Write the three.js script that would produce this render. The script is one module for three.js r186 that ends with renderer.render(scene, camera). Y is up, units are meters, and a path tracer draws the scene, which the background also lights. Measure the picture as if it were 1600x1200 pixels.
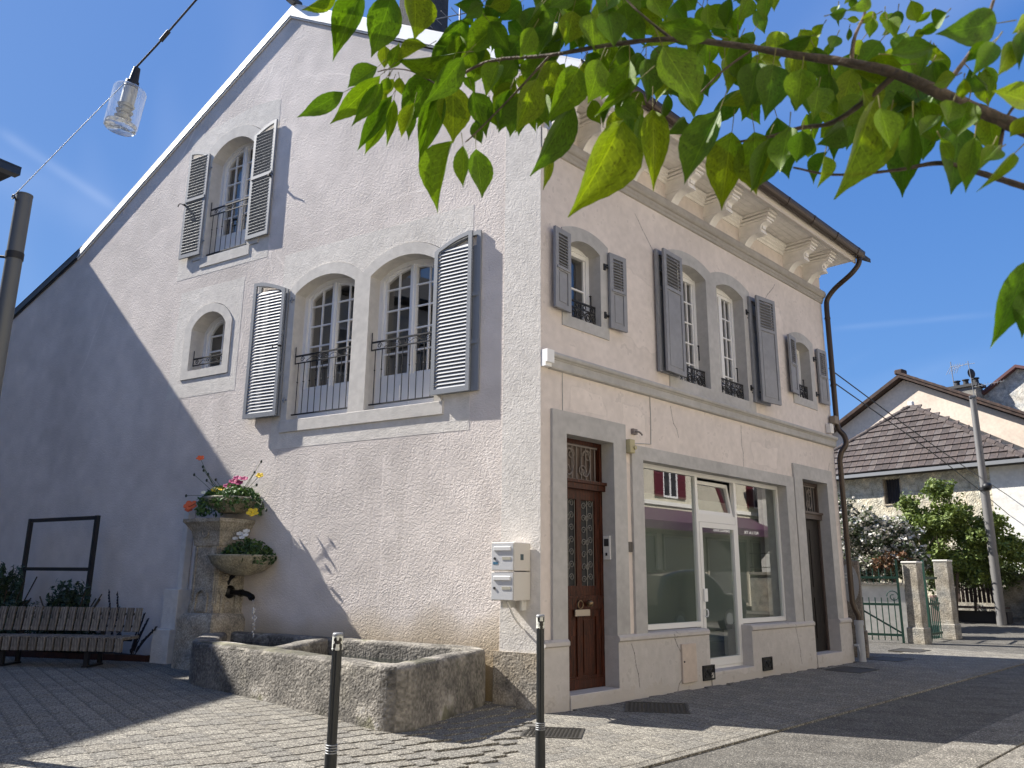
import * as THREE from 'three';
import { mergeGeometries, mergeVertices, toCreasedNormals } from 'three/addons/utils/BufferGeometryUtils.js';
import { TessellateModifier } from 'three/addons/modifiers/TessellateModifier.js';
import { RoundedBoxGeometry } from 'three/addons/geometries/RoundedBoxGeometry.js';

// ---------------------------------------------------------------- camera, sky, sun, exposure
const V3 = (x, y, z) => new THREE.Vector3(x, y, z);
const scene = new THREE.Scene();
const camera = new THREE.PerspectiveCamera(51.66, 4 / 3, 0.05, 3000);
camera.position.set(4.879, 1.6, 8.815);
camera.focus = 11; camera.userData.fStop = 9;
camera.up.set(0.1129, 0.9722, 0.2053);
camera.lookAt(4.879 - 0.5024, 1.6 + 0.2342, 8.815 - 0.8323);
const SUN_DIR = V3(-1, 0.94, 0.2).normalize();            // towards the sun
const renderer = new THREE.WebGLRenderer({ antialias: true });
renderer.toneMapping = THREE.LinearToneMapping;
renderer.toneMappingExposure = 2.45;
renderer.shadowMap.enabled = true;
const sun = new THREE.DirectionalLight(new THREE.Color(1, 0.955, 0.885), 4.7);
sun.position.copy(SUN_DIR).multiplyScalar(60); sun.target.position.set(0, 0, 0);
sun.castShadow = true; sun.shadow.mapSize.set(4096, 4096);
Object.assign(sun.shadow.camera, { left: -40, right: 40, top: 40, bottom: -40, near: 1, far: 160 });
scene.add(sun); scene.add(sun.target);

function rng(seed) { let a = seed >>> 0; return () => { a = (a + 0x6D2B79F5) | 0; let t = Math.imul(a ^ (a >>> 15), 1 | a); t = (t + Math.imul(t ^ (t >>> 7), 61 | t)) ^ t; return ((t ^ (t >>> 14)) >>> 0) / 4294967296; }; }
// periodic value noise
function makeNoise(seed) {
  const r = rng(seed), T = new Float32Array(65536); for (let i = 0; i < 65536; i++) T[i] = r();
  return (x, y, per) => {
    const xi = Math.floor(x), yi = Math.floor(y), fx = x - xi, fy = y - yi, m = (a) => ((a % per) + per) % per;
    const u = fx * fx * (3 - 2 * fx), v = fy * fy * (3 - 2 * fy), h = (a, b) => T[(m(a) * 131 + m(b) * 7919 + per * 17) & 65535];
    const a = h(xi, yi), b = h(xi + 1, yi), c = h(xi, yi + 1), d = h(xi + 1, yi + 1);
    return a + (b - a) * u + (c - a) * v + (a - b - c + d) * u * v;
  };
}
const NZ = makeNoise(11), NZ2 = makeNoise(29);
const fbm = (x, y, per, oct, n = NZ) => { let s = 0, a = 0.5, t = 0; for (let i = 0; i < oct; i++) { s += a * n(x * per, y * per, per); t += a; a *= 0.5; per *= 2; } return s / t; };

// thin trails: two directions they run between, half width, strength
const TRAILS = [[[-0.8275, 0.4366, -0.3531], [-0.7935, 0.3893, -0.4678], 0.005, 0.16], [[-0.1444, 0.2827, -0.9483], [0.0283, 0.2773, -0.9604], 0.0022, 0.14], [[-0.8525, 0.4019, -0.3342], [-0.7958, 0.3758, -0.4749], 0.03, 0.09]];
{ // the sky: clear deep blue, paler towards the horizon and towards the sun, with a few thin trails of cirrus
  const w = 2048, h = 1024, d = new Float32Array(w * h * 4);
  const trail = (a, b, wd, k) => { const A = V3(...a), B = V3(...b), n = A.clone().cross(B).normalize(), m = A.clone().add(B).normalize(), c = m.dot(A); return (x, y, z, fn) => { const t = (x * m.x + y * m.y + z * m.z - c) / (1 - c); if (t < -0.25) return 0; const q = Math.abs(x * n.x + y * n.y + z * n.z) / wd; return q > 3 ? 0 : k * Math.exp(-q * q) * Math.min(1, (t + 0.25) * 1.6) * (0.25 + 1.3 * fn()); }; };
  const trails = TRAILS.map((t) => trail(...t));
  for (let j = 0; j < h; j++) for (let i = 0; i < w; i++) {
    const lat = ((j + 0.5) / h - 0.5) * Math.PI, lon = ((i + 0.5) / w - 0.5) * 2 * Math.PI;
    const y = Math.sin(lat), c = Math.cos(lat), x = Math.cos(lon) * c, z = Math.sin(lon) * c;
    const up = Math.max(0, y), k = Math.pow(1 - up, 3.2);
    const g = Math.max(0, x * SUN_DIR.x + y * SUN_DIR.y + z * SUN_DIR.z), halo = Math.pow(g, 5) * 0.3 + Math.pow(g, 1.5) * 0.14;
    let R = 0.046 + 0.125 * k + 0.16 * halo, G = 0.138 + 0.21 * k + 0.17 * halo, B = 0.40 + 0.22 * k + 0.13 * halo;
    // cirrus, soft streaks high up
    const px = x / (up + 0.25), pz = z / (up + 0.25), a = px * 0.8 + pz * 0.6, b = -px * 0.6 + pz * 0.8;
    let ci = y > 0 ? Math.max(0, fbm(a * 0.11 + 0.3, b * 0.45 + 0.1, 8, 4) - 0.52) * 0.7 * Math.min(1, up * 5) : 0;
    for (const t of trails) ci += t(x, y, z, () => fbm(a * 0.6 + 0.2, b * 0.6, 16, 3, NZ2));
    R += ci * 0.30; G += ci * 0.28; B += ci * 0.22;
    if (y < 0) { const q = Math.min(1, -y * 6); R = R * (1 - q) + 0.1 * q; G = G * (1 - q) + 0.095 * q; B = B * (1 - q) + 0.09 * q; }
    const o = (j * w + i) * 4, q = 0.65; d[o] = R * q; d[o + 1] = G * q; d[o + 2] = B * q; d[o + 3] = 1;
  }
  const sky = new THREE.DataTexture(d, w, h, THREE.RGBAFormat, THREE.FloatType);
  sky.mapping = THREE.EquirectangularReflectionMapping; sky.colorSpace = THREE.LinearSRGBColorSpace;
  sky.magFilter = sky.minFilter = THREE.LinearFilter; sky.needsUpdate = true;
  scene.background = sky; scene.environment = sky;
}

// ---------------------------------------------------------------- helpers
const R = rng(4711), rr = (a, b) => a + (b - a) * R();
const PI = Math.PI;
// the street front stands at an angle to the gable wall: along it, outwards from it
const DB = V3(0.2361, 0, -0.9717), NB = V3(0.9717, 0, 0.2361), TB = Math.atan2(0.9717, 0.2361);
const wB = (s, y, o) => V3(s * DB.x + o * NB.x, y, s * DB.z + o * NB.z);
// second street frame, for the yard and houses at the end of the street
const XK = V3(0.9323, 0, 0.3617), NK = V3(-0.3617, 0, 0.9323), TK = -Math.atan2(0.3617, 0.9323), OK = V3(2.95, 0, -24.89);
const wK = (x, y, o) => V3(OK.x + x * XK.x + o * NK.x, y, OK.z + x * XK.z + o * NK.z);
// the square rises gently to the west, the street beyond the yard
function gy(x, z) {
  const u = Math.max(0, -x + 0.4 * Math.max(0, Math.min(z, 5)));
  const s = x * DB.x + z * DB.z;
  return 0.185 * (1 - Math.exp(-u / 1.5)) * (z > -1 ? 1 : Math.max(0, 1 + (z + 1) / 3)) + (s > 17 ? Math.min(0.075 * (s - 17), 1.1) : 0);
}
function boxUV(g, k = 1) {
  g = g.index ? g.toNonIndexed() : g; const p = g.attributes.position, n = g.attributes.normal, uv = new Float32Array(p.count * 2);
  const a = V3(), b = V3(), c = V3();
  for (let i = 0; i < p.count; i += 3) {
    a.fromBufferAttribute(p, i); b.fromBufferAttribute(p, i + 1); c.fromBufferAttribute(p, i + 2);
    const m = b.clone().sub(a).cross(c.clone().sub(a)), ax = Math.abs(m.x), ay = Math.abs(m.y), az = Math.abs(m.z);
    for (let j = 0; j < 3; j++) {
      const x = p.getX(i + j), y = p.getY(i + j), z = p.getZ(i + j), q = (i + j) * 2;
      if (az >= ax && az >= ay) { uv[q] = x * k; uv[q + 1] = y * k; } else if (ax >= ay) { uv[q] = z * k; uv[q + 1] = y * k; } else { uv[q] = x * k; uv[q + 1] = z * k; }
    }
  }
  g.setAttribute('uv', new THREE.BufferAttribute(uv, 2)); return g;
}
function clean(g) { g = g.index ? g.toNonIndexed() : g; if (!g.attributes.normal) g.computeVertexNormals(); const o = new THREE.BufferGeometry(); o.setAttribute('position', g.attributes.position); o.setAttribute('normal', g.attributes.normal); if (g.attributes.color) o.setAttribute('color', g.attributes.color); return o; }
const M = (...l) => boxUV(mergeGeometries(l.flat().map(clean)));
const bx = (w, h, d, x = 0, y = 0, z = 0) => new THREE.BoxGeometry(w, h, d).translate(x, y, z);
const bb = (x0, x1, y0, y1, z0, z1) => bx(x1 - x0, y1 - y0, z1 - z0, (x0 + x1) / 2, (y0 + y1) / 2, (z0 + z1) / 2);   // box by its bounds
const rb = (w, h, d, r, x = 0, y = 0, z = 0) => new RoundedBoxGeometry(w, h, d, 2, r).translate(x, y, z);
const cyl = (r0, r1, h, x = 0, y = 0, z = 0, n = 16) => new THREE.CylinderGeometry(r0, r1, h, n).translate(x, y, z);  // r0 top
const tube = (pts, r, n = 6, seg) => new THREE.TubeGeometry(new THREE.CatmullRomCurve3(pts), seg || Math.max(4, pts.length * 4), r, n);
const bar = (a, b, r, n = 6) => { const d = b.clone().sub(a), g = new THREE.CylinderGeometry(r, r, d.length(), n); g.applyQuaternion(new THREE.Quaternion().setFromUnitVectors(V3(0, 1, 0), d.clone().normalize())); return g.translate((a.x + b.x) / 2, (a.y + b.y) / 2, (a.z + b.z) / 2); };
const ext = (shape, d, z0 = 0, seg = 10) => new THREE.ExtrudeGeometry(shape, { depth: d, bevelEnabled: false, curveSegments: seg }).translate(0, 0, z0);
const rectShape = (x0, x1, y0, y1) => { const s = new THREE.Shape(); s.moveTo(x0, y0); s.lineTo(x1, y0); s.lineTo(x1, y1); s.lineTo(x0, y1); s.closePath(); return s; };
const polyShape = (pts) => { const s = new THREE.Shape(); pts.forEach((p, i) => i ? s.lineTo(p[0], p[1]) : s.moveTo(p[0], p[1])); s.closePath(); return s; };
function archPts(x0, x1, sp, rise, n = 14) {            // from right spring to left spring
  const w = x1 - x0, Rr = (w * w / 4 + rise * rise) / (2 * rise), cx = (x0 + x1) / 2, cy = sp + rise - Rr, a0 = Math.asin(Math.min(1, w / 2 / Rr)), o = [];
  for (let i = 0; i <= n; i++) { const a = a0 - 2 * a0 * i / n; o.push([cx + Rr * Math.sin(a), cy + Rr * Math.cos(a)]); }
  return o;
}
const archPoly = (x0, x1, y0, sp, rise, n) => [[x0, y0], [x1, y0], ...archPts(x0, x1, sp, rise, n)];
const archShape = (...a) => polyShape(archPoly(...a));
const hole = (shape, pts) => { const h = new THREE.Path(); pts.forEach((p, i) => i ? h.lineTo(p[0], p[1]) : h.moveTo(p[0], p[1])); h.closePath(); shape.holes.push(h); return shape; };
// a moulding: profile of [outwards, height] swept along x from x0 to x1
function mould(profile, x0, x1) { const g = ext(polyShape(profile.map(([o, y]) => [-o, y])), x1 - x0); g.rotateY(PI / 2); g.translate(x0, 0, 0); return g; }
const lathe = (pts, n = 24) => new THREE.LatheGeometry(pts.map(([r, y]) => new THREE.Vector2(r, y)), n);

const taken = new Map();
function numbered(n) { const k = taken.get(n) || 0; taken.set(n, k + 1); return k ? n + '_' + String(k).padStart(3, '0') : n; }
function setShadow(o) { o.castShadow = true; o.receiveShadow = true; return o; }
function thing(name, label, category, pos, group) { const o = new THREE.Group(); o.name = numbered(name); o.userData = { label, category }; if (group) o.userData.group = group; if (pos) o.position.copy(pos); scene.add(o); return o; }
function solo(name, g, m, label, category, group) { const o = setShadow(new THREE.Mesh(g, m)); o.name = numbered(name); o.userData = { label, category }; if (group) o.userData.group = group; scene.add(o); return o; }
function struct(name, g, m) { const o = setShadow(new THREE.Mesh(g, m)); o.name = name; o.userData.kind = 'structure'; scene.add(o); return o; }
function part(parent, name, g, m, pos, ry) { const o = setShadow(new THREE.Mesh(g, m)); o.name = name; if (pos) o.position.copy(pos); if (ry) o.rotation.y = ry; parent.add(o); return o; }
const atB = (o, s, y, out) => { o.position.copy(wB(s, y, out)); o.rotation.y = TB; return o; };
const partB = (parent, name, g, m, s = 0, y = 0, out = 0) => atB(part(parent, name, g, m), s, y, out);

// ---------------------------------------------------------------- textures and materials
function tex(n, f, srgb, rep = 1) {                     // f(u, v) -> grey or [r,g,b], 0..1
  const d = new Uint8Array(n * n * 4);
  for (let j = 0; j < n; j++) for (let i = 0; i < n; i++) { const c = f(i / n, j / n), o = (j * n + i) * 4, q = (v) => Math.max(0, Math.min(255, v * 255 + 0.5)); if (c.length) { d[o] = q(c[0]); d[o + 1] = q(c[1]); d[o + 2] = q(c[2]); } else d[o] = d[o + 1] = d[o + 2] = q(c); d[o + 3] = 255; }
  const t = new THREE.DataTexture(d, n, n, THREE.RGBAFormat); t.wrapS = t.wrapT = THREE.RepeatWrapping; t.magFilter = THREE.LinearFilter; t.minFilter = THREE.LinearMipmapLinearFilter; t.generateMipmaps = true;
  if (srgb) t.colorSpace = THREE.SRGBColorSpace; t.repeat.set(rep, rep); t.needsUpdate = true; return t;
}
const reps = (t, k) => { const c = t.clone(); c.repeat.set(k, k); c.needsUpdate = true; return c; };
const T_stucco = tex(1024, (u, v) => { const a = (fbm(u, v, 46, 1) + NZ2((u + v) * 35, (u - v) * 35, 35) + NZ((u * 2 + v) * 23, (u - 2 * v) * 23, 23)) / 3 * 1.5 - 0.25, b = (NZ2(u * 104, v * 104, 104) + NZ((u + v) * 76, (u - v) * 76, 76) + NZ2((u * 2 + v) * 50, (u - 2 * v) * 50, 50)) / 3 * 1.5 - 0.25, c = fbm(u, v, 7, 3), m = fbm(u + 0.1, v + 0.4, 5, 2, NZ2); return 0.5 + ((a - 0.5) * 0.6 + (b - 0.5) * 0.8) * (0.7 + m * 0.6) + (c - 0.5) * 0.35; }, false, 0.8);
const T_plaster = tex(512, (u, v) => 0.5 + (fbm(u, v, 8, 5) - 0.5) * 0.9 + (fbm(u, v, 90, 2, NZ2) - 0.5) * 0.35, false, 0.7);
const T_mottle = tex(512, (u, v) => { const a = fbm(u, v, 3, 5), b = fbm(u + 0.4, v + 0.2, 40, 3, NZ2); const k = 0.9 + (a - 0.5) * 0.16 + (b - 0.5) * 0.1; return [k, k, k * 0.995]; }, true, 0.31);
const T_stone = tex(512, (u, v) => { const a = fbm(u, v, 6, 4), b = fbm(u, v, 60, 2, NZ2), c = fbm(u + 0.5, v, 3, 3); const k = 0.74 + (a - 0.5) * 0.42 + (b - 0.5) * 0.36; return [k * (1 + (c - 0.5) * 0.08), k, k * (0.985 - (c - 0.5) * 0.12)]; }, true, 1.1);
const T_pits = tex(512, (u, v) => { const a = fbm(u, v, 30, 3), b = fbm(u, v, 12, 2, NZ2); return 0.5 + (a - 0.5) * 0.9 + (b - 0.5) * 0.5; }, false, 1.6);
const T_speck = tex(512, (u, v) => { const a = NZ(u * 170, v * 170, 170), b = fbm(u, v, 5, 3, NZ2), e = NZ2(u * 90, v * 90, 90); const k = 0.62 + (b - 0.5) * 0.25 + (a > 0.72 ? 0.3 : 0) + (e < 0.2 ? -0.22 : 0) + (a - 0.5) * 0.2; return [k, k * 0.985, k * 0.95]; }, true, 0.7);
const T_trough = tex(512, (u, v) => { const y = v > 0.8 ? (v - 1) * 2 : v * 2, a = fbm(u, v, 8, 4), b = fbm(u, v, 70, 2, NZ2), c = fbm(u + 0.5, v, 5, 3), e = 0.04 + 0.42 * Math.pow(fbm(u, v, 10, 4, NZ2), 2); const k = 0.74 + (a - 0.5) * 0.5 + (b - 0.5) * 0.4, m = y < e ? 0.55 * Math.min(1, (e - y) * 9) * (0.5 + b) : 0, li = c > 0.62 ? (c - 0.62) * 1.6 : 0; return [(k + li) * (1 - m * 0.58), (k + li) * (0.99 - m * 0.56), (k + li * 0.9) * (0.965 - m * 0.64)]; }, true, 0.5);
const T_wood = tex(512, (u, v) => { const w = fbm(u, v, 4, 3) * 0.06, a = fbm(u * 1 + w, v * 0.06, 48, 3), b = fbm(u, v * 0.2, 96, 2, NZ2); const k = 0.62 + (a - 0.5) * 0.7 + (b - 0.5) * 0.3; return [k, k * 0.97, k * 0.93]; }, true, 1.5);
const T_fine = tex(256, (u, v) => fbm(u, v, 48, 3), false, 3);
// street front plaster: trowel patches, hairline cracks, splashed dirt with a ragged edge at the foot
const T_front = (() => {
  const r = rng(15), seg = [], crack = (x, y, n, dx, dy) => { for (let i = 0; i < n; i++) { const a = x + dx + (r() - 0.5) * 0.07, b = y + dy + (r() - 0.5) * 0.07; seg.push([x, y, a, b]); x = a; y = b; } };
  crack(5.2, 4.2, 6, 0.01, -0.12); crack(3.0, 4.2, 5, 0.05, -0.1); crack(2.75, 0.8, 5, 0.06, -0.06); crack(2.95, 0.15, 3, -0.05, -0.06); crack(6.6, 0.8, 6, 0.02, -0.11); crack(1.75, 0.7, 4, 0.04, -0.14); crack(6.9, 7.3, 7, -0.12, -0.1); crack(2.2, 7.2, 6, 0.1, -0.12); crack(8.8, 3.9, 4, -0.04, -0.15);
  const pat = [[2.05, 3.62, 0.35, 0.5], [1.0, 3.95, 0.4, 0.16], [6.0, 3.75, 0.5, 0.2], [2.2, 5.6, 0.5, 0.6], [6.7, 6.3, 0.4, 0.7], [4.2, 0.4, 0.6, 0.3], [8.9, 2.2, 0.2, 0.6]];
  return tex(1024, (u, v) => {
    const x = u * 10, y = v * 10, m = fbm(u, v, 8, 5), f = fbm(u + 0.2, v, 120, 2, NZ2), w = fbm(u, v, 26, 3, NZ2);
    let k = 0.9 + (m - 0.5) * 0.1 + (f - 0.5) * 0.07, wr = 0; 
    for (const [px, py, pw, ph] of pat) { const d = Math.max(Math.abs(x - px) / pw, Math.abs(y - py) / ph) + (w - 0.5) * 0.9; if (d < 0.9) k += 0.028; else if (d < 0.97) k -= 0.02; }
    for (const [ax, ay, bx2, by2] of seg) { if (x < Math.min(ax, bx2) - 0.03 || x > Math.max(ax, bx2) + 0.03 || y < Math.min(ay, by2) - 0.03 || y > Math.max(ay, by2) + 0.03) continue; const dx = bx2 - ax, dy = by2 - ay, t = Math.max(0, Math.min(1, ((x - ax) * dx + (y - ay) * dy) / (dx * dx + dy * dy))); if (Math.hypot(x - ax - dx * t, y - ay - dy * t) < 0.009) k -= 0.22; }
    if (f > 0.74 && w > 0.55) k -= 0.06;
    if (y < 0.4) { const e = 0.3 * w * f * 1.6; if (y < e) wr = 0.25 * f; }
    return [k * (1 - wr * 0.22), k * (1 - wr * 0.26), k * (1 - wr * 0.32)];
  }, true, 0.1);
})();
const col = (r, g, b) => new THREE.Color().setRGB(r, g, b);
const mat = (c, rough = 0.85, o = {}) => new THREE.MeshPhysicalMaterial({ color: Array.isArray(c) ? col(...c) : c, roughness: rough, ...o });
const MA = {
  plasterB: mat([0.83, 0.735, 0.67], 0.92, { map: T_front, bumpMap: T_plaster, bumpScale: 0.004 }),
  greyB: mat([0.53, 0.51, 0.495], 0.9, { map: T_mottle, bumpMap: T_plaster, bumpScale: 0.003 }),
  plinthB: mat([0.60, 0.56, 0.53], 0.92, { map: T_front, bumpMap: T_plaster, bumpScale: 0.006 }),
  creamTrim: mat([0.93, 0.885, 0.84], 0.8, { map: T_mottle, bumpMap: T_fine, bumpScale: 0.001 }),
  patch: mat([0.855, 0.80, 0.735], 0.93, { map: T_mottle, bumpMap: T_stucco, bumpScale: 0.003 }),
  greyA: mat([0.74, 0.70, 0.65], 0.9, { map: T_mottle, bumpMap: T_plaster, bumpScale: 0.003 }),
  quoin: mat([0.84, 0.79, 0.735], 0.93, { map: T_mottle, bumpMap: T_stucco, bumpScale: 0.003 }),
  stained: mat([0.62, 0.54, 0.44], 0.95, { map: T_stone, bumpMap: T_pits, bumpScale: 0.008 }),
  white: mat([0.76, 0.75, 0.74], 0.45, { bumpMap: T_fine, bumpScale: 0.0003 }),
  shutterA: mat([0.225, 0.24, 0.265], 0.55, { bumpMap: T_fine, bumpScale: 0.0006 }),
  slatA: mat([0.30, 0.315, 0.345], 0.55),
  shutterB: mat([0.30, 0.30, 0.32], 0.62, { bumpMap: T_fine, bumpScale: 0.001, map: T_mottle }),
  iron: mat([0.018, 0.018, 0.02], 0.5, { metalness: 0.3 }),
  ironLight: mat([0.23, 0.2, 0.19], 0.6, { metalness: 0.3 }),
  verge: mat([0.80, 0.80, 0.79], 0.5, { bumpMap: T_fine, bumpScale: 0.0005 }),
  vergeDark: mat([0.055, 0.057, 0.06], 0.5, { metalness: 0.2 }),
  slate: mat([0.07, 0.07, 0.075], 0.8, { map: T_stone, bumpMap: T_pits, bumpScale: 0.004 }),
  brown: mat([0.055, 0.038, 0.028], 0.38, { metalness: 0.4 }),
  wood: mat([0.12, 0.030, 0.012], 0.5, { map: T_wood, bumpMap: T_fine, bumpScale: 0.0006, specularIntensity: 0.6 }),
  woodDark: mat([0.02, 0.012, 0.010], 0.5, { map: T_wood }),
  stone: mat([0.34, 0.318, 0.29], 0.95, { map: T_trough, bumpMap: T_pits, bumpScale: 0.014 }),
  pillar: mat([0.62, 0.555, 0.465], 0.93, { map: T_stone, bumpMap: T_pits, bumpScale: 0.008 }),
  bowl: mat([0.60, 0.54, 0.41], 0.93, { map: T_stone, bumpMap: T_pits, bumpScale: 0.006 }),
  glass: new THREE.MeshPhysicalMaterial({ color: 0xffffff, roughness: 0.0, transmission: 1, thickness: 0, ior: 2.3 }),
  shopGlass: new THREE.MeshPhysicalMaterial({ color: col(0.80, 0.86, 0.82), roughness: 0.0, transmission: 1, thickness: 0, ior: 2.7 }),
  dark: mat([0.03, 0.03, 0.032], 0.9),
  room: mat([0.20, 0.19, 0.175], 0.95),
  blind: mat([0.19, 0.205, 0.185], 0.95, { bumpMap: T_fine, bumpScale: 0.0005 }),
  bollard: mat([0.02, 0.022, 0.024], 0.42, { metalness: 0.2, bumpMap: T_fine, bumpScale: 0.0004 }),
  benchWood: mat([0.43, 0.395, 0.355], 0.8, { map: T_wood, bumpMap: T_fine, bumpScale: 0.0008 }),
  alu: mat([0.72, 0.71, 0.69], 0.4, { metalness: 0.1 }),
  zinc: mat([0.24, 0.245, 0.25], 0.5, { metalness: 0.5 }),
  greyPole: mat([0.10, 0.105, 0.11], 0.45, { metalness: 0.4, bumpMap: T_fine, bumpScale: 0.0003 }),
  soil: mat([0.035, 0.025, 0.018], 0.98, { bumpMap: T_pits, bumpScale: 0.02 }),
};
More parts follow.
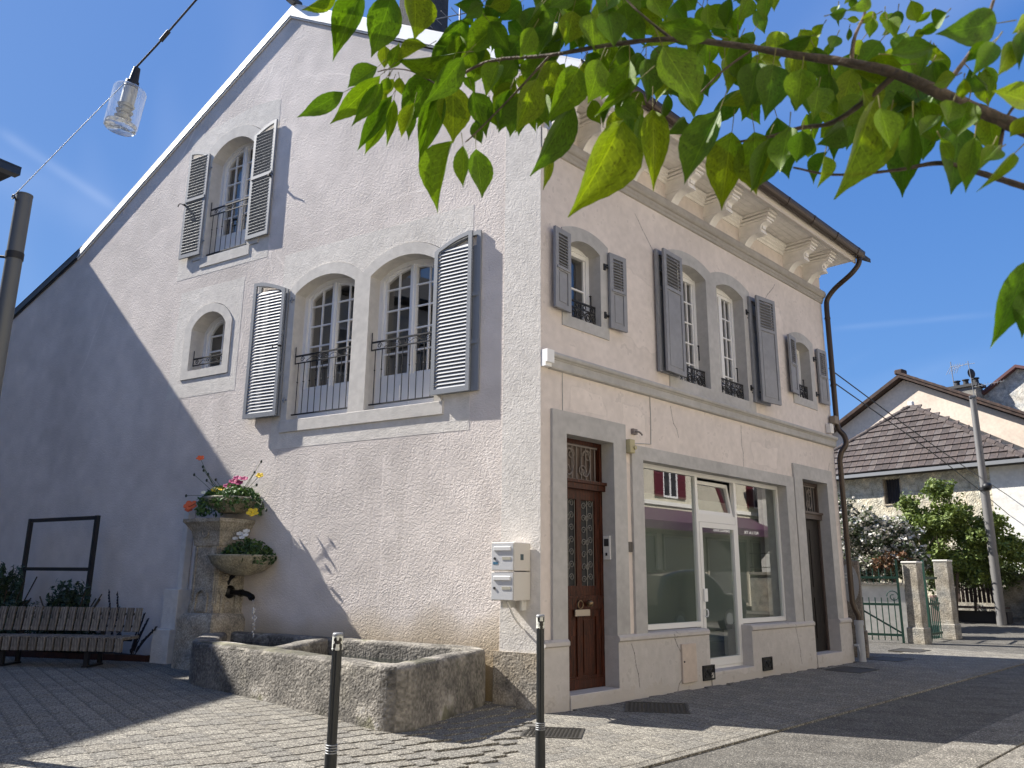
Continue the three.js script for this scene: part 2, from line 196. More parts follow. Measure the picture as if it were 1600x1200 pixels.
const LEAVES_BEHIND_AND_UNSEEN = [[4.374,2.763,7.282,4.35,2.695,7.249,0.054,-0.144],  // leaves behind, then unseen canopy leaves put sunward to shade the bough
[4.411,2.89,7.131,4.395,2.817,7.095,0.056,-0.254],
[4.15,3.036,7.087,4.14,2.936,7.103,0.053,0.334],
[4.817,2.427,7.421,4.848,2.376,7.414,0.034,0.632],
[4.522,2.708,7.12,4.476,2.642,7.119,0.052,0.19],
[4.613,2.688,7.094,4.592,2.635,7.095,0.035,0.394],
[3.78,3.237,7.038,3.834,3.175,6.975,0.064,-0.197],
[4.751,2.494,7.263,4.74,2.439,7.26,0.034,-0.272],
[4.322,2.787,7.151,4.291,2.726,7.191,0.036,-0.572],
[4.757,2.447,7.411,4.715,2.397,7.432,0.038,0.138],
[4.848,2.375,7.363,4.843,2.326,7.339,0.036,-0.432],
[4.042,2.989,7.345,4.087,2.95,7.267,0.059,-0.618],
[4.806,2.568,7.316,4.847,2.533,7.261,0.043,-0.469],
[3.721,3.106,7.086,3.69,2.992,7.108,0.068,0.193],
[4.609,2.8,6.959,4.566,2.767,6.958,0.036,-0.733],
[3.767,3.038,7.244,3.717,2.988,7.24,0.046,-0.501],
[4.782,2.614,7.138,4.814,2.571,7.111,0.036,0.265],
[3.897,2.948,7.108,3.909,2.86,7.082,0.058,-0.171],
[4.716,2.475,7.262,4.685,2.403,7.297,0.041,0.711],
[4.592,2.721,6.935,4.599,2.67,6.888,0.044,0.152],
[4.149,2.964,7.117,4.098,2.911,7.125,0.046,0.594],
[4.742,2.619,7.222,4.777,2.587,7.185,0.035,0.474],
[4.81,2.78,7.008,4.768,2.725,7.012,0.045,-0.339],
[4.774,2.495,7.24,4.747,2.411,7.268,0.047,0.081],
[4.743,2.577,7.316,4.705,2.514,7.313,0.049,0.266],
[4.349,2.976,7.08,4.373,2.903,7.049,0.052,-0.618],
[4.71,2.671,6.97,4.728,2.629,6.915,0.041,0.033],
[4.429,2.662,7.319,4.449,2.62,7.279,0.038,-0.206],
[4.541,2.623,7.39,4.526,2.59,7.348,0.036,-0.189],
[3.847,3.017,7.131,3.813,2.948,7.145,0.046,0.029],
[3.741,3.152,7.194,3.653,3.08,7.221,0.069,-0.358],
[4.693,2.724,7.025,4.637,2.691,7.011,0.046,-0.369],
[3.876,2.977,7.348,3.902,2.921,7.312,0.045,0.556],
[4.34,2.692,7.116,4.304,2.645,7.134,0.036,-0.57],
[4.876,2.744,6.949,4.862,2.691,6.928,0.04,-0.16],
[4.407,2.805,7.327,4.348,2.72,7.377,0.058,-0.366],
[4.299,2.593,7.356,4.231,2.535,7.357,0.057,0.314],
[4.541,2.642,7.033,4.566,2.619,6.974,0.035,0.265],
[4.193,2.802,7.251,4.168,2.737,7.268,0.04,-0.564],
[4.385,2.941,7.129,4.411,2.867,7.134,0.037,0.326],
[3.942,3.259,7.043,3.881,3.224,7.039,0.045,0.583],
[3.853,3.12,7.048,3.903,3.046,6.987,0.067,-0.071],
[4.27,2.651,7.318,4.271,2.562,7.316,0.052,-0.665],
[4.659,2.566,7.286,4.694,2.501,7.254,0.049,-0.516],
[4.114,2.788,7.162,4.128,2.721,7.149,0.042,0.605],
[3.833,2.941,7.085,3.901,2.855,7.044,0.067,-0.034],
[4.069,3.144,7.006,4.083,3.105,6.945,0.047,0.638],
[3.813,3.15,7.102,3.774,3.088,7.125,0.043,0.718],
[3.846,2.922,7.351,3.845,2.868,7.308,0.047,0.04],
[3.986,3.007,7.153,3.947,2.937,7.187,0.045,-0.48],
[4.718,2.459,7.37,4.735,2.422,7.34,0.031,-0.007],
[4.084,3.112,7.081,4.057,3.033,7.068,0.056,-0.447],
[3.91,2.877,7.332,3.903,2.796,7.287,0.063,-0.247],
[4.745,2.646,6.956,4.74,2.602,6.948,0.029,0.558],
[4.192,2.901,7.337,4.151,2.833,7.354,0.047,0.142],
[3.8,2.999,7.314,3.79,2.92,7.279,0.059,0.475],
[4.785,2.697,7.056,4.763,2.627,7.087,0.036,0.559],
[4.867,2.573,7.155,4.859,2.497,7.179,0.038,0.701],
[4.007,3.157,7.079,4.054,3.08,7.068,0.045,-0.605],
[4.632,2.747,7.155,4.674,2.701,7.115,0.044,0.304],
[3.945,2.82,7.298,3.916,2.76,7.299,0.042,0.001],
[4.136,3.061,7.174,4.129,3.017,7.136,0.041,-0.529],
[4.445,2.798,6.968,4.48,2.728,6.937,0.051,-0.119],
[4.755,2.674,7.037,4.76,2.597,7.025,0.048,-0.389],
[4.149,3.016,7.026,4.072,2.968,7.032,0.057,0.521],
[3.848,2.987,7.269,3.769,2.904,7.3,0.07,0.199],
[4.253,2.833,7.19,4.303,2.76,7.18,0.046,-0.541],
[4.874,2.599,7.003,4.828,2.568,6.99,0.04,0.577],
[3.809,3.001,7.256,3.834,2.915,7.214,0.063,0.637],
[4.518,2.921,6.988,4.511,2.849,6.99,0.042,-0.292],
[4.588,2.788,7.192,4.569,2.7,7.197,0.053,-0.05],
[4.491,2.786,7.294,4.519,2.737,7.271,0.036,-0.318],
[4.081,3.109,7.168,4.062,3.021,7.149,0.061,0.226],
[3.991,2.921,7.119,3.988,2.839,7.1,0.054,-0.284],
[4.078,3.053,7.167,4.081,2.958,7.18,0.048,-0.221],
[4.796,2.567,7.291,4.782,2.529,7.248,0.039,-0.307],
[4.711,2.658,7.219,4.755,2.585,7.209,0.048,-0.168],
[4.274,2.871,6.975,4.3,2.832,6.929,0.04,-0.518],
[4.166,3.024,7.058,4.127,2.963,7.037,0.052,0.027],
[4.646,2.667,7.03,4.612,2.62,7.02,0.04,0.622],
[3.876,2.932,7.121,3.938,2.867,7.066,0.062,0.694],
[4.49,2.795,7.138,4.448,2.718,7.152,0.052,-0.072],
[4.354,2.747,7.149,4.371,2.68,7.13,0.044,-0.267],
[4.724,2.46,7.318,4.719,2.395,7.319,0.039,-0.533],
[4.518,2.659,7.256,4.557,2.61,7.189,0.053,0.507],
[4.877,2.455,7.435,4.877,2.369,7.448,0.045,0.097],
[4.337,2.798,6.938,4.299,2.735,6.942,0.046,0.026],
[4.63,2.644,7.252,4.634,2.598,7.2,0.044,0.265],
[4.453,2.896,7.18,4.457,2.837,7.154,0.043,0.57],
[4.875,2.71,6.919,4.874,2.645,6.914,0.04,0.045],
[4.737,2.764,7.029,4.75,2.694,7.0,0.049,-0.584],
[4.803,2.659,6.971,4.759,2.593,6.985,0.048,-0.515],
[4.209,2.789,7.312,4.198,2.731,7.291,0.042,0.155],
[4.237,2.668,7.197,4.211,2.625,7.176,0.037,-0.29],
[4.628,2.799,7.16,4.642,2.737,7.12,0.049,-0.455],
[3.008,3.509,7.61,3.049,3.427,7.616,0.046,-0.908],
[3.442,3.189,7.583,3.418,3.116,7.566,0.039,0.969],
[3.041,3.705,7.648,3.016,3.605,7.603,0.056,0.851],
[3.045,3.571,7.567,3.093,3.469,7.566,0.056,-0.617],
[2.986,3.551,7.576,2.984,3.47,7.599,0.042,-0.784],
[3.288,3.337,7.524,3.255,3.252,7.527,0.045,-0.232],
[2.724,3.506,7.624,2.703,3.434,7.651,0.04,0.031],
[3.451,3.2,7.657,3.425,3.13,7.641,0.038,0.431],
[3.218,3.432,7.455,3.232,3.359,7.444,0.038,0.802],
[3.3,3.262,7.562,3.268,3.192,7.544,0.04,0.699],
[2.88,3.642,7.44,2.857,3.566,7.406,0.043,-0.727],
[2.954,3.556,7.483,2.944,3.482,7.458,0.039,-1.174],
[2.823,3.704,7.554,2.829,3.617,7.52,0.047,-0.158],
[3.561,3.187,7.527,3.573,3.095,7.567,0.051,-0.597],
[3.319,3.481,7.639,3.338,3.402,7.626,0.041,0.781],
[3.555,3.245,7.539,3.533,3.158,7.5,0.049,0.308],
[3.435,3.424,7.737,3.435,3.341,7.709,0.043,0.195],
[3.306,3.342,7.68,3.299,3.243,7.658,0.051,0.035],
[2.933,3.416,7.597,2.938,3.334,7.585,0.041,-0.996],
[2.814,3.61,7.477,2.774,3.52,7.493,0.05,-0.487],
[3.803,2.967,7.682,3.819,2.891,7.701,0.04,1.178],
[3.601,3.181,7.635,3.566,3.101,7.614,0.045,-1.164],
[4.017,2.87,7.637,4.047,2.799,7.663,0.041,0.589],
[3.555,3.178,7.614,3.545,3.085,7.648,0.05,-1.018],
[3.962,3.053,7.503,4.002,2.973,7.465,0.049,0.65],
[3.806,3.254,7.555,3.784,3.151,7.585,0.055,1.053],
[3.826,3.207,7.738,3.839,3.112,7.724,0.049,-0.226],
[4.174,2.839,7.694,4.164,2.758,7.673,0.042,-0.362],
[3.922,3.01,7.564,3.908,2.921,7.602,0.049,-1.008],
[4.018,2.972,7.531,4.012,2.9,7.558,0.039,-0.037],
[3.416,3.453,7.663,3.396,3.345,7.692,0.057,-0.112],
[3.566,3.393,7.424,3.546,3.319,7.443,0.039,-1.133],
[3.351,3.551,7.505,3.379,3.484,7.483,0.038,0.667],
[3.53,3.394,7.584,3.494,3.311,7.589,0.046,1.006],
[3.809,3.083,7.71,3.794,3.009,7.747,0.042,0.167],
[3.994,3.148,7.468,4.021,3.066,7.451,0.044,-0.035],
[3.516,3.512,7.583,3.522,3.435,7.613,0.042,0.921],
[3.902,3.274,7.422,3.936,3.207,7.408,0.038,-0.932],
[3.485,3.599,7.487,3.448,3.508,7.457,0.051,-0.983],
[4.009,3.138,7.659,3.965,3.044,7.634,0.053,0.455],
[3.904,3.12,7.647,3.873,3.033,7.668,0.048,-0.93],
[4.037,3.031,7.531,4.041,2.956,7.521,0.038,0.452],
[3.869,3.284,7.593,3.9,3.201,7.611,0.045,-0.436],
[4.081,3.14,7.541,4.059,3.076,7.573,0.038,0.259],
[4.151,3.07,7.552,4.116,2.991,7.567,0.044,0.351],
[3.977,3.266,7.512,4.01,3.173,7.513,0.049,1.187],
[4.221,3.069,7.51,4.211,2.97,7.513,0.05,0.425],
[4.173,3.095,7.505,4.153,3.01,7.539,0.047,0.532],
[3.993,3.253,7.46,3.996,3.157,7.462,0.048,0.752],
[4.12,3.166,7.46,4.152,3.068,7.499,0.055,-1.096],
[3.735,3.267,7.493,3.731,3.183,7.459,0.045,1.193],
[3.68,3.3,7.749,3.651,3.217,7.765,0.045,0.05],
[3.78,3.202,7.466,3.762,3.12,7.452,0.042,0.802],
[3.848,3.225,7.456,3.873,3.139,7.466,0.045,-1.095],
[3.858,3.324,7.474,3.87,3.239,7.5,0.045,-0.275],
[3.838,3.343,7.557,3.827,3.256,7.571,0.044,-1.03],
[4.051,2.952,7.634,4.073,2.866,7.593,0.049,-0.09],
[4.197,2.925,7.544,4.163,2.854,7.578,0.043,-0.57],
[4.4,2.81,7.607,4.41,2.699,7.602,0.056,-0.132],
[3.984,3.238,7.528,3.989,3.147,7.555,0.047,0.417],
[4.116,3.101,7.696,4.157,3.009,7.688,0.051,-0.582],
[4.17,3.1,7.691,4.136,3.025,7.716,0.043,-0.642],
[4.348,2.797,7.749,4.335,2.722,7.775,0.041,0.718],
[4.135,2.952,7.816,4.114,2.877,7.82,0.039,-0.085],
[4.072,3.137,7.705,4.034,3.037,7.748,0.057,1.055],
[4.17,2.999,7.747,4.205,2.917,7.714,0.047,0.874],
[4.109,3.084,7.666,4.072,3.0,7.652,0.046,-0.606],
[4.2,3.042,7.663,4.197,2.956,7.622,0.048,-0.967],
[4.155,3.091,7.629,4.167,3.014,7.603,0.041,1.06],
[4.542,2.807,7.522,4.513,2.731,7.519,0.041,0.085],
[4.489,2.915,7.516,4.45,2.836,7.551,0.047,0.699],
[3.978,3.271,7.613,3.999,3.198,7.628,0.039,-0.61],
[4.23,3.065,7.619,4.262,2.964,7.603,0.054,-0.092],
[3.877,3.31,7.662,3.839,3.216,7.639,0.052,0.429],
[4.338,3.062,7.524,4.338,2.955,7.553,0.056,0.604],
[4.091,3.184,7.563,4.058,3.104,7.58,0.044,-0.811],
[4.1,3.263,7.642,4.139,3.173,7.678,0.052,0.798],
[4.183,3.147,7.692,4.221,3.042,7.671,0.057,0.076],
[4.454,2.806,7.819,4.481,2.712,7.847,0.051,1.06],
[4.219,2.92,7.851,4.202,2.814,7.861,0.054,0.703],
[4.587,2.643,7.705,4.615,2.551,7.67,0.051,-1.1],
[4.126,2.966,7.819,4.101,2.876,7.854,0.05,0.945],
[4.395,2.811,7.726,4.372,2.736,7.751,0.041,0.065],
[4.366,2.85,7.696,4.394,2.778,7.708,0.039,0.298],
[4.241,2.907,7.608,4.228,2.805,7.61,0.051,0.977],
[4.152,2.996,7.553,4.168,2.905,7.559,0.046,0.603],
[4.044,3.016,7.666,4.064,2.905,7.653,0.057,0.503],
[3.897,3.094,7.578,3.919,3.017,7.566,0.04,0.038],
[4.159,2.929,7.51,4.15,2.852,7.546,0.043,-0.71],
[3.834,3.309,7.613,3.815,3.211,7.579,0.053,-0.071],
[3.866,3.076,7.546,3.893,2.969,7.546,0.055,0.957],
[4.162,2.972,7.74,4.13,2.905,7.759,0.038,0.011],
[4.352,2.758,7.691,4.342,2.66,7.692,0.049,-0.657],
[4.062,2.953,7.726,4.079,2.863,7.745,0.047,-0.38],
[4.254,2.813,7.717,4.227,2.722,7.696,0.049,0.483],
[4.146,2.933,7.878,4.163,2.859,7.845,0.042,-1.169],
[4.204,2.844,7.8,4.168,2.737,7.815,0.057,-0.466],
[4.094,3.022,7.691,4.092,2.946,7.716,0.04,-0.939],
[4.05,3.02,7.842,4.074,2.916,7.83,0.054,0.819],
[4.208,2.888,7.559,4.171,2.806,7.591,0.048,-1.03],
[4.261,2.89,7.61,4.231,2.821,7.625,0.039,-0.07],
[4.378,2.849,7.479,4.393,2.77,7.476,0.04,0.982],
[4.049,3.011,7.527,4.019,2.904,7.545,0.056,0.333],
[4.069,3.196,7.586,4.035,3.108,7.628,0.052,-0.751],
[4.122,3.173,7.583,4.147,3.108,7.61,0.038,0.843],
[4.311,3.063,7.565,4.332,2.994,7.536,0.039,0.109],
[4.288,3.063,7.702,4.266,2.987,7.697,0.04,1.143],
[4.399,2.878,7.732,4.427,2.799,7.7,0.045,-0.473],
[4.249,2.952,7.871,4.216,2.885,7.842,0.04,0.462],
[4.377,2.851,7.795,4.391,2.756,7.835,0.052,0.712],
[4.043,3.231,7.731,4.079,3.128,7.724,0.055,-0.768],
[4.279,3.022,7.514,4.294,2.926,7.556,0.053,0.808],
[3.964,3.377,7.567,3.917,3.28,7.541,0.055,1.01],
[4.459,2.723,7.722,4.463,2.623,7.682,0.054,-0.447],
[3.754,3.146,7.543,3.775,3.066,7.523,0.043,-1.134],
[3.446,3.372,7.627,3.454,3.275,7.643,0.049,0.468],
[3.654,3.169,7.542,3.624,3.085,7.509,0.047,1.127],
[3.609,3.287,7.567,3.578,3.211,7.6,0.044,0.797],
[3.802,3.099,7.578,3.815,3.026,7.562,0.038,-0.744],
[3.249,3.595,7.687,3.227,3.524,7.662,0.039,1.158],
[3.722,3.112,7.621,3.744,3.014,7.585,0.053,-0.596],
[3.494,3.293,7.588,3.472,3.191,7.576,0.053,-0.662],
[3.595,3.176,7.614,3.593,3.104,7.641,0.039,0.393],
[3.267,3.469,7.5,3.274,3.363,7.54,0.057,0.859],
[3.232,3.366,7.465,3.269,3.262,7.452,0.056,-0.764],
[2.747,3.661,7.491,2.712,3.588,7.481,0.041,0.787],
[2.778,3.843,7.318,2.806,3.77,7.286,0.042,-0.798],
[3.028,3.591,7.295,3.055,3.517,7.329,0.043,1.061],
[2.979,3.559,7.416,2.991,3.481,7.418,0.04,-0.615],
[3.323,3.547,7.488,3.34,3.467,7.499,0.041,1.1],
[3.376,3.572,7.314,3.361,3.468,7.33,0.053,-0.894],
[3.603,3.239,7.457,3.61,3.137,7.442,0.052,-0.151],
[3.019,3.788,7.278,2.994,3.707,7.3,0.044,-0.586],
[3.087,3.621,7.282,3.062,3.537,7.241,0.048,0.541],
[3.572,3.264,7.466,3.604,3.199,7.435,0.04,1.043],
[3.49,3.444,7.254,3.466,3.353,7.217,0.051,0.156],
[3.697,3.341,7.312,3.718,3.249,7.269,0.052,-0.67],
[3.635,3.404,7.282,3.654,3.334,7.254,0.039,-0.271],
[3.775,3.254,7.447,3.811,3.169,7.484,0.05,-0.948],
[3.779,3.193,7.411,3.812,3.112,7.381,0.047,0.286],
[3.414,3.354,7.401,3.402,3.275,7.371,0.042,1.132],
[3.678,3.331,7.361,3.66,3.232,7.329,0.052,-0.38],
[3.71,3.33,7.324,3.667,3.243,7.346,0.05,0.959],
[3.741,3.314,7.3,3.768,3.208,7.273,0.056,0.73],
[3.64,3.489,7.468,3.626,3.405,7.495,0.044,0.825],
[3.586,3.597,7.509,3.599,3.522,7.52,0.038,0.888],
[3.71,3.461,7.46,3.74,3.38,7.437,0.044,-0.602],
[3.962,3.187,7.369,3.951,3.079,7.401,0.057,-0.456],
[3.837,3.423,7.486,3.82,3.332,7.52,0.049,-0.946],
[3.856,3.404,7.44,3.885,3.327,7.453,0.042,-0.33],
[4.026,3.241,7.402,3.987,3.157,7.409,0.046,0.522],
[3.903,3.258,7.478,3.888,3.158,7.451,0.052,0.724],
[4.191,3.324,7.259,4.207,3.249,7.291,0.042,-0.476],
[4.115,3.3,7.282,4.133,3.195,7.245,0.057,1.2],
[4.06,3.251,7.525,4.081,3.169,7.555,0.045,1.018],
[4.179,3.098,7.485,4.226,2.996,7.486,0.056,0.144],
[4.214,3.134,7.436,4.193,3.046,7.416,0.046,0.032],
[3.98,3.223,7.463,4.0,3.143,7.442,0.043,0.04],
[3.815,3.399,7.249,3.837,3.301,7.273,0.052,0.505],
[3.785,3.452,7.245,3.781,3.38,7.215,0.039,0.712],
[3.645,3.414,7.556,3.631,3.333,7.578,0.042,-0.723],
[3.628,3.41,7.381,3.601,3.322,7.38,0.046,1.135],
[3.566,3.578,7.399,3.541,3.508,7.376,0.039,0.483],
[3.474,3.776,7.362,3.489,3.697,7.354,0.041,0.874],
[3.653,3.62,7.349,3.664,3.536,7.384,0.046,-0.162],
[3.911,3.244,7.334,3.919,3.157,7.35,0.044,1.068],
[4.289,3.049,7.402,4.312,2.973,7.366,0.044,-0.049],
[4.315,3.092,7.419,4.351,3.007,7.431,0.047,-0.402],
[4.361,3.123,7.193,4.349,3.013,7.178,0.056,0.093],
[4.168,3.251,7.528,4.209,3.155,7.489,0.056,-0.158],
[4.045,3.13,7.473,4.059,3.05,7.511,0.045,1.15],
[4.268,3.196,7.227,4.304,3.124,7.242,0.041,-0.768],
[4.421,3.097,7.178,4.436,3.014,7.139,0.046,0.698],
[4.358,3.127,7.49,4.329,3.045,7.464,0.045,0.458],
[4.092,3.278,7.556,4.083,3.176,7.603,0.057,1.029],
[4.092,3.23,7.465,4.121,3.13,7.494,0.054,1.178],
[4.051,3.306,7.472,4.022,3.221,7.503,0.047,-0.54],
[4.016,3.509,7.271,4.055,3.418,7.233,0.053,-0.953],
[4.483,3.111,7.359,4.46,3.015,7.381,0.05,-0.966],
[4.186,3.254,7.233,4.193,3.153,7.264,0.053,-0.105],
[3.883,3.37,7.273,3.887,3.292,7.292,0.04,0.328],
[4.101,3.189,7.23,4.061,3.092,7.264,0.055,-1.117],
[3.723,3.455,7.446,3.698,3.366,7.482,0.05,1.131],
[4.029,3.143,7.554,3.992,3.05,7.592,0.054,0.437],
[4.004,3.122,7.547,4.042,3.032,7.517,0.051,0.13],
[3.98,3.223,7.288,3.958,3.13,7.275,0.049,0.629],
[3.877,3.394,7.298,3.917,3.31,7.267,0.049,1.12],
[3.817,3.224,7.442,3.806,3.138,7.451,0.044,1.126],
[4.044,3.285,7.273,4.057,3.212,7.289,0.038,-1.082],
[3.95,3.281,7.207,3.92,3.207,7.239,0.043,0.913],
[4.129,3.096,7.309,4.085,2.996,7.342,0.057,-0.935],
[3.996,3.134,7.33,4.039,3.039,7.377,0.057,0.296],
[4.068,3.21,7.259,4.097,3.137,7.241,0.04,-0.82],
[4.295,3.001,7.408,4.257,2.924,7.374,0.046,-0.632],
[4.233,3.201,7.25,4.241,3.128,7.226,0.039,-1.003],
[4.087,3.301,7.511,4.082,3.224,7.524,0.039,0.966],
[4.153,3.426,7.341,4.126,3.328,7.332,0.051,-0.166],
[3.452,3.508,7.438,3.476,3.431,7.436,0.04,-0.039],
[3.773,3.213,7.407,3.729,3.118,7.427,0.054,-0.929],
[3.219,3.773,7.249,3.215,3.702,7.214,0.039,0.543],
[3.228,3.82,7.372,3.192,3.726,7.36,0.051,-1.191],
[3.149,3.845,7.474,3.162,3.756,7.513,0.049,-0.728],
[3.336,3.588,7.409,3.343,3.506,7.386,0.043,0.007],
[3.334,3.545,7.425,3.312,3.448,7.451,0.052,0.674],
[3.31,3.578,7.459,3.289,3.477,7.449,0.052,0.765],
[3.238,3.611,7.326,3.218,3.509,7.311,0.053,0.56],
[3.341,3.525,7.316,3.352,3.441,7.332,0.043,-1.054],
[3.356,3.504,7.232,3.391,3.431,7.254,0.042,-0.391],
[3.571,3.27,7.444,3.6,3.187,7.475,0.046,-0.189],
[3.281,3.546,7.394,3.274,3.445,7.363,0.053,-0.301],
[3.353,3.461,7.25,3.359,3.386,7.237,0.038,-0.419],
[3.317,3.874,7.205,3.305,3.778,7.16,0.053,0.745],
[3.695,3.45,7.302,3.7,3.343,7.29,0.053,-0.949],
[3.177,3.673,7.11,3.177,3.565,7.096,0.055,-0.697],
[3.866,3.275,7.515,3.844,3.172,7.472,0.057,-0.313],
[3.131,3.468,7.456,3.146,3.378,7.451,0.046,-0.641],
[3.795,3.306,7.493,3.748,3.207,7.465,0.057,0.438],
[3.626,3.403,7.241,3.592,3.309,7.239,0.05,-0.877],
[3.684,3.492,7.261,3.725,3.405,7.29,0.051,-0.944],
[4.235,3.296,7.245,4.218,3.22,7.271,0.041,0.787],
[4.284,3.244,7.182,4.304,3.136,7.185,0.055,-0.713],
[3.933,3.088,7.451,3.904,3.005,7.485,0.047,0.016],
[4.198,3.107,7.528,4.161,3.016,7.507,0.05,-0.042],
[3.926,3.199,7.531,3.938,3.101,7.494,0.053,-0.499],
[3.943,3.218,7.564,3.956,3.143,7.598,0.041,-0.958],
[3.684,3.287,7.372,3.676,3.21,7.345,0.041,0.186],
[3.804,3.21,7.369,3.837,3.113,7.322,0.056,-0.722],
[3.567,3.656,7.214,3.581,3.563,7.202,0.047,-1.043],
[3.765,3.428,7.273,3.726,3.331,7.306,0.055,-1.079],
[4.289,2.935,7.559,4.31,2.86,7.576,0.04,-0.664],
[4.313,3.239,7.163,4.306,3.156,7.199,0.045,-0.45],
[3.911,3.145,7.397,3.908,3.06,7.403,0.042,0.138],
[3.69,3.618,7.296,3.646,3.529,7.307,0.05,0.823],
[3.914,3.405,7.235,3.885,3.309,7.249,0.051,0.379],
[4.136,3.256,7.13,4.115,3.15,7.135,0.054,-0.923],
[3.149,3.691,7.269,3.138,3.605,7.241,0.045,0.003],
[3.33,3.484,7.261,3.321,3.401,7.256,0.042,1.125],
[3.696,3.406,7.188,3.681,3.336,7.161,0.038,-0.122],
[3.909,3.295,7.277,3.886,3.207,7.282,0.046,-1.119],
[3.787,3.435,7.274,3.757,3.368,7.303,0.04,-0.476],
[4.071,3.293,7.122,4.036,3.221,7.097,0.042,-1.004],
[3.568,3.358,7.475,3.536,3.288,7.492,0.039,1.067],
[3.86,3.6,7.129,3.834,3.518,7.123,0.043,0.206],
[4.048,3.386,7.066,4.047,3.31,7.045,0.04,0.021],
[4.431,3.11,7.144,4.408,3.012,7.191,0.055,1.177],
[3.548,3.531,7.327,3.569,3.444,7.34,0.046,0.167],
[3.774,3.352,7.336,3.822,3.254,7.333,0.054,-0.622],
[3.438,3.575,7.294,3.418,3.486,7.32,0.047,-0.45],
[3.655,3.37,7.254,3.626,3.282,7.223,0.049,-0.691],
[4.174,3.337,7.229,4.178,3.26,7.253,0.041,0.095],
[3.398,3.478,7.301,3.425,3.394,7.306,0.044,1.027],
[3.985,3.249,7.269,4.001,3.139,7.287,0.056,0.667],
[3.709,3.431,7.378,3.671,3.354,7.369,0.043,0.29],
[3.414,3.351,7.406,3.439,3.253,7.362,0.055,0.396],
[3.881,3.32,7.447,3.863,3.21,7.451,0.056,0.16],
[3.718,3.518,7.364,3.724,3.407,7.389,0.057,0.296],
[3.967,3.245,7.384,3.919,3.147,7.366,0.055,-1.057],
[3.242,3.564,7.477,3.28,3.479,7.456,0.048,-0.274],
[3.434,3.387,7.409,3.465,3.315,7.374,0.043,-0.017],
[3.283,3.717,7.181,3.315,3.641,7.148,0.044,-0.826],
[4.173,3.248,7.188,4.147,3.153,7.141,0.055,0.783],
[3.434,3.502,7.379,3.415,3.402,7.398,0.051,0.837],
[3.603,3.458,7.542,3.567,3.363,7.568,0.053,-0.465],
[3.878,3.251,7.374,3.871,3.175,7.37,0.038,-0.382],
[4.185,3.075,7.339,4.201,2.992,7.308,0.045,-0.497],
[4.27,3.13,7.182,4.303,3.05,7.217,0.046,0.16],
[4.17,3.004,7.506,4.193,2.919,7.477,0.046,1.178],
[4.394,2.863,7.542,4.358,2.766,7.556,0.052,1.016],
[3.655,3.369,7.284,3.652,3.266,7.326,0.056,1.023],
[3.822,3.236,7.327,3.862,3.129,7.318,0.057,-1.14],
[3.667,3.37,7.373,3.691,3.267,7.331,0.057,-0.669],
[3.912,3.314,7.249,3.923,3.237,7.238,0.04,-1.035],
[3.849,3.377,7.274,3.837,3.296,7.267,0.041,1.054],
[4.038,3.151,7.565,4.041,3.08,7.533,0.039,0.402],
[3.094,3.9,7.14,3.067,3.811,7.182,0.051,0.078],
[3.955,3.158,7.447,3.973,3.078,7.431,0.042,0.49],
[3.746,3.362,7.277,3.714,3.297,7.302,0.038,0.109],
[3.56,3.391,7.422,3.535,3.317,7.439,0.04,0.603],
[4.441,2.993,7.352,4.457,2.909,7.357,0.043,1.079],
[4.027,3.056,7.401,4.004,2.984,7.416,0.038,-0.542],
[3.652,3.417,7.197,3.686,3.331,7.171,0.048,1.059],
[3.819,3.284,7.214,3.792,3.216,7.245,0.04,0.681],
[4.066,3.257,7.329,4.031,3.18,7.362,0.045,0.728],
[4.202,3.301,7.137,4.247,3.206,7.179,0.057,-1.002],
[4.147,3.388,7.095,4.141,3.281,7.105,0.054,-0.539],
[3.494,3.763,7.264,3.455,3.678,7.281,0.047,-0.021],
[4.008,3.303,7.098,4.001,3.221,7.079,0.042,-0.097],
[4.093,3.285,7.07,4.125,3.219,7.051,0.038,-0.412],
[3.652,3.417,7.476,3.678,3.318,7.456,0.052,-0.705],
[3.212,3.587,7.264,3.218,3.501,7.232,0.046,-0.189],
[3.012,3.745,7.352,2.987,3.648,7.305,0.055,1.054],
[3.929,3.405,7.147,3.955,3.318,7.145,0.045,-0.64],
[3.208,3.659,7.435,3.248,3.576,7.452,0.047,-0.852],
[3.676,3.312,7.297,3.642,3.227,7.305,0.046,-0.601],
[3.728,3.327,7.486,3.716,3.256,7.453,0.04,0.145],
[3.989,3.121,7.466,3.968,3.038,7.473,0.043,0.678],
[3.712,3.224,7.409,3.727,3.14,7.399,0.043,-0.876],
[3.401,3.509,7.408,3.377,3.428,7.382,0.044,0.436],
[3.479,3.607,7.108,3.509,3.502,7.129,0.055,0.369],
[3.529,3.524,7.084,3.557,3.437,7.092,0.046,-0.619],
[3.084,3.837,7.136,3.066,3.764,7.162,0.04,0.367],
[3.674,3.555,7.024,3.697,3.477,7.017,0.041,0.382],
[3.377,3.322,7.412,3.411,3.23,7.451,0.053,0.086],
[3.33,3.736,7.221,3.366,3.641,7.207,0.051,-0.231],
[3.051,3.628,7.474,3.055,3.531,7.466,0.049,-0.984],
[3.918,3.325,7.126,3.95,3.22,7.147,0.056,-1.076],
[3.63,3.368,7.462,3.652,3.277,7.453,0.047,-0.533],
[3.393,3.644,7.487,3.392,3.558,7.513,0.045,0.916],
[3.136,3.58,7.458,3.178,3.488,7.412,0.055,0.514],
[3.284,3.437,7.389,3.319,3.329,7.376,0.057,0.357],
[4.239,3.155,7.334,4.262,3.085,7.304,0.04,-0.371],
[3.679,3.49,7.176,3.659,3.42,7.156,0.038,-0.543],
[3.728,3.385,7.152,3.738,3.284,7.132,0.052,0.454],
[4.132,3.193,7.278,4.162,3.108,7.305,0.047,-0.778],
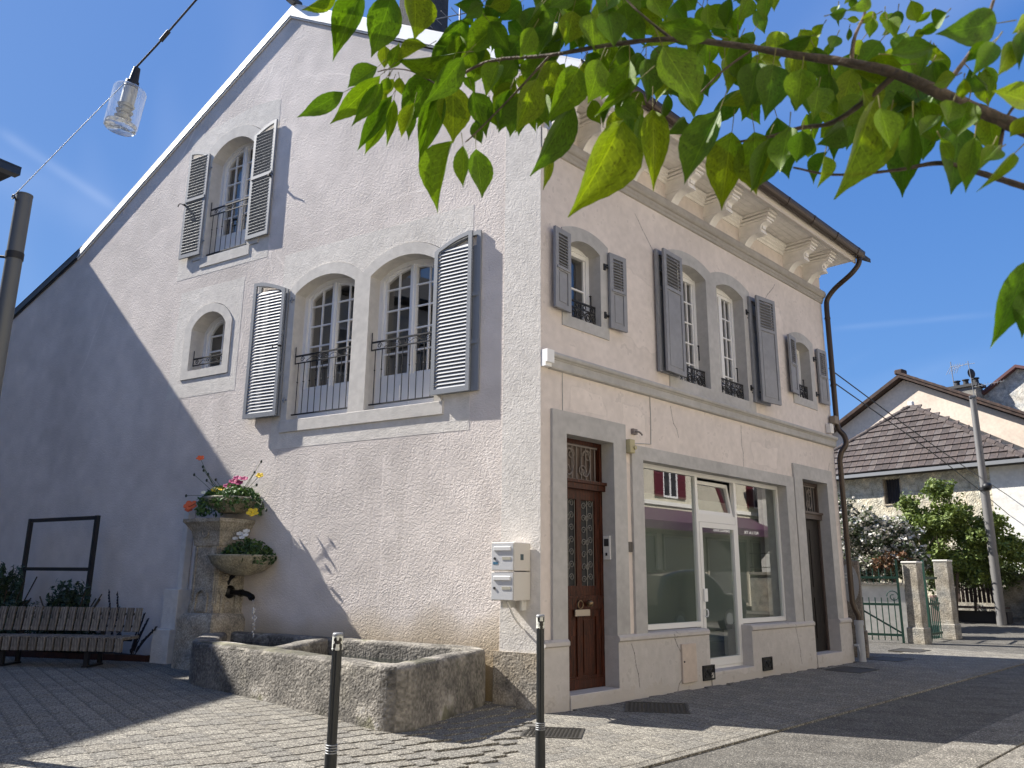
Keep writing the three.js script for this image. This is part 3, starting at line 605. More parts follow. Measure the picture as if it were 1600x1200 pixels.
[3.657,3.502,7.253,3.615,3.407,7.257,0.052,1.161],
[3.629,3.497,7.161,3.659,3.429,7.144,0.038,1.071],
[4.009,3.418,7.165,3.961,3.316,7.157,0.056,-0.589],
[3.434,3.632,7.113,3.423,3.56,7.087,0.039,1.195],
[3.389,3.697,7.219,3.392,3.603,7.198,0.048,1.155],
[3.147,3.619,7.411,3.181,3.519,7.381,0.055,-1.141],
[3.244,3.448,7.441,3.215,3.354,7.433,0.049,-0.17],
[4.063,3.274,7.069,4.049,3.196,7.092,0.041,-0.956],
[3.888,3.512,7.074,3.901,3.434,7.064,0.04,0.268],
[3.881,3.394,7.352,3.874,3.305,7.324,0.047,0.12],
[3.904,3.323,7.426,3.895,3.239,7.463,0.046,0.365],
[3.625,3.507,7.26,3.637,3.438,7.226,0.039,-1.112],
[3.231,3.63,7.245,3.236,3.527,7.221,0.053,-1.19],
[3.362,3.673,7.307,3.408,3.579,7.346,0.056,0.566],
[4.09,3.124,7.435,4.101,3.041,7.419,0.043,1.01],
[3.956,3.421,7.327,3.918,3.323,7.35,0.054,0.694],
[3.982,3.243,7.316,4.008,3.163,7.317,0.042,0.857],
[3.428,3.625,7.17,3.396,3.552,7.165,0.04,1.194],
[3.121,3.655,7.27,3.114,3.577,7.276,0.039,-0.967],
[3.8,3.366,7.303,3.811,3.273,7.277,0.049,-0.253],
[3.591,3.46,7.304,3.577,3.358,7.253,0.057,0.702],
[4.386,2.809,7.57,4.385,2.734,7.532,0.042,0.961],
[3.959,3.341,7.292,3.95,3.263,7.326,0.043,0.178],
[3.78,3.464,7.257,3.756,3.386,7.229,0.043,0.337],
[3.619,3.338,7.405,3.624,3.23,7.441,0.057,0.647],
[3.652,3.312,7.462,3.676,3.221,7.436,0.049,-0.145],
[3.862,3.572,7.281,3.861,3.487,7.319,0.046,-0.342]];
const LEAVES = [[3.587,3.102,7.474,3.519,2.928,7.496,0.08,0.226],
[3.727,3.019,7.509,3.664,2.867,7.501,0.093,-0.201],
[3.803,2.992,7.516,3.8,2.881,7.486,0.085,-0.694],
[3.489,3.144,7.465,3.419,3.092,7.528,0.038,-0.614],
[3.866,2.855,7.422,3.718,2.835,7.478,0.054,-0.564],
[3.805,2.873,7.458,3.723,2.845,7.489,0.039,0.672],
[3.573,2.945,7.379,3.499,2.888,7.417,0.06,0.714],
[3.672,2.826,7.476,3.534,2.717,7.499,0.06,-0.316],
[3.535,2.833,7.462,3.442,2.751,7.527,0.05,-0.287],
[3.735,2.902,7.327,3.648,2.748,7.363,0.093,0.122],
[3.773,2.816,7.353,3.709,2.639,7.353,0.067,0.072],
[3.942,2.767,7.497,3.874,2.641,7.54,0.06,-0.441],
[3.81,2.828,7.352,3.797,2.678,7.324,0.095,-0.279],
[3.888,2.765,7.374,3.909,2.662,7.336,0.064,-0.3],
[3.974,2.761,7.34,3.928,2.667,7.324,0.064,-0.384],
[4.045,2.696,7.39,4.007,2.594,7.382,0.061,0.563],
[3.785,2.691,7.311,3.723,2.517,7.318,0.077,0.72],
[3.911,2.575,7.443,3.906,2.474,7.424,0.04,0.386],
[3.945,2.559,7.44,3.948,2.449,7.409,0.062,-0.691],
[3.596,2.872,7.339,3.485,2.729,7.344,0.049,0.11],
[3.539,2.851,7.288,3.478,2.747,7.311,0.048,0.293],
[3.614,2.848,7.351,3.581,2.73,7.331,0.032,-0.066],
[3.551,2.983,7.325,3.54,3.063,7.317,0.042,-0.039],
[3.6,2.946,7.356,3.647,2.995,7.378,0.044,0.302],
[3.991,2.912,7.406,3.882,2.848,7.412,0.072,0.483],
[4.002,2.851,7.478,4.038,2.779,7.446,0.051,0.253],
[4.158,2.73,7.545,4.128,2.666,7.548,0.046,-0.498],
[4.04,2.713,7.496,4.022,2.633,7.522,0.049,0.402],
[3.661,2.821,7.455,3.589,2.701,7.486,0.046,-0.164],
[3.54,2.933,7.307,3.501,2.775,7.321,0.045,-0.076],
[3.898,2.688,7.369,3.885,2.641,7.332,0.034,0.479],
[3.626,2.864,7.296,3.619,2.757,7.288,0.038,-0.127],
[3.723,2.775,7.398,3.664,2.702,7.381,0.041,0.687],
[4.344,2.463,7.521,4.259,2.274,7.547,0.103,-0.402],
[4.388,2.538,7.53,4.304,2.467,7.562,0.029,0.134],
[4.403,2.473,7.511,4.401,2.316,7.509,0.057,-0.122],
[4.527,2.442,7.495,4.449,2.314,7.5,0.068,0.68],
[4.524,2.445,7.404,4.487,2.302,7.385,0.076,0.176],
[4.569,2.427,7.413,4.563,2.296,7.418,0.074,0.599],
[4.609,2.455,7.396,4.609,2.352,7.335,0.067,0.447],
[4.199,2.593,7.445,4.112,2.434,7.461,0.062,-0.595],
[4.093,2.557,7.358,4.087,2.452,7.369,0.025,-0.649],
[4.242,2.627,7.505,4.192,2.509,7.53,0.074,-0.24],
[4.315,2.587,7.556,4.3,2.485,7.578,0.059,-0.523],
[4.451,2.554,7.576,4.5,2.444,7.528,0.086,-0.712],
[4.572,2.547,7.379,4.503,2.509,7.401,0.033,-0.527],
[4.537,2.562,7.552,4.459,2.574,7.615,0.047,-0.204],
[4.377,2.564,7.557,4.346,2.485,7.524,0.065,0.74],
[4.382,2.613,7.481,4.383,2.533,7.46,0.06,-0.621],
[4.336,2.497,7.536,4.376,2.464,7.515,0.047,-0.353],
[4.424,2.59,7.381,4.447,2.525,7.377,0.05,-0.715],
[4.312,2.588,7.339,4.298,2.499,7.32,0.039,-0.53],
[4.326,2.544,7.436,4.32,2.438,7.449,0.025,0.042],
[4.095,2.756,7.314,4.025,2.661,7.299,0.062,0.294],
[4.122,2.663,7.47,4.078,2.544,7.474,0.066,-0.499],
[4.026,2.87,7.374,3.984,2.815,7.381,0.072,0.419],
[4.141,2.826,7.489,4.111,2.749,7.509,0.053,0.467],
[4.11,2.895,7.342,4.067,2.824,7.318,0.072,0.459],
[4.174,2.872,7.39,4.147,2.804,7.367,0.069,-0.41],
[4.254,2.78,7.463,4.256,2.7,7.452,0.069,-0.707],
[4.346,2.667,7.586,4.356,2.591,7.577,0.062,-0.361],
[4.323,2.794,7.443,4.315,2.75,7.397,0.068,-0.079],
[4.34,2.813,7.391,4.357,2.77,7.327,0.065,0.683],
[4.417,2.709,7.532,4.442,2.654,7.524,0.047,-0.41],
[4.474,2.641,7.571,4.496,2.59,7.569,0.041,0.186],
[4.44,2.795,7.404,4.454,2.778,7.363,0.042,-0.031],
[4.506,2.704,7.463,4.497,2.658,7.43,0.035,-0.623],
[4.554,2.695,7.466,4.528,2.655,7.436,0.031,0.423],
[4.584,2.7,7.446,4.564,2.65,7.447,0.035,-0.482],
[4.617,2.691,7.439,4.608,2.638,7.444,0.031,0.451],
[4.547,2.765,7.39,4.572,2.738,7.376,0.029,-0.148],
[4.218,2.904,7.375,4.157,2.881,7.386,0.051,-0.495],
[4.357,2.709,7.573,4.334,2.656,7.602,0.043,0.607],
[4.179,2.907,7.4,4.139,2.86,7.442,0.051,0.49],
[4.414,2.824,7.386,4.367,2.804,7.395,0.043,-0.224],
[4.783,2.381,7.488,4.731,2.214,7.503,0.077,-0.729],
[4.822,2.392,7.361,4.801,2.272,7.327,0.062,0.04],
[4.866,2.464,7.395,4.805,2.377,7.413,0.077,0.558],
[4.904,2.34,7.411,4.872,2.213,7.418,0.067,-0.372],
[4.917,2.229,7.573,4.896,2.137,7.581,0.034,0.13],
[4.822,2.393,7.59,4.883,2.398,7.562,0.035,-0.553],
[4.749,2.513,7.394,4.721,2.429,7.4,0.049,-0.063],
[4.832,2.428,7.495,4.76,2.433,7.506,0.05,-0.119],
[4.799,2.545,7.404,4.76,2.497,7.414,0.046,0.048],
[4.966,2.424,7.542,4.891,2.385,7.617,0.057,-0.09],
[4.983,2.233,7.633,4.944,2.227,7.696,0.035,0.449],
[4.743,2.479,7.615,4.771,2.484,7.602,0.019,0.338],
[4.739,2.514,7.504,4.726,2.479,7.516,0.027,0.028],
[4.697,2.535,7.497,4.641,2.525,7.504,0.028,-0.591],
[4.82,2.507,7.515,4.83,2.469,7.519,0.029,-0.335],
[4.835,2.557,7.459,4.826,2.52,7.454,0.024,0.093],
[4.856,2.563,7.468,4.862,2.544,7.425,0.03,-0.085],
[4.797,2.53,7.499,4.788,2.495,7.494,0.023,0.018],
[4.802,2.55,7.478,4.774,2.532,7.494,0.02,0.05],
[4.723,2.53,7.526,4.7,2.526,7.502,0.02,0.299],
[4.752,2.583,7.419,4.744,2.581,7.386,0.011,-0.361],
[4.905,2.478,7.527,4.88,2.476,7.505,0.031,0.51],
[4.953,2.322,7.654,4.923,2.264,7.687,0.03,-0.087],
[4.972,2.301,7.679,4.95,2.245,7.699,0.024,-0.64],
[4.995,2.406,7.495,4.973,2.377,7.476,0.024,0.596],
[4.949,2.327,7.648,4.916,2.312,7.645,0.022,0.24],
[4.903,2.3,7.634,4.873,2.303,7.621,0.025,0.701],
[4.913,2.307,7.611,4.908,2.298,7.574,0.02,-0.153],
[4.722,2.445,7.509,4.71,2.417,7.467,0.044,0.499],
[4.691,2.414,7.589,4.677,2.348,7.585,0.055,0.023],
[4.635,2.476,7.533,4.621,2.377,7.539,0.065,-0.272],
[4.586,2.562,7.428,4.568,2.458,7.45,0.064,0.081],
[4.703,2.421,7.512,4.697,2.354,7.538,0.051,-0.253],
[4.599,2.548,7.456,4.635,2.539,7.431,0.026,-0.654],
[4.685,2.389,7.339,4.646,2.341,7.325,0.03,0.708],
[4.712,2.252,7.585,4.706,2.199,7.593,0.022,-0.691],
[4.725,2.393,7.409,4.69,2.352,7.438,0.046,-0.556],
[4.683,2.345,7.498,4.665,2.317,7.466,0.037,0.478],
[4.655,2.346,7.538,4.635,2.259,7.555,0.05,0.629],
[4.598,2.388,7.442,4.561,2.3,7.422,0.058,-0.616],
[4.684,2.299,7.597,4.669,2.255,7.578,0.044,-0.112],
[4.843,2.254,7.631,4.828,2.189,7.586,0.031,0.202],
[4.874,2.362,7.419,4.841,2.305,7.458,0.027,0.534],
[4.874,2.21,7.635,4.887,2.188,7.59,0.019,-0.069],
[4.916,2.291,7.569,4.894,2.241,7.564,0.05,0.64],
[4.937,2.206,7.583,4.917,2.16,7.614,0.02,0.04],
[4.944,2.193,7.594,4.926,2.162,7.629,0.017,-0.508],
[4.956,2.151,7.656,4.915,2.096,7.69,0.016,-0.282],
[4.98,2.236,7.589,4.96,2.216,7.573,0.025,-0.315],
[4.808,2.345,7.502,4.796,2.275,7.517,0.039,-0.229],
[4.802,2.277,7.64,4.813,2.21,7.636,0.041,-0.727],
[4.756,2.421,7.433,4.728,2.379,7.433,0.049,-0.466],
[4.77,2.393,7.511,4.789,2.369,7.456,0.046,-0.591],
[4.85,2.399,7.417,4.863,2.324,7.394,0.057,-0.007],
[4.822,2.412,7.409,4.807,2.347,7.409,0.051,0.01],
[4.897,2.495,7.487,4.858,2.491,7.469,0.019,-0.236],
[4.872,2.516,7.439,4.851,2.514,7.433,0.017,0.204],
[4.999,2.39,7.586,4.984,2.363,7.6,0.023,-0.668],
[4.99,2.315,7.668,4.972,2.256,7.698,0.021,0.361],
[4.802,2.495,7.606,4.777,2.456,7.638,0.022,-0.623],
[4.768,2.627,7.441,4.761,2.619,7.412,0.018,0.256],
[4.896,2.29,7.583,4.882,2.244,7.6,0.038,-0.31],
[4.968,2.055,7.499,4.904,1.925,7.529,0.046,-0.081],
[4.974,2.001,7.554,4.936,1.933,7.519,0.038,0.709],
[4.15,2.818,7.439,4.114,2.738,7.46,0.058,0.699],
[4.153,2.825,7.496,4.127,2.767,7.508,0.048,-0.748],
[4.084,2.874,7.475,4.037,2.831,7.493,0.05,0.004],
[4.083,2.862,7.513,4.037,2.837,7.534,0.049,-0.743],
[3.992,2.892,7.489,3.945,2.875,7.547,0.042,-0.151],
[4.013,2.856,7.534,3.997,2.801,7.568,0.036,-0.294],
[4.067,2.725,7.477,4.038,2.684,7.476,0.049,0.044],
[4.075,2.797,7.373,4.036,2.735,7.366,0.061,0.324],
[4.106,2.792,7.347,4.068,2.689,7.35,0.071,-0.261],
[4.115,2.708,7.307,4.084,2.634,7.334,0.062,0.336],
[4.094,2.683,7.38,4.104,2.599,7.389,0.042,0.503],
[3.901,2.767,7.309,3.905,2.709,7.279,0.04,0.351],
[3.796,2.91,7.337,3.782,2.834,7.355,0.057,0.036],
[3.654,2.885,7.38,3.639,2.851,7.352,0.032,0.457],
[3.58,2.942,7.317,3.55,2.901,7.316,0.033,0.589],
[3.588,2.927,7.348,3.558,2.895,7.341,0.033,-0.405],
[3.661,3.162,7.147,3.579,3.079,7.162,0.047,0.189],
[3.65,3.093,7.142,3.614,2.982,7.132,0.068,0.053],
[3.717,2.881,7.247,3.771,2.809,7.214,0.048,0.344],
[3.929,2.815,7.195,3.908,2.736,7.187,0.044,0.276],
[4.016,2.75,7.307,4.02,2.658,7.3,0.044,0.365],
[3.972,3.024,7.359,3.909,2.951,7.362,0.052,0.288],
[3.81,3.096,7.247,3.851,3.025,7.234,0.039,0.59],
[4.127,2.831,7.358,4.094,2.792,7.34,0.036,0.702],
[3.751,3.108,7.116,3.733,3.053,7.104,0.039,-0.537],
[3.813,2.916,7.115,3.801,2.884,7.081,0.024,0.305],
[4.311,2.709,7.343,4.253,2.632,7.372,0.022,0.51],
[4.472,2.733,7.102,4.387,2.658,7.098,0.051,-0.315],
[4.101,2.761,7.317,4.004,2.654,7.363,0.047,0.653],
[4.108,2.81,7.303,4.053,2.735,7.276,0.058,0.576],
[4.137,2.89,7.111,4.105,2.83,7.096,0.046,-0.676],
[4.316,2.824,7.209,4.381,2.73,7.181,0.069,0.64],
[4.553,2.629,7.297,4.492,2.63,7.295,0.023,-0.36],
[4.44,2.781,7.285,4.375,2.754,7.346,0.037,-0.438],
[4.212,2.929,7.142,4.164,2.863,7.156,0.051,-0.541],
[4.282,2.755,7.358,4.303,2.685,7.346,0.045,0.104],
[4.252,2.708,7.25,4.285,2.679,7.233,0.036,-0.243],
[4.337,2.695,7.228,4.312,2.644,7.198,0.026,-0.426],
[4.208,2.718,7.234,4.16,2.67,7.22,0.018,0.559],
[4.002,3.002,7.215,3.994,2.946,7.213,0.05,0.64],
[4.098,2.928,7.308,4.095,2.854,7.318,0.039,0.034],
[4.113,2.971,7.207,4.078,2.914,7.216,0.048,0.077],
[4.091,2.983,7.207,4.11,2.91,7.206,0.051,-0.372],
[4.289,2.881,7.388,4.29,2.828,7.366,0.049,-0.168],
[4.296,2.947,7.337,4.29,2.92,7.295,0.048,0.217],
[4.322,2.892,7.349,4.315,2.845,7.323,0.045,-0.289],
[4.422,2.844,7.341,4.423,2.832,7.302,0.032,-0.41],
[4.465,2.791,7.353,4.446,2.757,7.335,0.025,0.007],
[4.549,2.932,7.183,4.548,2.873,7.19,0.022,0.391],
[4.619,2.753,7.368,4.613,2.711,7.366,0.024,0.248],
[4.563,2.794,7.359,4.547,2.748,7.386,0.022,-0.672],
[4.203,3.0,7.204,4.15,3.019,7.205,0.034,-0.256],
[4.344,2.822,7.403,4.317,2.792,7.421,0.033,-0.189],
[4.09,3.072,7.326,4.04,3.067,7.316,0.036,-0.564],
[4.311,3.034,7.196,4.278,3.023,7.219,0.029,-0.676],
[4.764,2.556,7.124,4.732,2.453,7.153,0.041,-0.698],
[4.853,2.543,7.333,4.901,2.53,7.316,0.027,-0.337],
[4.862,2.658,7.101,4.816,2.611,7.138,0.036,-0.037],
[4.84,2.588,7.344,4.814,2.552,7.35,0.03,0.642],
[4.726,2.782,7.167,4.748,2.784,7.145,0.015,-0.258],
[4.712,2.583,7.391,4.704,2.571,7.37,0.02,-0.379],
[4.803,2.753,7.14,4.786,2.72,7.161,0.016,-0.624],
[4.81,2.638,7.356,4.804,2.615,7.344,0.017,0.261],
[4.829,2.594,7.392,4.807,2.581,7.419,0.014,0.1],
[4.73,2.683,7.353,4.722,2.644,7.376,0.015,0.576],
[4.706,2.828,7.115,4.704,2.799,7.131,0.007,0.463],
[4.96,2.669,7.286,4.938,2.675,7.272,0.022,0.622],
[4.631,2.768,7.104,4.617,2.748,7.07,0.033,-0.192],
[4.623,2.735,7.164,4.595,2.672,7.196,0.043,0.144],
[4.571,2.633,7.353,4.578,2.552,7.346,0.05,0.149],
[4.528,2.721,7.303,4.504,2.645,7.322,0.046,-0.282],
[4.715,2.5,7.381,4.721,2.459,7.375,0.037,0.075],
[4.495,2.798,7.194,4.528,2.784,7.188,0.019,-0.289],
[4.691,2.481,7.271,4.661,2.469,7.254,0.032,0.745],
[4.618,2.486,7.242,4.593,2.446,7.249,0.036,-0.506],
[4.884,2.364,7.367,4.856,2.331,7.385,0.018,0.007],
[4.763,2.595,7.091,4.768,2.549,7.076,0.028,0.457],
[4.737,2.65,7.095,4.723,2.596,7.09,0.034,-0.67],
[4.719,2.542,7.19,4.694,2.503,7.223,0.034,0.429],
[4.725,2.607,7.128,4.752,2.572,7.125,0.034,-0.15],
[4.842,2.495,7.328,4.839,2.454,7.284,0.039,-0.688],
[4.844,2.619,7.131,4.848,2.579,7.109,0.035,0.075],
[4.884,2.684,7.244,4.855,2.669,7.244,0.014,-0.08],
[4.824,2.649,7.266,4.811,2.648,7.252,0.012,0.42],
[4.76,2.67,7.404,4.744,2.64,7.411,0.017,-0.612],
[4.759,2.829,7.245,4.76,2.823,7.223,0.012,0.416],
[4.86,2.484,7.279,4.838,2.445,7.311,0.03,0.536],
[4.124,2.887,7.319,4.074,2.853,7.341,0.042,0.685],
[3.895,3.159,7.14,3.891,3.103,7.139,0.037,0.384],
[3.983,3.168,7.182,3.955,3.124,7.185,0.037,0.63],
[3.908,3.102,7.298,3.891,3.05,7.32,0.038,-0.508],
[3.912,3.008,7.32,3.88,3.008,7.372,0.031,0.046],
[3.778,3.134,7.226,3.735,3.126,7.218,0.029,-0.593],
[3.892,3.022,7.149,3.862,3.003,7.12,0.037,0.116],
[4.084,2.853,7.311,4.062,2.789,7.344,0.043,0.48],
[4.049,2.862,7.194,4.014,2.787,7.209,0.049,-0.747],
[4.018,2.832,7.204,4.008,2.768,7.223,0.03,-0.409],
[3.762,2.932,7.236,3.79,2.887,7.218,0.029,-0.414],
[3.706,3.09,7.192,3.699,3.027,7.209,0.04,0.655],
[4.145,3.093,7.097,4.184,3.04,7.035,0.054,-0.147],
[4.211,3.021,7.184,4.203,2.941,7.171,0.046,0.656],
[4.754,2.693,7.207,4.725,2.644,7.218,0.032,-0.393],
[3.805,3.039,7.027,3.874,2.964,6.994,0.057,-0.451],
[4.65,2.62,7.351,4.633,2.532,7.352,0.049,-0.3],
[3.978,2.763,7.339,3.923,2.679,7.319,0.062,0.368],
[4.509,2.641,7.365,4.516,2.565,7.362,0.04,-0.692],
[4.285,2.875,7.134,4.262,2.774,7.139,0.056,0.081],
[4.418,2.801,7.151,4.406,2.752,7.105,0.041,-0.425],
[4.887,2.69,7.103,4.904,2.661,7.047,0.033,0.369],
[4.243,2.904,7.054,4.256,2.844,7.019,0.042,0.289],
[4.665,2.649,7.113,4.663,2.583,7.065,0.048,-0.094],
[4.736,2.669,7.156,4.752,2.598,7.161,0.035,0.616],
[4.083,3.007,7.276,4.146,2.911,7.241,0.064,-0.707],
[3.82,3.008,7.1,3.812,2.888,7.107,0.062,0.136],
[4.402,2.669,7.377,4.351,2.597,7.357,0.056,0.622],
[4.928,2.43,7.425,4.949,2.402,7.376,0.03,0.468],
[4.672,2.532,7.373,4.663,2.452,7.391,0.038,0.386],
[4.18,2.887,7.304,4.191,2.812,7.294,0.04,0.324],
[4.32,2.997,7.097,4.269,2.939,7.102,0.047,-0.704],
[4.391,2.903,7.143,4.362,2.836,7.139,0.043,-0.425],
[4.871,2.473,7.443,4.847,2.411,7.465,0.032,0.393],
[4.972,2.64,7.065,4.97,2.567,7.072,0.036,-0.008],
[4.354,2.733,7.293,4.389,2.636,7.268,0.057,0.299],
[4.494,2.948,7.118,4.478,2.897,7.096,0.036,0.43],
[4.628,2.847,7.056,4.639,2.764,7.061,0.04,0.583],
[3.853,3.061,7.202,3.892,2.956,7.159,0.068,0.576],
[4.139,2.991,7.124,4.129,2.903,7.093,0.057,-0.227],
[4.284,3.012,7.15,4.249,2.919,7.172,0.052,-0.092],
[4.774,2.705,7.032,4.806,2.645,7.018,0.039,-0.463],
[4.32,2.733,7.346,4.292,2.661,7.364,0.041,-0.26],
[4.505,2.983,7.039,4.516,2.935,6.999,0.038,-0.597],
[4.957,2.633,7.064,4.968,2.571,7.02,0.045,-0.098],
[4.138,2.865,7.241,4.187,2.789,7.23,0.045,-0.151],
[4.798,2.557,7.215,4.798,2.473,7.222,0.042,0.156],
[4.389,2.807,7.182,4.342,2.753,7.174,0.045,-0.118],
[4.133,2.92,7.13,4.073,2.851,7.117,0.057,0.269],
[4.686,2.586,7.388,4.704,2.515,7.363,0.044,0.424],
[4.731,2.62,7.228,4.751,2.568,7.191,0.039,-0.136],
[4.672,2.673,7.08,4.703,2.609,7.052,0.044,-0.015],
[4.968,2.632,7.071,4.965,2.599,7.026,0.031,0.029],
[3.969,2.956,7.188,3.956,2.861,7.157,0.06,0.493],
[4.523,2.843,7.145,4.486,2.785,7.16,0.038,0.394],
[4.038,2.794,7.255,4.054,2.722,7.233,0.043,-0.73],
[4.448,2.77,7.314,4.431,2.687,7.324,0.043,0.362],
[4.923,2.468,7.243,4.948,2.397,7.232,0.042,-0.556],
[4.781,2.573,7.168,4.768,2.498,7.177,0.039,0.696],
[4.342,2.822,7.23,4.305,2.729,7.244,0.055,0.072],
[4.047,2.823,7.264,4.07,2.719,7.232,0.063,-0.37],
[4.459,2.814,7.317,4.516,2.75,7.286,0.051,-0.297],
[4.505,2.765,7.275,4.48,2.704,7.236,0.048,0.532],
[3.965,2.81,7.297,3.894,2.731,7.29,0.063,0.2],
[3.894,3.032,7.293,3.845,2.93,7.327,0.061,-0.536],
[4.107,2.964,7.054,4.114,2.909,7.01,0.043,-0.498],
[4.884,2.617,7.009,4.856,2.564,6.987,0.041,0.508],
[4.13,2.867,7.221,4.113,2.786,7.176,0.058,0.083],
[4.296,2.811,7.392,4.335,2.745,7.352,0.05,-0.533],
[4.55,2.64,7.414,4.537,2.567,7.372,0.052,-0.048],
[4.584,2.691,7.242,4.544,2.648,7.215,0.041,-0.637],
[4.644,2.726,7.133,4.684,2.696,7.064,0.044,-0.254],
[4.947,2.352,7.413,4.947,2.289,7.377,0.043,0.188],
[4.311,2.798,7.2,4.318,2.734,7.154,0.047,-0.434]];
const BOUGHS = [[[5.026,2.216,7.495,0.016],[4.983,2.262,7.497,0.0135],[4.906,2.331,7.503,0.0125],[4.823,2.404,7.514,0.011],[4.757,2.452,7.507,0.0095],[4.664,2.51,7.495,0.0085],[4.571,2.576,7.474,0.0075],[4.43,2.654,7.46,0.0065],[4.302,2.695,7.453,0.006],[4.134,2.748,7.425,0.0055],[3.949,2.806,7.409,0.005],[3.85,2.804,7.396,0.0042],[3.807,2.794,7.396,0.003]],[[5.022,2.162,7.446,0.008],[4.977,2.197,7.435,0.007],[4.921,2.243,7.421,0.0062],[4.869,2.278,7.414,0.005],[4.8,2.291,7.399,0.0035],[4.696,2.312,7.396,0.003],[4.631,2.344,7.396,0.0025]],[[4.823,2.404,7.514,0.007],[4.78,2.392,7.488,0.006],[4.709,2.392,7.435,0.0055],[4.652,2.41,7.415,0.005],[4.598,2.411,7.411,0.004],[4.529,2.426,7.397,0.003]],[[4.757,2.451,7.506,0.005],[4.766,2.5,7.503,0.004],[4.785,2.557,7.483,0.003],[4.798,2.625,7.471,0.0025]],[[3.807,2.794,7.396,0.003],[3.714,2.865,7.411,0.0025],[3.635,2.899,7.408,0.0022],[3.601,2.904,7.407,0.002]],[[4.134,2.748,7.425,0.004],[4.026,2.686,7.413,0.003],[3.896,2.628,7.391,0.0025],[3.879,2.623,7.388,0.002]],[[4.43,2.654,7.46,0.004],[4.362,2.746,7.455,0.003],[4.309,2.827,7.462,0.0025]],[[4.595,2.56,7.479,0.003],[4.535,2.531,7.483,0.0025],[4.48,2.502,7.472,0.002]],[[4.882,2.351,7.511,0.005],[4.946,2.462,7.456,0.004],[4.984,2.558,7.436,0.003]],[[5.059,2.585,7.422,0.012],[4.852,2.852,7.382,0.01],[4.556,3.153,7.345,0.008],[4.169,3.418,7.353,0.006],[3.792,3.58,7.385,0.004]],[[4.948,2.242,7.477,0.004],[4.967,2.295,7.492,0.003],[4.999,2.321,7.505,0.003]]];
// ---------------------------------------------------------------- ground
{
  // one sheet to the horizon, finer near the square
  const xs = [], zs = [], line = (o, a, fine0, fine1, step) => { for (const v of [-900, -400, -200, -120, -80, -60]) o.push(v); for (let v = fine0; v <= fine1; v += step) o.push(v); for (const v of [60, 80, 120, 200, 400, 900]) o.push(v); };
  line(xs, 0, -40, 40, 0.8); line(zs, 0, -48, 40, 0.8);
  const pos = [], idx = [], nx = xs.length;
  for (const z of zs) for (const x of xs) pos.push(x, gy(x, z) - 0.012, z);
  for (let j = 0; j < zs.length - 1; j++) for (let i = 0; i < nx - 1; i++) { const a = j * nx + i; idx.push(a, a + nx, a + 1, a + 1, a + nx, a + nx + 1); }
  const g = new THREE.BufferGeometry(); g.setAttribute('position', new THREE.Float32BufferAttribute(pos, 3)); g.setIndex(idx); g.computeVertexNormals();
  struct('road', boxUV(g), mat([0.22, 0.21, 0.195], 0.95, { map: T_speck, bumpMap: reps(T_pits, 3), bumpScale: 0.006 }));
}
const KERB = 2.44;                                    // outer edge of the paved strip along the street front
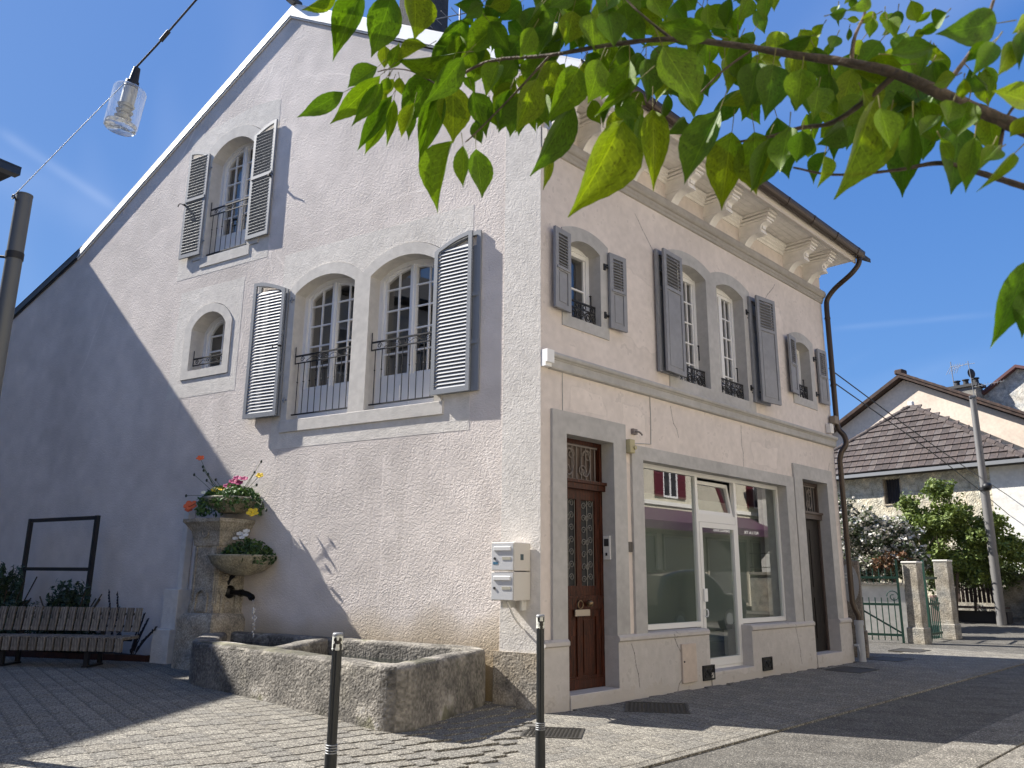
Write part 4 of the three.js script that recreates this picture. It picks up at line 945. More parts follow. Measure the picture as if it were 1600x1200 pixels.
{
  // setts laid in rows, running bond, bedded in dark joints
  const U = V3(0.925, 0, 0.38), W = V3(-0.38, 0, 0.925);
  const inPave = (x, z) => {
    const o = x * NB.x + z * NB.z, s = x * DB.x + z * DB.z;
    if (o > KERB - 0.02 || s > 13.6 || z > 7.2 || x < -11.5) return false;
    if (z < -0.0 && o < 0.06) return false;             // under the house
    if (z < 0.02 && x < 0) return false;
    return true;
  };
  const shape = polyShape([[-12, -0.0], [0, -0.0], [wB(13.9, 0, 0).x, -wB(13.9, 0, 0).z], [wB(13.9, 0, KERB).x, -wB(13.9, 0, KERB).z], [wB(-8, 0, KERB).x, -wB(-8, 0, KERB).z], [-12, -7.4]].map(([a, b]) => [a, b]));
  const bedG = (() => {                                 // joints: a sheet that follows the slope
    const pos = [], idx = []; let n = 0;
    for (let x = -11.6; x < 6; x += 0.4) for (let z = -13.4; z < 7.4; z += 0.4) {
      const c = [[x, z], [x + 0.4, z], [x + 0.4, z + 0.4], [x, z + 0.4]]; if (!c.every(([a, b]) => { const o = a * NB.x + b * NB.z; return o < KERB + 0.02 && a * DB.x + b * DB.z < 14 && !(b < -0.45 && o < -0.45) && !(b < -0.45 && a < 0); })) continue;
      for (const [a, b] of c) pos.push(a, gy(a, b) - 0.006, b); idx.push(n, n + 3, n + 1, n + 1, n + 3, n + 2); n += 4;
    }
    const g = new THREE.BufferGeometry(); g.setAttribute('position', new THREE.Float32BufferAttribute(pos, 3)); g.setIndex(idx); g.computeVertexNormals(); return boxUV(g);
  })();
  const pavement = struct('pavement', bedG, mat([0.12, 0.112, 0.10], 0.98, { bumpMap: T_pits, bumpScale: 0.006 }));
  const tones = [[0.36, 0.342, 0.31], [0.315, 0.302, 0.28], [0.41, 0.39, 0.352], [0.335, 0.315, 0.282]].map((c) => mat(c, 0.93, { map: T_speck, bumpMap: reps(T_pits, 2.5), bumpScale: 0.004 }));
  const sett = (l, w) => { const c = 0.003, h = 0.03, t = 0.012, A = l / 2, B = w / 2, p = [], q = (a, b, d, e) => { for (const v of [a, b, d, a, d, e]) p.push(...v); };
    const T = [[-A + c, t, -B + c], [A - c, t, -B + c], [A - c, t, B - c], [-A + c, t, B - c]], E = [[-A, t - 0.0025, -B], [A, t - 0.0025, -B], [A, t - 0.0025, B], [-A, t - 0.0025, B]], D = E.map((v) => [v[0], -h, v[2]]);
    q(T[0], T[3], T[2], T[1]); for (let i = 0; i < 4; i++) { const j = (i + 1) % 4; q(T[i], T[j], E[j], E[i]); q(E[i], E[j], D[j], D[i]); }
    const g = new THREE.BufferGeometry(); g.setAttribute('position', new THREE.Float32BufferAttribute(p, 3)); g.computeVertexNormals(); return boxUV(g); };
  const lens = [0.17, 0.21, 0.25, 0.30], geos = lens.map((l) => sett(l - 0.005, 0.1982));
  const ang = Math.atan2(-U.z, U.x), list = [];
  const rp = rng(99);
  for (let r = -90; r < 75; r++) {
    let a = -22 + rp() * 0.3;
    while (a < 12) {
      const k = Math.floor(rp() * 4), c = a + lens[k] / 2; a += lens[k];
      const x = U.x * c + W.x * r * 0.2, z = U.z * c + W.z * r * 0.2;
      if (!inPave(x, z)) { const o = x * NB.x + z * NB.z; if (!(o < KERB + 0.1 && inPave(x - NB.x * 0.2, z - NB.z * 0.2))) continue; }
      const edge = x * NB.x + z * NB.z > KERB - 0.24;
      list.push({ edge, x, z, k, t: Math.floor(rp() * 4), y: rp() * 0.0022, d: Math.hypot(x - 4.88, z - 8.8) });
    }
  }
  // visible ones near the lens are pieces of their own, the others one mass
  const fw = V3(-0.517, 0, -0.856), rt = V3(0.856, 0, -0.517);
  for (const s of list) { const dx = s.x - 4.88, dz = s.z - 8.8, f = dx * fw.x + dz * fw.z, h = dx * rt.x + dz * rt.z; s.vis = f > 4.9 && Math.abs(h) < f * 0.64 && 1.6 / f < 0.31; }
  list.sort((a, b) => (a.edge - b.edge) || (b.vis - a.vis) || a.d - b.d);
  const rest = [[], [], [], []];
  list.forEach((s, i) => {
    const y = gy(s.x, s.z) + s.y - 0.004;
    if (i < 300) { const m = part(pavement, 'paving_stone', geos[s.k], tones[s.t], V3(s.x, y, s.z), ang); m.rotation.x = (rp() - 0.5) * 0.012; }
    else { const g = geos[s.k].clone(); g.rotateY(ang); g.translate(s.x, y, s.z); if (s.edge) { const p = g.attributes.position; for (let q = 0; q < p.count; q++) { const o = p.getX(q) * NB.x + p.getZ(q) * NB.z, e = o - (KERB - 0.125); if (e > 0) { p.setX(q, p.getX(q) - NB.x * e); p.setZ(q, p.getZ(q) - NB.z * e); } } } rest[s.t].push(g); }
  });
  rest.forEach((l, t) => { if (!l.length) return; const m = part(pavement, 'paving_stones', mergeGeometries(l), tones[t]); m.userData.kind = 'stuff'; });
  for (let s = -9; s < 13.6; s += 0.6) { const c = wB(s + 0.3, 0, KERB - 0.06); part(pavement, 'edging_stone', M(rb(0.592, 0.08, 0.115, 0.005).rotateY(TB)), tones[(Math.round(s * 7) & 3)], V3(c.x, gy(c.x, c.z) - 0.031, c.z)); }
  // concrete channel and kerb on the far side of the lane
  const kerbG = [], chG = [];
  for (let s = -9; s < 26; s += 1) { const c = wB(s + 0.5, 0, 4.12), y = gy(c.x, c.z); const a = bx(0.992, 0.06, 0.36, 0, 0, 0).rotateY(TB).translate(c.x, y - 0.015, c.z); chG.push(a); const e = wB(s + 0.5, 0, 4.39); kerbG.push(rb(0.992, 0.2, 0.16, 0.012).rotateY(TB).translate(e.x, y - 0.075, e.z)); }
  const lane = struct('gutter_channel', M(chG), mat([0.34, 0.322, 0.295], 0.93, { map: T_speck, bumpMap: T_pits, bumpScale: 0.003 }));
  for (const g of kerbG) part(lane, 'kerb_stone', boxUV(clean(g)), tones[0]);
  const side = []; for (let s = -10; s < 30; s += 2) { const c = wB(s + 1, 0, 6.99); side.push(bx(2, 0.16, 5.0).rotateY(TB).translate(c.x, gy(c.x, c.z) - 0.06, c.z)); }
  struct('sidewalk', M(side), mat([0.34, 0.322, 0.295], 0.93, { map: T_speck, bumpMap: T_pits, bumpScale: 0.003 }));
}

// ---------------------------------------------------------------- the corner house
const house = thing('corner_house', 'white rendered corner house with grey shutters, shopfront and gable wall behind the stone trough', 'house', V3(0, 0, 0));
// openings
const A_TOP = [-7.17, -5.97, 7.25, 9.24, 0.32], A_SMALL = [-7.24, -6.33, 5.10, 5.88, 0.27], A_W1 = [-4.64, -3.34, 3.97, 6.10, 0.22], A_W2 = [-3.02, -1.72, 3.97, 6.10, 0.22];
const B_S1 = [0.61, 1.27, 5.10, 6.2, 0.1], B_P1 = [3.28, 4.23, 4.69, 6.64, 0.12], B_P2 = [4.58, 5.53, 4.69, 6.64, 0.12], B_S2 = [7.55, 8.23, 5.12, 6.2, 0.1];
{
  // gable wall in rough render; repairs and fine white cracks are in its colour
  const rw = rng(5), seg = [];
  const streak = (x, y, n, dx, dy, w) => { let px = x, py = y; for (let i = 0; i < n; i++) { const qx = px + dx * (0.6 + rw() * 0.8) + (rw() - 0.5) * 0.08, qy = py + dy * (0.6 + rw() * 0.8) + (rw() - 0.5) * 0.1; seg.push([px, py, qx, qy, w]); px = qx; py = qy; } };
  streak(-5.6, 11.0, 4, -0.12, -0.2, 0.02); streak(-4.9, 10.9, 5, -0.17, -0.08, 0.012); streak(-5.0, 10.3, 7, 0.2, -0.05, 0.012); streak(-8.3, 9.3, 5, 0.1, 0.15, 0.03); streak(-8.0, 8.2, 7, -0.22, -0.04, 0.012); streak(-9.6, 8.5, 6, -0.2, 0.06, 0.012);
  streak(-5.5, 7.2, 4, 0.05, -0.12, 0.035); streak(-5.2, 6.9, 3, 0.1, -0.1, 0.03); streak(-7.9, 7.0, 8, 0.28, 0.02, 0.02); streak(-4.5, 7.1, 10, 0.35, 0.03, 0.016); streak(-2.6, 3.2, 12, 0.01, -0.17, 0.018); streak(-9.9, 7.2, 8, -0.1, -0.22, 0.014); streak(-5.9, 5.6, 5, -0.03, -0.2, 0.03); streak(-6.1, 4.6, 4, -0.15, -0.05, 0.02); streak(-4.3, 3.3, 8, 0.3, 0.02, 0.01); streak(-1.0, 3.6, 6, 0.06, -0.16, 0.012);
  const TW = tex(1024, (u, v) => {
    const x = (u - 1) * 16, y = v * 16, m = fbm(u, v, 10, 5), f = fbm(u + 0.2, v, 60, 3, NZ2), l = fbm(u, v * 0.35, 14, 4, NZ2);
    let k = 0.9 + (m - 0.5) * 0.13 + (f - 0.5) * 0.1 + (l - 0.5) * 0.06, w = 0;
    for (const [ax, ay, bx2, by2, wd] of seg) { if (x < Math.min(ax, bx2) - 0.1 || x > Math.max(ax, bx2) + 0.1 || y < Math.min(ay, by2) - 0.1 || y > Math.max(ay, by2) + 0.1) continue; const dx = bx2 - ax, dy = by2 - ay, t = Math.max(0, Math.min(1, ((x - ax) * dx + (y - ay) * dy) / (dx * dx + dy * dy))), d = Math.hypot(x - ax - dx * t, y - ay - dy * t); w = Math.max(w, 1 - d / (wd * (0.5 + f))); }
    k += Math.max(0, w) * 0.1;
    // damp tide mark with ragged edge low on the wall behind the trough
    const damp = y < 1.5 && x > -5.6 && x < -0.6 ? Math.max(0, 1 - (y - 0.62) / (0.18 + 0.55 * fbm(u * 1.5, 0.3, 20, 3))) * (0.35 + m) * 0.3 : 0;
    // rain streaks that start under the sills
    for (const [sx0, sx1, sy, sl] of [[-7.2, -5.9, 7.07, 1.3], [-4.8, -1.5, 3.77, 1.6], [-7.4, -6.2, 4.92, 1.0]]) if (x > sx0 && x < sx1 && y < sy) { const q = fbm(u * 4, 0.2, 48, 3, NZ2), L = sl * q * q * 2.2; if (sy - y < L) k -= 0.05 * q * (0.5 + f); }
    return [k * (1 - damp * 0.75), k * 0.985 * (1 - damp * 0.9), k * 0.985 * (1 - damp * 1.25)];
  }, true, 1 / 16);
  const wallA = mat([0.875, 0.815, 0.745], 0.95, { map: TW, bumpMap: T_stucco, bumpScale: 0.0042 });
  const s = polyShape([[-14.6, -0.4], [0, -0.4], [0, 8.62], [-5.32, 11.68], [-11.28, 8.16], [-14.6, 6.66]]);
  hole(s, archPoly(A_TOP[0] - 0.3, A_TOP[1] + 0.3, A_TOP[2] - 0.02, 9.3, 0.5)); hole(s, archPoly(-7.45, -6.15, 4.93, 5.93, 0.4));
  hole(s, [[-4.79, 3.85], [-1.57, 3.85], ...archPts(-3.18, -1.57, 6.2, 0.33), ...archPts(-4.79, -3.18, 6.2, 0.33).slice(1)]);
  part(house, 'gable_wall', M(ext(s, 0.45, -0.45)), wallA);
  // smooth repairs of the render around the openings
  const p1 = polyShape([[-7.86, 6.93], [-5.42, 6.93], [-5.42, 10.02], [-6.1, 10.1], [-7.86, 9.9]]); hole(p1, archPoly(A_TOP[0] - 0.29, A_TOP[1] + 0.29, A_TOP[2] - 0.01, 9.3, 0.49));
  const p2 = polyShape([[-7.78, 4.62], [-5.95, 4.62], [-5.95, 6.66], [-7.66, 6.66]]); hole(p2, archPoly(-7.44, -6.16, 4.94, 5.93, 0.39));
  const p3 = polyShape([[-4.98, 3.52], [-1.12, 3.52], [-1.12, 6.86], [-4.98, 6.86]]); hole(p3, [[-4.78, 3.86], [-1.58, 3.86], ...archPts(-3.18, -1.58, 6.2, 0.32), ...archPts(-4.78, -3.18, 6.2, 0.32).slice(1)]);
  for (const p of [p1, p2, p3]) part(house, 'render_patch', M(ext(p, 0.012, -0.0095)), MA.patch);
  // surrounds with their deep reveals
  const s1 = archShape(A_TOP[0] - 0.28, A_TOP[1] + 0.28, A_TOP[2], 9.3, 0.48); hole(s1, archPoly(...A_TOP));
  const s2 = archShape(-7.43, -6.17, 4.95, 5.93, 0.38); hole(s2, archPoly(...A_SMALL));
  const s3 = polyShape([[-4.77, 3.87], [-1.59, 3.87], ...archPts(-3.18, -1.59, 6.2, 0.31), ...archPts(-4.77, -3.18, 6.2, 0.31).slice(1)]); hole(s3, archPoly(...A_W1)); hole(s3, archPoly(...A_W2));
  for (const q of [s1, s2, s3]) part(house, 'window_surround', M(ext(q, 0.47, -0.452)), MA.greyA);
  part(house, 'window_sill', M(rb(1.32, 0.19, 0.16, 0.006, -6.56, 7.165, -0.062)), MA.greyA);
  part(house, 'window_sill', M(rb(3.22, 0.19, 0.16, 0.006, -3.17, 3.87, -0.054)), MA.greyA);
  part(house, 'corner_strip', M(bb(-0.58, -0.002, 0.68, 8.4, -0.02, 0.01)), MA.quoin);
  part(house, 'plinth', M(bb(-0.66, -0.002, -0.3, 0.68, -0.02, 0.03)), MA.stained);

  // street front wall
  const b = polyShape([[0, -0.4], [9.08, -0.4], [9.08, 8.5], [0, 8.5]]);
  const O = { d1: [0.19, 1.75, -0.02, 3.72], shop: [1.91, 7.0, -0.02, 3.45], d2: [7.07, 8.77, -0.02, 3.72] };
  for (const k in O) { const [x0, x1, y0, y1] = O[k]; hole(b, [[x0, y0], [x1, y0], [x1, y1], [x0, y1]]); }
  const surS = (w, e = 0) => archPoly(w[0] - 0.19 + e, w[1] + 0.19 - e, w[2] - 0.16 + e, w[3] + 0.18, 0.12 - e);
  hole(b, surS(B_S1, 0.01)); hole(b, surS(B_S2, 0.01));
  const surP = (e) => [[3.0 + e, 4.47 + e], [5.78 - e, 4.47 + e], ...archPts(4.4, 5.78 - e, 6.83, 0.15 - e), ...archPts(3.0 + e, 4.4, 6.83, 0.15 - e).slice(1)];
  hole(b, surP(0.01));
  partB(house, 'street_wall', M(ext(b, 0.45, -0.45)), MA.plasterB);
  for (const w of [B_S1, B_S2]) { const q = polyShape(surS(w)); hole(q, archPoly(...w)); partB(house, 'window_surround', M(ext(q, 0.47, -0.453)), MA.greyB); }
  { const q = polyShape(surP(0)); hole(q, archPoly(...B_P1)); hole(q, archPoly(...B_P2)); partB(house, 'window_surround', M(ext(q, 0.47, -0.453)), MA.greyB); }
  // door and shop surrounds (dressed stone with a chamfered foot)
  const dsur = (x0, x1, y1, a0, a1, ya, yb) => { const q = polyShape([[x0, 0.82], [x0, y1], [x1, y1], [x1, 0.82], [a1, 0.82], [a1, yb], [a0, yb], [a0, 0.82]]); return ext(q, 0.50, -0.46); };
  partB(house, 'door_surround', M(dsur(0.18, 1.76, 3.73, 0.46, 1.47, 0, 3.43)), MA.greyB);
  partB(house, 'door_surround', M(dsur(7.06, 8.78, 3.73, 7.40, 8.51, 0, 3.46)), MA.greyB);
  partB(house, 'shop_surround', M(dsur(1.90, 7.01, 3.46, 2.17, 6.70, 0, 3.26)), MA.greyB);
  const plin = (x0, x1, n, s0 = 0, s1 = 0) => { const l = [bb(x0, x1, -0.3, 0.74, -0.46, 0.055), mould([[-0.3, 0.74], [0.055, 0.74], [0.075, 0.76], [0.075, 0.80], [0.045, 0.83], [-0.3, 0.845]], x0 + 0.001, x1 - 0.001)]; partB(house, 'plinth', M(l), MA.plinthB); };
  plin(0.0, 0.46); plin(1.47, 3.74); plin(5.06, 7.40); plin(8.51, 9.08);
  for (const [x0, x1, y] of [[0.46, 1.47, 0.17], [3.74, 5.06, 0.20], [7.40, 8.51, 0.23]]) partB(house, 'door_step', M(rb(x1 - x0 - 0.006, y + 0.3, 0.55, 0.012, (x0 + x1) / 2, y / 2 - 0.15, -0.2)), MA.plinthB);
  // string course with its end block, cornice roll, frieze, soffit, fascia
  partB(house, 'string_course', M(mould([[0, 4.26], [0.05, 4.27], [0.06, 4.29], [0.06, 4.385], [0.075, 4.395], [0.075, 4.405], [0.105, 4.42], [0.115, 4.45], [0.105, 4.48], [0, 4.51]], 0.14, 9.09)), MA.greyB);
  partB(house, 'string_course_end', M(bb(0.0, 0.139, 4.32, 4.495, -0.05, 0.112), bb(0.0, 0.12, 4.27, 4.32, -0.05, 0.08)), MA.white);
  partB(house, 'cornice_moulding', M(mould([[0, 7.45], [0.03, 7.46], [0.035, 7.5], [0.055, 7.52], [0.055, 7.56], ...Array.from({ length: 9 }, (_, i) => { const a = -PI / 2 + PI * i / 8; return [0.06 + 0.06 * Math.cos(a), 7.65 + 0.085 * Math.sin(a)]; }), [0.03, 7.76], [0, 7.78]], 0.0, 9.09)), mat([0.46, 0.425, 0.39], 0.85, { map: T_mottle }));
  partB(house, 'frieze_moulding', M(mould([[0, 8.06], [0.02, 8.06], [0.03, 8.1], [0.055, 8.12], [0.055, 8.15], [0.09, 8.18], [0.09, 8.21], [0.13, 8.25], [0, 8.26]], 0.0, 9.09)), MA.creamTrim);
  for (let i = 0; i < 6; i++) partB(house, 'soffit_board', M(bb(-0.05, 9.16, 8.27, 8.29, 0.002 + i * 0.125, 0.121 + i * 0.125)), MA.creamTrim);
  partB(house, 'fascia_board', M(bb(-0.05, 9.18, 8.215, 8.40, 0.755, 0.79)), mat([0.66, 0.6, 0.54], 0.75, { bumpMap: T_fine, bumpScale: 0.001 }));
  // carved consoles
  const side = new THREE.Shape(); side.moveTo(0, 7.56); side.quadraticCurveTo(0.05, 7.60, 0.12, 7.72); side.quadraticCurveTo(0.2, 7.86, 0.38, 7.87); side.lineTo(0.44, 7.87); side.lineTo(0.44, 7.93); side.quadraticCurveTo(0.44, 8.0, 0.5, 8.03); side.lineTo(0.58, 8.05); side.lineTo(0.58, 8.26); side.lineTo(0, 8.26); side.closePath();
  const con = M([ext(side, 0.2, -0.1).rotateY(-PI / 2), bb(-0.125, 0.125, 8.09, 8.13, 0, 0.61), bb(-0.14, 0.14, 8.15, 8.19, 0, 0.64), bb(-0.155, 0.155, 8.215, 8.262, 0, 0.67), bb(-0.115, 0.115, 7.86, 7.89, 0, 0.46), bb(-0.06, 0.06, 7.94, 8.03, 0, 0.475), cyl(0.045, 0.045, 0.22, 0, 0, 0, 14).rotateZ(PI / 2).translate(0, 7.9, 0.41)]);
  for (const sx of [0.16, 0.9, 2.02, 3.2, 4.4, 5.66, 7.46, 8.33]) partB(house, 'console', con, MA.creamTrim, sx, 0, 0);
  // gutter in lengths with clips, downpipe
  const gp = []; for (let i = 0; i <= 10; i++) { const a = PI + PI * i / 10; gp.push([0.89 + 0.095 * Math.cos(a), 8.44 + 0.135 * Math.sin(a)]); } for (let i = 10; i >= 0; i--) { const a = PI + PI * i / 10; gp.push([0.89 + 0.087 * Math.cos(a), 8.44 + 0.127 * Math.sin(a)]); }
  const gut = partB(house, 'gutter', M(mould(gp, -0.08, 9.24)), MA.brown);
  for (let i = 0; i < 9; i++) { const gq = gp.map(([o, y]) => [0.89 + (o - 0.89) * 1.09, 8.44 + (y - 8.44) * 1.06]); part(gut, 'gutter_clip', M(mould(gq, 0.35 + i * 1.07, 0.40 + i * 1.07)), MA.brown); }
  const P = (s, y, o) => V3(s, y, o);
  partB(house, 'downpipe', M(tube([P(9.16, 8.36, 0.87), P(9.16, 8.2, 0.86), P(9.14, 8.02, 0.72), P(9.13, 7.72, 0.28), P(9.12, 7.52, 0.12), P(9.11, 7.3, 0.10)], 0.055, 12, 30), bar(P(9.11, 7.3, 0.10), P(9.11, 4.75, 0.10), 0.055, 14), tube([P(9.11, 4.78, 0.10), P(9.12, 4.66, 0.12), P(9.17, 4.5, 0.21), P(9.17, 4.33, 0.23), P(9.12, 4.16, 0.14), P(9.10, 4.0, 0.10)], 0.057, 12, 30), bar(P(9.10, 4.02, 0.10), P(9.10, 1.1, 0.10), 0.055, 14), tube([P(9.10, 1.14, 0.10), P(9.12, 1.0, 0.13), P(9.16, 0.86, 0.17), P(9.16, 0.76, 0.17)], 0.055, 12, 14), ...[7.1, 5.6, 3.7, 2.4].map((y) => cyl(0.064, 0.064, 0.04, 9.105, y, 0.10))), MA.brown);
  partB(house, 'standpipe', M(cyl(0.075, 0.075, 0.82, 9.16, 0.38, 0.17), cyl(0.09, 0.09, 0.09, 9.16, 0.74, 0.17), bb(9.0, 9.16, 0.3, 0.34, 0.1, 0.17), tube([P(9.05, 0.34, 0.16), P(9.0, 0.22, 0.2), P(9.04, 0.12, 0.18)], 0.014, 6)), mat([0.36, 0.37, 0.39], 0.55));
  // junction boxes by the downpipe, alarm box, small camera, cables, plaque, intercom, gas box, cellar vents
  partB(house, 'junction_box', M(rb(0.16, 0.2, 0.1, 0.01, 8.83, 4.63, 0.06)), MA.creamTrim);
  partB(house, 'junction_box', M(rb(0.17, 0.17, 0.13, 0.01, 9.0, 4.83, 0.09)), mat([0.22, 0.18, 0.14], 0.7));
  partB(house, 'alarm_box', M(rb(0.12, 0.2, 0.09, 0.012, 1.83, 3.42, 0.065), cyl(0.03, 0.03, 0.03).rotateX(PI / 2).translate(1.87, 3.4, 0.12)), mat([0.42, 0.37, 0.22], 0.6));
  partB(house, 'wall_lamp_bracket', M(bb(1.94, 2.04, 3.62, 3.70, 0, 0.05), tube([P(1.99, 3.66, 0.04), P(1.99, 3.64, 0.12), P(2.03, 3.6, 0.14)], 0.015)), MA.ironLight);
  partB(house, 'cable', M(tube([P(2.44, 4.27, 0.008), P(2.445, 3.9, 0.008), P(2.43, 3.53, 0.008)], 0.008, 5), tube([P(2.43, 3.53, 0.008), P(2.1, 3.5, 0.012), P(1.9, 3.47, 0.03)], 0.007, 5)), MA.greyB);
  partB(house, 'cable', M(bar(P(0.42, 4.27, 0.006), P(0.42, 3.74, 0.006), 0.007, 5)), MA.greyB);
  partB(house, 'plaque', M(bb(1.765, 1.885, 1.93, 2.07, 0.0, 0.02)), mat([0.06, 0.05, 0.045], 0.4));
  { const g = bb(-0.01, 0.02, -0.16, 0.16, -0.055, 0.055); const o = partB(house, 'intercom', M(g), MA.alu, 1.455, 1.98, -0.10); part(o, 'speaker_grille', M(bb(-0.016, -0.0105, 0.02, 0.12, -0.04, 0.04)), MA.dark); part(o, 'bell_button', M(bb(-0.018, -0.0105, -0.11, -0.07, -0.015, 0.015)), MA.dark); }
  { const o = partB(house, 'meter_box', M(rb(0.38, 0.54, 0.05, 0.008, 3.13, 0.375, 0.06)), mat([0.60, 0.50, 0.43], 0.8, { map: T_mottle })); part(o, 'lock', M(cyl(0.012, 0.012, 0.012).rotateX(PI / 2).translate(2.98, 0.4, 0.09)), MA.dark); }
  for (const [x, y] of [[3.66, 0.20], [5.5, 0.205]]) {
    const o = partB(house, 'cellar_vent', M(bb(-0.16, 0.16, -0.105, 0.105, -0.03, 0.0)), MA.dark, x, y, 0.062);
    const f = []; for (const q of [-1, 1]) { f.push(bb(q * 0.15 - 0.012, q * 0.15 + 0.012, -0.105, 0.105, 0.001, 0.018), bb(-0.16, 0.16, q * 0.095 - 0.012, q * 0.095 + 0.012, 0.001, 0.016), new THREE.TorusGeometry(0.055, 0.009, 6, 16).translate(q * 0.068, 0, 0.008), new THREE.TorusGeometry(0.028, 0.007, 6, 12).translate(q * 0.068, 0.01, 0.008)); }
    part(o, 'vent_grille', M(f), MA.iron);
  }
}
{ // roof, seen from below: sheared prism that follows the plan, metal verge along the gable
  const sec = [[-14.9, 6.66], [-11.3, 8.21], [-5.32, 11.74], [0.93, 8.36], [0.93, 8.45], [-5.32, 11.97], [-11.3, 8.38], [-14.9, 6.83]];
  const g = ext(polyShape(sec), 9.2, 0.05), m = new THREE.Matrix4().set(1, 0, DB.x / 0.9717, 0, 0, 1, 0, 0, 0, 0, -1, 0, 0, 0, 0, 1); g.applyMatrix4(m);
  const ix = g.index ? g.index : null; const gg = g.index ? g.toNonIndexed() : g; { const p = gg.attributes.position.array; for (let i = 0; i < p.length; i += 9) for (let k = 0; k < 3; k++) { const t = p[i + 3 + k]; p[i + 3 + k] = p[i + 6 + k]; p[i + 6 + k] = t; } } gg.computeVertexNormals();
  const roof = part(house, 'roof', M(gg), MA.slate);
  const lean = (g, x0, y0, x1, y1, h0) => { const p = g.attributes.position; for (let i = 0; i < p.count; i++) { const k = (y0 + (y1 - y0) * (p.getX(i) - x0) / (x1 - x0) - p.getY(i)) / h0; p.setZ(i, p.getZ(i) + (k - 0.5) * 0.085); } const q = g.index ? g.toNonIndexed() : g; q.computeVertexNormals(); return q; };
  const vstrip = (x0, y0, x1, y1, h0, mt, nm) => part(roof, nm, M(lean(ext(polyShape([[x0, y0 - h0], [x1, y1 - h0], [x1, y1], [x0, y0]]), 0.012, 0.004), x0, y0, x1, y1, h0), ext(polyShape([[x0, y0 - 0.02], [x1, y1 - 0.02], [x1, y1 + 0.012], [x0, y0 + 0.012]]), 0.2, -0.22), ext(polyShape([[x0, y0 - h0 - 0.03], [x1, y1 - h0 - 0.03], [x1, y1 - h0], [x0, y0 - h0]]), 0.025, 0.012)), mt);
  const yl = (x) => x > -11.3 ? 12.0 + (x + 5.32) * (12.0 - 8.4) / (11.3 - 5.32) : 8.4 + (x + 11.3) * (8.4 - 6.85) / 3.6, yr = (x) => 12.0 - (x + 5.32) * (12.0 - 8.47) / 6.25;
  const jl = [-5.32, -7.26, -8.86, -10.57, -11.3]; for (let i = 0; i < 4; i++) vstrip(jl[i + 1] + 0.004, yl(jl[i + 1]), jl[i] - 0.004, yl(jl[i]), 0.30, MA.verge, 'verge_flashing');
  vstrip(-14.9, yl(-14.9), -11.305, yl(-11.301), 0.28, MA.vergeDark, 'verge_flashing');
  const jr = [-5.32, -4.5, -2.68, -0.85, 0.95]; for (let i = 0; i < 4; i++) vstrip(jr[i] + 0.004, yr(jr[i]), jr[i + 1] - 0.004, yr(jr[i + 1]), 0.30, MA.verge, 'verge_flashing');
  part(roof, 'ridge_cap', M(rb(0.16, 0.1, 0.3, 0.03, -5.3, 12.03, 0.0)), MA.vergeDark);
  part(roof, 'verge_end', M(bb(0.9, 0.97, 7.95, 8.5, -0.4, 0.05)), MA.verge);
  part(roof, 'chimney', M(bb(-4.06, -3.42, 10.4, 13.3, -2.3, -1.55), bb(-4.12, -3.36, 13.3, 13.42, -2.36, -1.49)), MA.slate);
  const an = [bar(V3(-1.9, 9.6, -0.6), V3(-1.9, 11.0, -0.6), 0.015), bar(V3(-2.6, 10.86, -0.5), V3(-1.3, 10.8, -0.75), 0.01)]; for (let i = 0; i < 7; i++) an.push(bar(V3(-2.55 + i * 0.2, 10.85 - i * 0.01, -0.7), V3(-2.55 + i * 0.2, 10.85 - i * 0.01, -0.4), 0.006)); for (let i = 0; i < 4; i++) an.push(bar(V3(-1.75 + i * 0.06, 10.5 - i * 0.09, -0.75), V3(-1.6 + i * 0.06, 10.62 - i * 0.09, -0.45), 0.006));
  part(roof, 'aerial', M(an), MA.zinc);
  // dark inside: rear walls, floors and partitions close the rooms
  const q = wB(9.06, 0, -0.02);
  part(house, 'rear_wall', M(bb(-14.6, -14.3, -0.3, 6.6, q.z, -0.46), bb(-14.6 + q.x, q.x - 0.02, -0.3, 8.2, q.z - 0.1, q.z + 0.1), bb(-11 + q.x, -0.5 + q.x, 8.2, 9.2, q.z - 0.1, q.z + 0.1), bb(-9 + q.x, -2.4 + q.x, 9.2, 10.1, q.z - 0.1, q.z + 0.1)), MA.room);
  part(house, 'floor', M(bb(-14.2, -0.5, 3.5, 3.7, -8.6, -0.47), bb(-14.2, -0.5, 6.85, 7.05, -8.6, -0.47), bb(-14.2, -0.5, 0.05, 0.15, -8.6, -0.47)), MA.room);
  part(house, 'partition', M(bb(-14.2, -0.55, 0.2, 3.45, -3.2, -3.1), bb(-5.3, -5.2, 3.75, 6.8, -8, -0.5), bb(-14.2, -0.4, 3.75, 6.8, -4.2, -4.1), bb(-12, -2, 7.1, 9.2, -3.4, -3.3)), MA.room);
}
